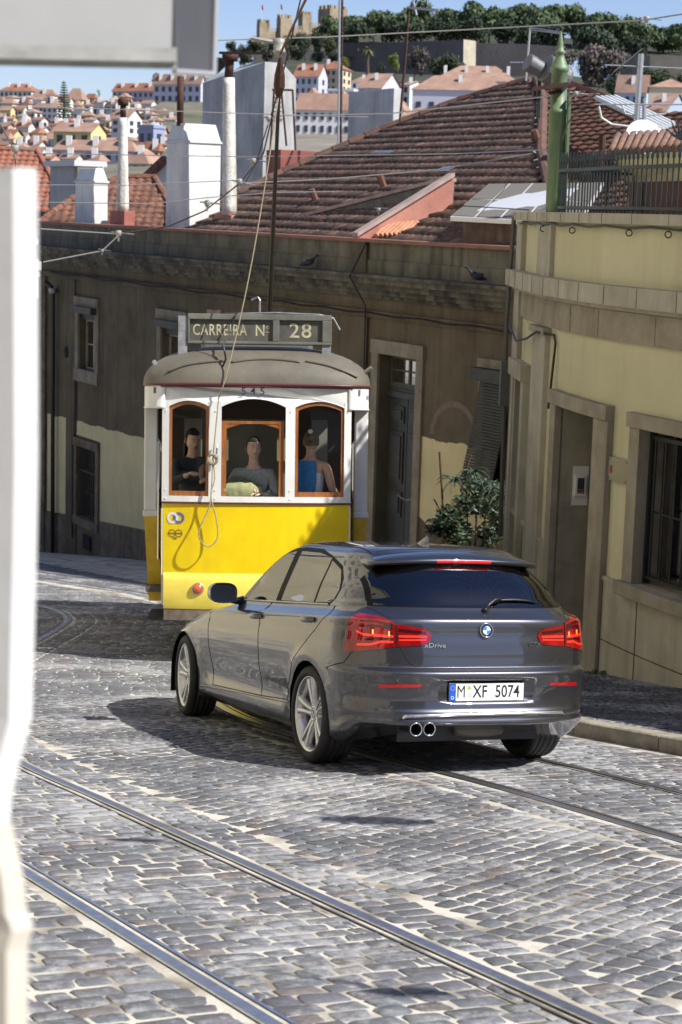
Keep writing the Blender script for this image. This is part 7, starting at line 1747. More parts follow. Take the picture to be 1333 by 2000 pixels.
q = MB(); q.hexa([P(-160, 100, D1 + .2), P(340, 108, D2), P(340, 108, D2 + .25), P(-160, 100, D1 + .5), P(-160, -200, D1 + .2), P(352, -200, D2), P(352, -200, D2 + .25), P(-160, -200, D1 + .5)]); q.build('panel', sgm, sg, world=True)
q = MB(); q.hexa([P(341, 138, D2 - .005), P(414, 142, D2 + .12), P(414, 142, D2 + .4), P(341, 138, D2 + .3), P(341, -200, D2 - .005), P(424, -200, D2 + .12), P(424, -200, D2 + .4), P(341, -200, D2 + .3)]); q.build('end_panel', sgd, sg, world=True)
q = MB(); q.tube([P(417, 146, D2 + .12), P(428, -200, D2 + .12)], .007, 6); q.tube([P(341, 140, D2 + .0), P(417, 145, D2 + .12)], .006, 6); q.build('edge_trim', mat('bright trim', (.5, .5, .5), .35, .5), sg, world=True)
q = MB()
for y0, y1, out, m_ in ((92, 103, .03, 0), (103, 120, .045, 0), (120, 134, .02, 0)):
    q.hexa([P(-160, y1 - 9, D1 + .2 - out), P(346, y1 + 1, D2 - out), P(346, y1 + 1, D2 + .2), P(-160, y1 - 9, D1 + .4), P(-160, y0 - 9, D1 + .2 - out), P(346, y0 + 1, D2 - out), P(346, y0 + 1, D2 + .2), P(-160, y0 - 9, D1 + .4)])
q.build('bottom_rail', mat('weathered grey rail', (.30, .30, .28), .5, var=.25, vscale=6), sg, world=True)
q = MB(); q.ball(P(316, 118, D2 - .045), .004, n=6, m=4); q.build('screw', black, sg, world=True)
# sunlit white house next to the brown one
wh = thing('house', 'sunlit white house with moulded cornice, just visible beside the left end of the brown house', 'house', P(60, 1080, 49)); wh['label'] = 'narrow strip of a sunlit white house left of the brown house'
def whf(px, y, w=0): return P(px, y, 48.6) + Vector((w, 0, 0))
q = MB(); prof = [(86, 432), (86, 475), (82, 478), (78, 488), (80, 497), (86, 505), (88, 520), (88, 880), (90, 884), (90, 892), (84, 894), (84, 1082)]
rows = [[P(px, y, 48.6) + Vector((-6, 0, 0)), P(px, y, 48.6), P(px, y, 48.6) + Vector((-.4, 6, 0))] for px, y in prof]; q.grid(rows[:9]); q.build('wall', whitep, wh, world=True)
q = MB(); q.grid(rows[7:]); q.build('lower_wall', plaster('beige lower wall', (.34, .31, .24), (.42, .39, .31), (.24, .2, .15), 2, .4), wh, world=True)
ac = thing('air_conditioner', 'white air conditioning unit on the strip of white house at left', 'air conditioner', P(80, 840, 48)); q = MB(); c = P(79, 838, 48); q.box(c.x - .35, c.x + .13, c.y - .3, c.y + .1, c.z - .33, c.z + .33); q.build('casing', MC['white plastic'], ac, world=True, bevel=.02)
q = MB(); q.lathe([(0, .01), (.20, .01), (.22, 0)], Matrix.Translation((c.x - .02, c.y - .305, c.z)) @ Matrix.Rotation(pi / 2, 4, 'X'), 20); q.build('fan_grille', darkmetal, ac, world=True)
# sunlit cream terrace on the left side of the street (outside the frame, mirrored by the car and lighting the shade)
LB = Vector((-.75, 2.3)); LU = Vector((-.50, .866)).normalized(); LN = Vector((LU.y, -LU.x))
def LF(s, z, w=0): p_ = LB + LU * s + LN * w; return Vector((p_.x, p_.y, z))
lh = thing('house', 'cream sunlit house seen only mirrored in the side of the car', 'house', LF(6, -3)); holes = []
for k in range(15):
    s = 1.6 + k * 2.3; zb = -2.6 - .16 * s * .866
    for fl_ in range(4): holes.append((s, s + 1.0, zb + 1.9 + 3.2 * fl_, zb + 3.6 + 3.2 * fl_))
def left_wall(q, s0, s1):
    xs = sorted(set([s0, s1] + [h[i] for h in holes for i in (0, 1)])); xs = [x for x in xs if s0 <= x <= s1]
    for a, b2 in zip(xs, xs[1:]):
        hs = sorted([h for h in holes if h[0] - .01 < (a + b2) / 2 < h[1] + .01], key=lambda h: h[2]); z = -9
        for h in hs: q.quad(LF(a, z), LF(b2, z), LF(b2, h[2]), LF(a, h[2])); z = h[3]
        q.quad(LF(a, z), LF(b2, z), LF(b2, 13.5), LF(a, 13.5))
q = MB(); left_wall(q, 0, 36); q.quad(LF(0, -9), LF(0, 13.5), LF(0, 13.5, -8), LF(0, -9, -8)); q.quad(LF(36, -9), LF(36, 13.5), LF(36, 13.5, -8), LF(36, -9, -8)); q.quad(LF(0, 13.5), LF(36, 13.5), LF(36, 13.5, -8), LF(0, 13.5, -8)); q.build('wall', plaster('sunlit cream render', (.52, .46, .30), (.60, .54, .38), (.38, .33, .23), .7, .25, .1), lh, world=True)
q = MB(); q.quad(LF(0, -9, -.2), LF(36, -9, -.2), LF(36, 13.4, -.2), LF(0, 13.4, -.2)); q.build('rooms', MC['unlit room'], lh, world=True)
for h in holes:
    q = MB()
    for a, b2, c, d in ((h[0] - .1, h[1] + .1, h[3], h[3] + .12), (h[0] - .1, h[1] + .1, h[2] - .12, h[2]), (h[0] - .1, h[0] + .02, h[2], h[3]), (h[1] - .02, h[1] + .1, h[2], h[3])): q.fbox(LF, a, b2, c, d, -.05, .06)
    m_ = (h[0] + h[1]) / 2; q.fbox(LF, m_ - .03, m_ + .03, h[2], h[3], -.1, -.05); z = (h[2] + h[3]) / 2; q.fbox(LF, h[0] + .03, m_ - .031, z - .02, z + .02, -.1, -.05); q.fbox(LF, m_ + .031, h[1] - .03, z - .02, z + .02, -.1, -.05)
    q.build('window', mat('white window paint', (.78, .78, .77), .5), lh, world=True)
q = MB(); q.fbox(LF, 0, 36, 13.2, 13.5, .001, .35); q.build('cornice', whitep, lh, world=True)

LB, LU = Vector((-9.6, 16.2)), Vector((.095, .995)).normalized(); LN = Vector((LU.y, -LU.x))
lh = thing('house', 'second cream house, sunlit, mirrored in the side windows of the car', 'house', LF(6, -5)); holes = []
for k in range(6):
    s = 1.0 + k * 2.5; zb = -5.5
    for fl_ in range(4): holes.append((s, s + 1.05, zb + 2.2 + 3.2 * fl_, zb + 3.9 + 3.2 * fl_))
q = MB(); left_wall(q, 0, 15.5); q.quad(LF(0, -9), LF(0, 13.5), LF(0, 13.5, -6), LF(0, -9, -6)); q.quad(LF(15.5, -9), LF(15.5, 13.5), LF(15.5, 13.5, -6), LF(15.5, -9, -6)); q.quad(LF(0, 13.5), LF(15.5, 13.5), LF(15.5, 13.5, -6), LF(0, 13.5, -6)); q.build('wall', MC['sunlit cream render'], lh, world=True)
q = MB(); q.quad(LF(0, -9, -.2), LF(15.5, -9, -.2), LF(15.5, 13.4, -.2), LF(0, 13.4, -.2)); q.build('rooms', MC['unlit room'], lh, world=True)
for h in holes:
    q = MB()
    for a, b2, c, d in ((h[0] - .12, h[1] + .12, h[3], h[3] + .14), (h[0] - .12, h[1] + .12, h[2] - .14, h[2]), (h[0] - .12, h[0] + .02, h[2], h[3]), (h[1] - .02, h[1] + .12, h[2], h[3])): q.fbox(LF, a, b2, c, d, -.05, .06)
    m_ = (h[0] + h[1]) / 2; q.fbox(LF, m_ - .04, m_ + .04, h[2], h[3], -.1, -.05); q.build('window', MC['white window paint'], lh, world=True)

# shaded brown house across the street behind the camera (mirrored by the tailgate)
LB, LU = Vector((-9, -17)), Vector((1, 0)); LN = Vector((0, 1))
lh = thing('house', 'shaded brown house behind the viewer, mirrored in the tailgate of the car', 'house', LF(12, 0)); holes = []
for k in range(8):
    for fl_ in range(3): holes.append((1.5 + k * 3.0, 2.7 + k * 3.0, 2.2 + 3.4 * fl_, 4.0 + 3.4 * fl_))
q = MB(); left_wall(q, 0, 26); q.quad(LF(0, 13.5), LF(26, 13.5), LF(26, 13.5, -6), LF(0, 13.5, -6)); q.build('wall', grime, lh, world=True)
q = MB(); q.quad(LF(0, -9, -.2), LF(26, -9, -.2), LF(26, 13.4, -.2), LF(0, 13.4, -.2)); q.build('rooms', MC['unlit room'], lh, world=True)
for h in holes:
    q = MB()
    for a, b2, c, d in ((h[0] - .12, h[1] + .12, h[3], h[3] + .14), (h[0] - .12, h[1] + .12, h[2] - .14, h[2]), (h[0] - .12, h[0] + .02, h[2], h[3]), (h[1] - .02, h[1] + .12, h[2], h[3])): q.fbox(LF, a, b2, c, d, -.05, .06)
    q.build('window', MC['white window paint'], lh, world=True)
# lanterns hung over the street outside the frame: their shadows fall on the setts
def gpt(px, y):
    d = ray(px, y); t = 5.0
    for _ in range(40): p_ = d * t; e = p_.z - G(p_.x, p_.y); t += e / (-d.z + .16 * -d.y) * .9 if abs(e) > 1e-4 else 0
    return d * t
for px, y, r, L_, lb in ((735, 1603, .26, 6.6, 'widest street lantern hung over the road, seen by its shadow beside the car'), (258, 1641, .10, 6.2, 'small junction box on the span wires, seen by its small round shadow on the setts'), (790, 1938, .13, 6.0, 'medium junction box on the span wires, seen by its shadow near the bottom edge')):
    c = gpt(px, y) + SUN * L_; t = thing('street_lantern' if r > .2 else 'junction_box', lb, 'lantern' if r > .2 else 'box', c); q = MB(); q.lathe([(0, .14), (r * .3, .12), (r, .0), (r, -.03), (r * .6, -.05), (0, -.05)], Matrix.Translation(c) @ Matrix.Diagonal((1.25, .45, .6, 1)), 20); q.build('shade', darkmetal, t, world=True, smooth=True)
    q = MB(); q.tube([c + Vector((0, 0, .12)), c + Vector((0, 0, .5))], .012, 5); q.tube([c + Vector((-.5, .2, .5)), c + Vector((2.5, -1.0, .7))], .006, 4); q.build('hanger_wire', wired, t, world=True)
# ================================================================== CITY, CASTLE, TREES
cw = mat('far white render', (.66, .65, .63), .9, var=.05, vscale=.2); ccream = mat('far cream render', (.58, .50, .36), .9, var=.06, vscale=.2); clav = mat('far shade-tinted render', (.50, .50, .58), .9); cyel = mat('far yellow render', (.62, .52, .26), .9); cblue = mat('far blue render', (.27, .31, .46), .9); cgrey = mat('far grey render', (.36, .36, .37), .9); cpink = mat('far salmon render', (.55, .36, .28), .9)  # lilac walls: bluish shade tint put into the render colour
croof = mat('far terracotta roof', (.38, .24, .175), .9, col2=(.28, .17, .125), vscale=.5); croof2 = mat('far old roof', (.34, .15, .085), .9, col2=(.24, .11, .07), vscale=.5)
cwin = mat('far window glass', (.035, .04, .055), .2); cshut = mat('far green shutter', (.03, .10, .08), .6)
def qmesh(name, m):
    me = bpy.data.meshes.new(name); me.from_pydata([(-.5, 0, -.5), (.5, 0, -.5), (.5, 0, .5), (-.5, 0, .5), (-.5, .15, -.5), (.5, .15, -.5), (.5, .15, .5), (-.5, .15, .5)], [], [(0, 1, 2, 3), (0, 4, 5, 1), (1, 5, 6, 2), (2, 6, 7, 3), (3, 7, 4, 0)]); me.materials.append(m); return me
WM, SM_ = qmesh('window', cwin), qmesh('window', cshut)
def house(pl, pm, pr, yt, yb_, D, th_=.6, wm=cw, rm=croof, nx=3, ny=2, mx=2, rise=1.6, kind='hip', label=None, group=None, chim=0, win=True, sub=None):
    ym = (yt + yb_) / 2; c, e1, e2 = corner_box(pl, pm, pr, D, th_, ym)
    if pr - pm < 2: e2 = e2.normalized() * max(6.0, e1.length * .6)
    if pm - pl < 2: e1 = e1.normalized() * 8.0
    z0, z1 = zat(pm, yb_, D), zat(pm, yt, D); u1, u2 = e1.normalized(), e2.normalized(); zz = lambda z: Vector((0, 0, z))
    h = thing('house', label, 'house', c + zz(z0), group)
    q = MB(); hx(q, c, e1, e2, z0 - 4, z1); q.build('wall', wm, h, world=True)
    g = .35; A, B, Cc, Dd = c - u1 * g - u2 * g + zz(z1), c + e1 + u1 * g - u2 * g + zz(z1), c + e1 + e2 + (u1 + u2) * g + zz(z1), c + e2 - u1 * g + u2 * g + zz(z1)
    q = MB(); up = zz(rise)
    if kind == 'hip':
        if e1.length > e2.length: r0, r1 = (A + Dd) / 2 + u1 * min(e2.length, e1.length) * .45 + up, (B + Cc) / 2 - u1 * min(e2.length, e1.length) * .45 + up; q.quad(A, B, r1, r0); q.quad(Cc, Dd, r0, r1); q.quad(B, Cc, r1); q.quad(Dd, A, r0)
        else: r0, r1 = (A + B) / 2 + u2 * e1.length * .45 + up, (Cc + Dd) / 2 - u2 * e1.length * .45 + up; q.quad(A, B, r0); q.quad(Cc, Dd, r1); q.quad(B, Cc, r1, r0); q.quad(Dd, A, r0, r1)
        q.quad(A, Dd, Cc, B)
    elif kind == 'gable':   # gable end on the right face
        r0, r1 = (A + Dd) / 2 + up, (B + Cc) / 2 + up; q.quad(A, B, r1, r0); q.quad(Cc, Dd, r0, r1)
        q2 = MB(); q2.quad(c + zz(z1), c + e2 + zz(z1), c + e2 / 2 + zz(z1 + rise * .93)); q2.quad(c + e1 + zz(z1), c + e1 + e2 + zz(z1), c + e1 + e2 / 2 + zz(z1 + rise * .93)); q2.build('gable', wm, h, world=True)
    else: hx(q, c, e1, e2, z1 + .001, z1 + .5, .15, .15)
    q.build('roof', rm if kind != 'flat' else wm, h, world=True)
    if win:
        ang1 = atan2(-u1.y, -u1.x); n1 = Vector((u1.y, -u1.x, 0)); n1 = n1 if n1.y < 0 else -n1
        H = z1 - z0; wh_, ww = min(1.5, H / ny * .52), min(1.0, e1.length / nx * .42)
        def put(p_, ang, w, hh, me): o = link('window', me, h); o.matrix_basis = Matrix.Translation(p_ - h.matrix_basis.translation) @ Matrix.Rotation(ang, 4, 'Z') @ Matrix.Diagonal((w, 1, hh, 1))
        for i in range(nx):
            for j in range(ny): put(c + e1 * ((i + .5) / nx) + n1 * .14 + zz(z0 + H * (j + .5) / ny), atan2(n1.y, n1.x) + pi / 2, ww, wh_, sub if sub and j == ny - 1 else WM)
        n2 = Vector((u2.y, -u2.x, 0)); n2 = n2 if n2.x > 0 else -n2
        if pr - pm > 8:
            w2 = min(1.0, e2.length / mx * .42)
            for i in range(mx):
                for j in range(ny): put(c + e2 * ((i + .5) / mx) + n2 * .14 + zz(z0 + H * (j + .5) / ny), atan2(n2.y, n2.x) + pi / 2, w2, wh_, WM)
    for k in range(chim):
        p_ = c + e1 * ((k + .5) / chim) + e2 * .3; q = MB(); s = .38; q.box(p_.x - s, p_.x + s, p_.y - s, p_.y + s, z1, z1 + rise * .7 + 1.0); q.build('chimney', cw, h, world=True)
    return h
H_ = house
# named houses of the middle distance
H_(575, 700, 703, 217, 290, 330, .12, cw, croof, 8, 3, 1, 3.0, 'hip', 'long white palace-like house with a low red roof above the red roof box', chim=0)
H_(575, 622, 640, 150, 205, 430, .35, clav, croof2, 4, 3, 1, 3.0, 'gable', 'pale house with green top-floor shutters below the castle', chim=2, sub=SM_)
H_(640, 690, 712, 178, 205, 420, .25, cw, croof, 4, 2, 2, .2, 'flat', 'white house with projecting flat terrace floors below the rampart', chim=0)
H_(625, 668, 686, 135, 180, 440, .35, ccream, croof2, 4, 3, 2, 2.0, 'hip', 'tall cream house with brown attic left of the palm tree', chim=2)
H_(686, 712, 748, 160, 205, 430, .45, cw, croof, 2, 3, 3, 1.2, 'hip', 'white stepped house with wide eaves in front of the rampart', chim=1)
H_(700, 745, 785, 172, 206, 400, .5, clav, croof, 3, 2, 2, 3.4, 'gable', 'house with a bright white gable and chimney beside the mould-stained stack', chim=1)
H_(785, 800, 830, 165, 225, 410, .5, cw, croof, 1, 3, 2, 1.0, 'gable', 'narrow white house right of the mould-stained stack', chim=1)
H_(805, 985, 992, 178, 240, 380, .16, clav, croof, 7, 1, 1, 3.2, 'hip', 'long pale house in lilac shade with salmon hipped roof above the tiled roof', chim=1)
H_(845, 1010, 1018, 160, 185, 440, .16, clav, croof, 6, 1, 1, 4.0, 'hip', 'second long house in lilac shade behind, with several white chimneys on its salmon roof', chim=4)
H_(785, 850, 856, 228, 250, 300, .12, cw, croof, 4, 1, 1, 1.6, 'hip', 'low house with red roof just above the sloping tile ridge')
H_(1203, 1262, 1268, 182, 235, 430, .35, mat('pale blue tiles', (.40, .48, .58), .7), croof, 4, 2, 1, 4.2, 'gable', 'pale blue tiled house with steep salmon roof behind the yagi aerial', chim=1)
H_(1266, 1345, 1350, 184, 225, 420, .15, ccream, croof, 6, 2, 1, 2.0, 'hip', 'cream house with salmon roof at the right edge behind the aerial')
H_(1262, 1300, 1345, 218, 255, 330, .6, mat('grey blue render', (.32, .38, .46), .9), croof, 2, 2, 2, 3.4, 'gable', 'grey blue gabled house at the right edge above the satellite dish', chim=1)
H_(1130, 1200, 1206, 205, 240, 400, .3, cw, croof, 3, 1, 1, 1.6, 'hip', 'small white house glimpsed behind the right end of the ridge')
# left hillside
H_(220, 300, 322, 178, 235, 470, .55, clav, croof2, 8, 4, 2, 2.2, 'gable', 'long apartment row in lilac shade climbing the hill left of the big chimney', chim=3)
H_(300, 392, 400, 165, 238, 455, .45, clav, croof, 7, 4, 1, 2.6, 'gable', 'tall pale apartment block with balconies directly above the big white chimney', chim=4)
H_(360, 392, 396, 160, 205, 470, .5, cgrey, croof, 2, 3, 1, 3.0, 'gable', 'dark grey slate house between the apartment block and the stained stack')
H_(218, 250, 278, 232, 262, 330, .6, cw, croof, 2, 2, 2, 1.8, 'gable', 'white house with a big white gable right of the left pipe chimney', chim=1)
H_(270, 300, 322, 250, 290, 300, .6, cblue, croof, 2, 1, 1, .3, 'flat', 'bright blue walled house left of the big white chimney')
H_(105, 262, 275, 296, 345, 260, .25, clav, croof, 8, 2, 1, 1.5, 'hip', 'long house in lilac shade with red roof behind the small white chimney', chim=3)
H_(105, 178, 208, 258, 285, 300, .35, cyel, croof, 3, 1, 1, 1.6, 'gable', 'yellow house with a cream gable and a red roof on the left hillside', chim=1)
H_(240, 290, 325, 320, 350, 240, .5, cw, croof, 3, 2, 2, 2.0, 'hip', 'white house with red roof between the left pipe chimney and the big chimney', chim=1)
H_(0, 92, 106, 215, 262, 470, .35, cw, croof, 9, 4, 1, 2.0, 'flat', 'white apartment block with many windows at the far left of the skyline')
H_(0, 62, 82, 178, 216, 520, .3, cw, croof2, 7, 3, 2, 2.2, 'hip', 'large white apartment house highest on the left skyline', chim=3)
H_(60, 106, 118, 192, 225, 500, .3, cpink, croof, 5, 3, 1, 2.4, 'hip', 'salmon coloured house left of the tall araucaria tree', chim=1)
H_(83, 112, 128, 210, 245, 400, .4, cw, croof, 3, 3, 2, 2.0, 'hip', 'white cube-like house just left of the araucaria tree', chim=1)
H_(128, 160, 172, 195, 222, 480, .3, cyel, croof, 3, 2, 1, 3.0, 'hip', 'small ochre house right of the araucaria tree on the skyline')
H_(186, 206, 212, 205, 225, 480, .3, cw, croof, 2, 2, 1, .3, 'flat', 'small white flat-roofed block on the skyline below the crane')
rnd = random.Random(31); hm = [cw, cw, cw, cw, ccream, clav, cw, cyel, cw, cpink]
for r_ in range(11):
    yb0 = 214 + r_ * 12; D0 = 475 - r_ * 22; x = -6 + rnd.uniform(0, 14)
    while x < 330:
        w = rnd.uniform(16, 32) * (1 + r_ * .04)
        if not (x < 55 and r_ > 8) and rnd.random() < .93:
            w1 = w * rnd.uniform(.45, .75); hgt = rnd.uniform(17, 28); kd = rnd.choice(['hip', 'gable', 'gable', 'hip'])
            house(x, x + w1, x + w, yb0 - hgt, yb0 + 8, D0 + rnd.uniform(-12, 12), rnd.uniform(.2, .8), rnd.choice(hm), rnd.choice([croof, croof, croof2]), max(1, int(w1 / 8)), rnd.choice([1, 2]), max(1, int((w - w1) / 8)), rnd.uniform(.5, 1.2), kd, 'small pale house with a red roof, one of many packed on the left hillside', 'small houses packed on the left hillside', chim=rnd.choice([0, 0, 1]))
        x += w * rnd.uniform(.85, 1.15)
for (x, y, w, D) in ((590, 225, 30, 400), (735, 225, 34, 380), (1030, 190, 40, 400), (600, 205, 26, 410), (660, 212, 24, 410), (770, 232, 30, 380)):
    house(x, x + w * .6, x + w, y - 16, y + 14, D, .4, rnd.choice(hm), croof, 2, 1, 1, 2, 'hip', 'small house with a red roof wedged between the larger ones below the castle hill', 'small houses below the castle hill')
# hillside sheets (terrain up to the castle)
hillm = mat('scrubby hillside', (.06, .06, .032), .95, col2=(.025, .032, .016), vscale=.06)
def hill_sheet(px0, px1, D0, y0, D1, y1, n=24, seed=0, ytop=None):
    rows = []
    for i in range(9):
        t = i / 8; r = []
        for k in range(n + 1):
            px = lerp(px0, px1, k / n); yt = ytop(px) if ytop else y1
            r.append(P(px, lerp(y0, yt, t) + 3 * noise.noise(Vector((px * .03, t * 4, seed))), lerp(D0, D1, t)))
        rows.append(r)
    q = MB(); q.grid(rows); return q
tag(hill_sheet(420, 1420, 470, 205, 600, 150, 40, 2, lambda px: interp([(420, 160), (480, 124), (560, 118), (650, 122), (700, 142), (900, 148), (1130, 150), (1200, 158), (1420, 158)], px)).build('castle_hill', hillm, smooth=True), kind='structure')
tag(hill_sheet(420, 1420, 655, 112, 720, 60, 40, 5, lambda px: interp([(420, 150), (470, 100), (520, 70), (640, 58), (900, 62), (1420, 92)], px)).build('castle_plateau', hillm, smooth=True), kind='structure')
tag(hill_sheet(-260, 470, 190, 352, 540, 200, 30, 7, lambda px: interp([(-260, 150), (0, 178), (110, 205), (210, 222), (240, 178), (330, 152), (470, 150)], px)).build('left_hill', mat('hillside earth', (.22, .18, .13), .95, col2=(.07, .09, .04), vscale=.05), smooth=True), kind='structure')
tag(hill_sheet(420, 1420, 200, 330, 480, 185, 30, 9).build('valley_slope', mat('built up slope', (.28, .25, .20), .95, col2=(.17, .15, .11), vscale=.08), smooth=True), kind='structure')
# castle
cst = mat('castle limestone', (.36, .29, .195), .95, col2=(.24, .19, .13), vscale=.25, bump=.3, bscale=.8, bdist=.4)
ca_ = thing('castle', 'sand coloured medieval castle with battlemented towers on the hilltop', 'castle', P(590, 80, 700))
def tower(pl, pm, pr, yt, yb_, D):
    c, e1, e2 = corner_box(pl, pm, pr, D, .9, yt); z0, z1 = zat(pm, yb_, D) - 3, zat(pm, yt, D); q = MB(); hx(q, c, e1, e2, z0, z1); t = q.build('tower', cst, ca_, world=True)
    q = MB()
    for e, o, nn_ in ((e1, Vector((0, 0, 0)), e2), (e1, e2 * .9, e2), (e2, Vector((0, 0, 0)), e1), (e2, e1 * .9, e1)):
        n = max(3, int(e.length / 2.0)); w = nn_ * .1
        for k in range(n): a = c + o + e * ((k + .2) / n); hx(q, a, e * (.55 / n), w, z1 + .001, z1 + 1.3)
    q.build('battlements', cst, t, world=True)
for a in ((502, 508, 528, 44, 76, 700), (541, 549, 571, 34, 74, 705), (583, 592, 610, 28, 66, 712), (622, 645, 680, 16, 60, 716)): tower(*a)
for (x0, x1, y0, y1, D) in ((524, 546, 60, 72, 704), (566, 590, 55, 68, 708), (606, 626, 50, 64, 714), (676, 700, 42, 60, 716), (640, 664, 70, 84, 690)):
    a, b2 = P(x0, y1, D), P(x1, y1, D + 3); zt = zat(x0, y0, D); q = MB(); hx(q, Vector((a.x, a.y, 0)), Vector((b2.x - a.x, b2.y - a.y, 0)), Vector((0, 2, 0)), a.z - 4, zt); n = 6
    for k in range(n): hx(q, Vector((a.x, a.y, 0)).lerp(Vector((b2.x, b2.y, 0)), (k + .2) / n), Vector((b2.x - a.x, b2.y - a.y, 0)) * (.5 / n), Vector((0, 1, 0)), zt + .001, zt + 1.2)
    q.build('curtain_wall', cst, ca_, world=True)
for px, yt, yb_, m in ((511, 9, 42, mat('red green flag', (.50, .02, .02), .7)), (548, 8, 34, mat('dark flag', (.05, .05, .10), .7))):
    t = thing('flag', 'red flag on a tall pole on the leftmost castle tower' if px < 520 else 'small dark flag on the second castle tower', 'flag', P(px, yb_, 700)); q = MB(); q.tube([P(px, yb_, 700), P(px, yt, 700)], .12, 5); q.build('flagpole', cw, t, world=True)
    q = MB(); q.grid([[P(px + .4, yt + k * 3.2, 700) + Vector((0, .5 * sin(k), 0)), P(px + 3.0 + .4 * k, yt + 1.5 + k * 3.4, 700)] for k in range(4)]); q.build('flag_cloth', m, t, world=True, solid=.05)
ramp_m = plaster('shade-toned rampart masonry', (.115, .108, .105), (.18, .165, .15), (.07, .067, .065), .06, .8, .2); ramp_l = mat('sunlit rampart stone', (.50, .45, .34), .9, col2=(.38, .33, .25), vscale=.3)  # dark masonry and pale stone paint in the rampart's shade and sunlight
def rampart(pts, thick, label, m=ramp_m):
    t = thing('rampart', label, 'wall', P(pts[0][0], pts[0][2], pts[0][3])); q = MB()
    for (x0, a, b2, D0), (x1, c, d, D1) in zip(pts, pts[1:]):
        A, B, Cc, Dd = P(x0, b2, D0), P(x1, d, D1), P(x1, c, D1), P(x0, a, D0); w = Vector((.3, thick, 0)); dn = Vector((0, 0, -6)); q.hexa([A + dn, B + dn, B + dn + w, A + dn + w, Dd, Cc, Cc + w, Dd + w])
    q.build('masonry', m, t, world=True)
rampart([(668, 84, 140, 660), (780, 82, 145, 640), (906, 78, 152, 618)], 3, 'long grey rampart wall below the pines, left of the sunlit buttress')
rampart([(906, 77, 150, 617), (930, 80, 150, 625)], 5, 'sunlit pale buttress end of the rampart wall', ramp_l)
rampart([(930, 84, 150, 640), (1030, 86, 150, 635), (1110, 92, 155, 632)], 3, 'grey rampart wall right of the sunlit buttress, behind the green post')
rampart([(495, 98, 122, 640), (580, 96, 120, 640), (655, 100, 118, 640)], 3, 'low grey terrace wall below the castle towers')
rampart([(1213, 110, 160, 600), (1270, 108, 158, 590), (1400, 110, 160, 585)], 3, 'pale stone rampart at the right edge behind the aerials', mat('pale rampart stone', (.30, .27, .20), .9, col2=(.20, .18, .14), vscale=.2))
# trees
def leafmat(name, a, b_): return mat(name, a, .75, col2=b_, vscale=.35, detail=3)
pine_l = leafmat('pine needles', (.10, .14, .05), (.05, .08, .028)); oak_l = leafmat('olive scrub leaves', (.075, .10, .03), (.03, .045, .016)); dark_l = leafmat('dark cypress leaves', (.038, .062, .026), (.02, .036, .016)); lime_l = leafmat('yellow green leaves', (.20, .24, .035), (.09, .12, .02)); bare_l = leafmat('bare twigs', (.14, .115, .095), (.09, .07, .06)); barkm = mat('tree bark', (.09, .065, .05), .9)
def crown(kind, seed, n=1500):
    rnd = random.Random(seed); q = MB(); lobes = []
    if kind == 'pine':
        for k in range(14): a = rnd.uniform(0, 2 * pi); r = rnd.uniform(.0, .72); lobes.append((r * cos(a), r * sin(a), rnd.uniform(.45, .84) - .18 * r * r, rnd.uniform(.24, .36), .6))
    elif kind == 'round':
        for k in range(10): a = rnd.uniform(0, 2 * pi); r = rnd.uniform(0, .5); lobes.append((r * cos(a), r * sin(a), rnd.uniform(.25, .85), rnd.uniform(.24, .36), .9))
    for _ in range(n):
        x, y, z, r, fl = rnd.choice(lobes); d = Vector((rnd.gauss(0, 1), rnd.gauss(0, 1), rnd.gauss(0, 1))).normalized() * r * rnd.uniform(.6, 1.08)
        c = Vector((x + d.x, y + d.y, z + d.z * fl)); nrm_ = (d.normalized() + Vector((rnd.gauss(0, .5), rnd.gauss(0, .5), rnd.gauss(0, .5)))).normalized(); a = nrm_.orthogonal().normalized(); b_ = nrm_.cross(a); s = rnd.uniform(.030, .065); a = (a * cos(_) + b_ * sin(_)); b_ = nrm_.cross(a)
        q.quad(c - a * s - b_ * s * .6, c + a * s - b_ * s * .5, c + a * s * .7 + b_ * s * .7, c - a * s * .6 + b_ * s * .6)
    return q
def crown_mesh(kind, seed, m, n=1500):
    q = crown(kind, seed, n); me = bpy.data.meshes.new('crown'); me.from_pydata(q.v, [], q.f); me.materials.append(m); return me
def trunk_mesh(kind, seed):
    rnd = random.Random(seed); q = MB(); q.tube([(0, 0, -.3), (.01, .0, .2), (.0, .02, .45)], [.035, .028, .022], 7)
    for k in range(7): a = k * .9 + rnd.uniform(0, .5); r = rnd.uniform(.3, .6); q.tube([(0, .01, .36 + .02 * k), (r * .5 * cos(a), r * .5 * sin(a), .52), (r * cos(a), r * sin(a), .68)], [.018, .011, .005], 5)
    me = bpy.data.meshes.new('trunk'); me.from_pydata(q.v, [], q.f); me.materials.append(barkm); return me
CM = {('pine', i): crown_mesh('pine', 40 + i, pine_l, 1900) for i in range(3)}
for nm, m in (('oak', oak_l), ('dark', dark_l), ('lime', lime_l), ('bare', bare_l)):
    for i in range(2): CM[(nm, i)] = crown_mesh('round', 60 + i + len(nm), m, 1300)
TM = [trunk_mesh('pine', i) for i in range(3)]
def tree(px, yt, wpx, hpx, D, kind, label, group=None, seed=0, name='tree'):
    s = wpx / F_PX * D * .5; h = hpx / F_PX * D; base = P(px, yt + hpx, D); t = thing(name, label, 'tree', Matrix.Translation(base) @ Matrix.Rotation(seed * 1.3, 4, 'Z') @ Matrix.Diagonal((s, s, h, 1)), group)
    link('crown', CM[(kind, seed % (3 if kind == 'pine' else 2))], t); link('trunk', TM[seed % 3], t); return t
k = 0
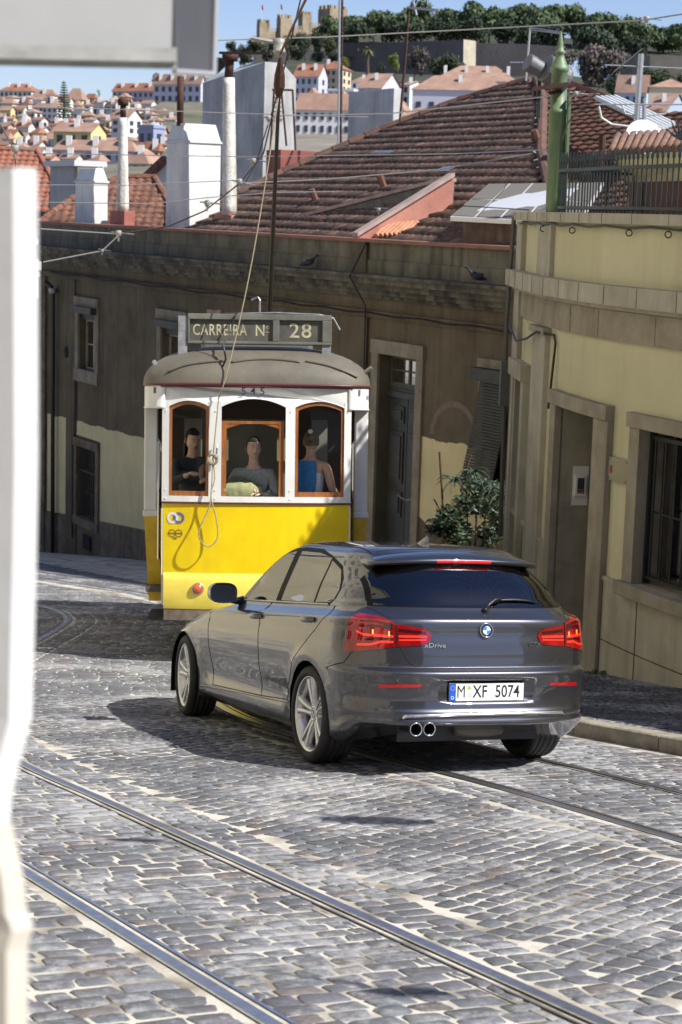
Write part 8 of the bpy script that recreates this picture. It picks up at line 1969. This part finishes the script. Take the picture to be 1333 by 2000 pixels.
for px, yt, w, h in ((640, 33, 44, 50), (668, 30, 52, 55), (700, 28, 56, 60), (730, 24, 54, 62), (762, 20, 58, 65), (790, 14, 56, 68), (822, 4, 72, 78), (862, 14, 60, 70), (893, 16, 54, 68), (920, 6, 60, 78), (955, 12, 64, 74), (985, 10, 60, 74), (1012, 12, 56, 72), (1048, 6, 78, 84), (1085, 10, 66, 80), (1120, 14, 74, 84), (1158, 20, 72, 82), (1195, 26, 70, 82), (1228, 36, 66, 76), (1262, 44, 64, 72), (1296, 46, 60, 70), (1330, 50, 60, 66)):
    tree(px, yt, w * 1.6, h, 655 + (k * 37) % 40, 'pine', 'dark umbrella pine, one of the row crowning the castle hill', 'umbrella pines on the castle hill', k, 'pine_tree'); k += 1
for px, yt, w, h in ((700, 48, 60, 36), (770, 46, 64, 38), (850, 44, 70, 40), (930, 44, 70, 42), (1000, 46, 70, 42), (1070, 50, 74, 46), (1140, 60, 76, 50), (1190, 72, 70, 50), (1250, 76, 60, 44), (885, 50, 60, 36), (810, 52, 60, 32), (1030, 56, 60, 36)):
    tree(px, yt - 6, w * 1.6, h + 8, 648, 'dark', 'dark evergreen filling the row beneath the umbrella pines', 'evergreens beneath the pines', k); k += 1
for px, yt, w, h, kd in ((470, 88, 34, 34, 'bare'), (455, 82, 30, 26, 'dark'), (500, 78, 44, 30, 'oak'), (532, 76, 40, 32, 'dark'), (562, 72, 44, 36, 'oak'), (596, 66, 44, 40, 'dark'), (625, 64, 40, 40, 'dark'), (650, 76, 44, 34, 'oak'), (520, 96, 40, 26, 'dark'), (575, 96, 40, 26, 'oak'), (620, 100, 36, 26, 'dark'), (655, 104, 30, 24, 'dark'), (480, 108, 36, 22, 'oak'), (305, 143, 34, 22, 'dark')):
    tree(px, yt, w * 1.3, h, 625 if px > 400 else 500, kd, 'scrubby tree on the slope under the castle towers' if px > 400 else 'small dark tree on the skyline above the apartments in lilac shade', 'scrub trees under the castle' if px > 400 else None, k); k += 1
tree(772, 106, 40, 34, 470, 'lime', 'bright yellow green tree in front of the rampart wall', None, 1); tree(676, 112, 26, 24, 470, 'lime', 'small yellow green tree left of the palm', None, 2); tree(742, 122, 30, 40, 460, 'dark', 'dark tree between the palm and the yellow green tree')
for px, yt, w, h, kd, lb in ((810, 92, 60, 56, 'bare', 'leafless greyish tree against the rampart wall'), (852, 112, 50, 40, 'oak', 'green bushy tree above the long lilac houses'), (885, 112, 60, 42, 'oak', 'second green bushy tree above the long houses in lilac shade, nearer the buttress'), (1145, 90, 90, 70, 'bare', 'big leafless brown tree right of the green post'), (1190, 98, 70, 66, 'bare', 'leafless brown tree at the right above the pink ridge'), (1165, 122, 80, 60, 'bare', 'low brown leafless thicket above the pink ridge'), (1200, 150, 50, 44, 'dark', 'dark bush left of the blue tiled house'), (1290, 136, 84, 40, 'oak', 'green tree in front of the pale rampart at right'), (1245, 148, 50, 24, 'lime', 'low yellow green bush above the cream house at right'), (1100, 92, 60, 50, 'bare', 'grey leafless tree directly behind the green post'), (60, 225, 56, 36, 'bare', 'purplish leafless tree on the left hillside'), (228, 228, 28, 36, 'dark', 'dark cypress clump left of the white gable on the hillside'), (1335, 150, 50, 60, 'oak', 'green tree at the far right edge behind the aerial')):
    tree(px, yt, w * 1.2, h, 560 if px > 780 and yt < 130 else 440, kd, lb, None, k); k += 1
# palm
pt = thing('palm_tree', 'tall palm with a drooping crown in front of the rampart wall', 'palm tree', P(719, 150, 470)); q = MB(); top = P(719, 95, 470); q.tube([P(719, 152, 470), P(718, 120, 470), top], [.45, .38, .42], 8); q.build('trunk', barkm, pt, world=True)
q = MB(); rnd = random.Random(8)
for k2 in range(46):
    a = rnd.uniform(0, 2 * pi); el = rnd.uniform(-.6, 1.1); L_ = rnd.uniform(1.6, 2.4); d = Vector((cos(a) * cos(el), sin(a) * cos(el), sin(el))); sd = d.cross(Vector((0, 0, 1))).normalized() * .16; pp = [top + d * L_ * t - Vector((0, 0, .9 * L_ * t * t * .6)) for t in (0, .35, .7, 1)]; q.grid([[p_ - sd * w, p_ + sd * w] for p_, w in zip(pp, (.4, 1.4, 1.2, .1))])
q.build('fronds', mat('palm fronds', (.14, .15, .055), .7, col2=(.07, .08, .03), vscale=1), pt, world=True)
# araucaria
at2 = thing('araucaria_tree', 'tall dark tiered araucaria rising above the left hillside houses', 'tree', P(127, 242, 380)); q = MB(); b0_, t0 = P(127, 244, 380), P(125, 157, 380); q.tube([b0_, t0], [.30, .05], 6); q.build('trunk', barkm, at2, world=True)
q = MB(); rnd = random.Random(12)
for lv in range(15):
    t = lv / 15; c = b0_.lerp(t0, .16 + .84 * t); R_ = lerp(1.75, .15, t ** 1.05)
    for j in range(9):
        a = 2 * pi * j / 9 + lv * .4; 
        for s_ in range(7):
            r = R_ * (s_ + 1) / 7; p_ = c + Vector((cos(a) * r, sin(a) * r, .12 * r + rnd.uniform(-.06, .06))); w = .20; q.quad(p_ + Vector((-w, 0, -.07)), p_ + Vector((w, 0, -.05)), p_ + Vector((w * .8, .1, .10)), p_ + Vector((-w * .8, .1, .11)))
q.build('tiered_branches', dark_l, at2, world=True)
# crane
cr_ = thing('crane', 'small greenish tower crane on the left skyline', 'crane', P(194, 205, 520)); q = MB(); q.tube([P(194, 206, 520), P(194, 176, 520)], .22, 4); q.tube([P(190, 178, 520), P(197, 184, 520)], .2, 4); q.tube([P(194, 182, 520), P(190, 174, 520)], .14, 4); q.build('crane_mast', mat('crane green', (.10, .26, .22), .6), cr_, world=True)
# little domed belvedere
dm = thing('domed_turret', 'small grey domed roof turret right of the white gable on the left hillside', 'turret', P(301, 262, 310)); q = MB(); q.lathe([(1.5, 0), (1.5, .6), (1.35, 1.2), (.7, 1.75), (.1, 2.0), (0, 2.6)], Matrix.Translation(P(301, 262, 310)), 10); q.build('dome', cgrey, dm, world=True); q = MB(); q.lathe([(1.35, -2.4), (1.35, 0)], Matrix.Translation(P(301, 262, 310)), 10); q.build('drum', cw, dm, world=True)
# strollers on the rampart (tiny)
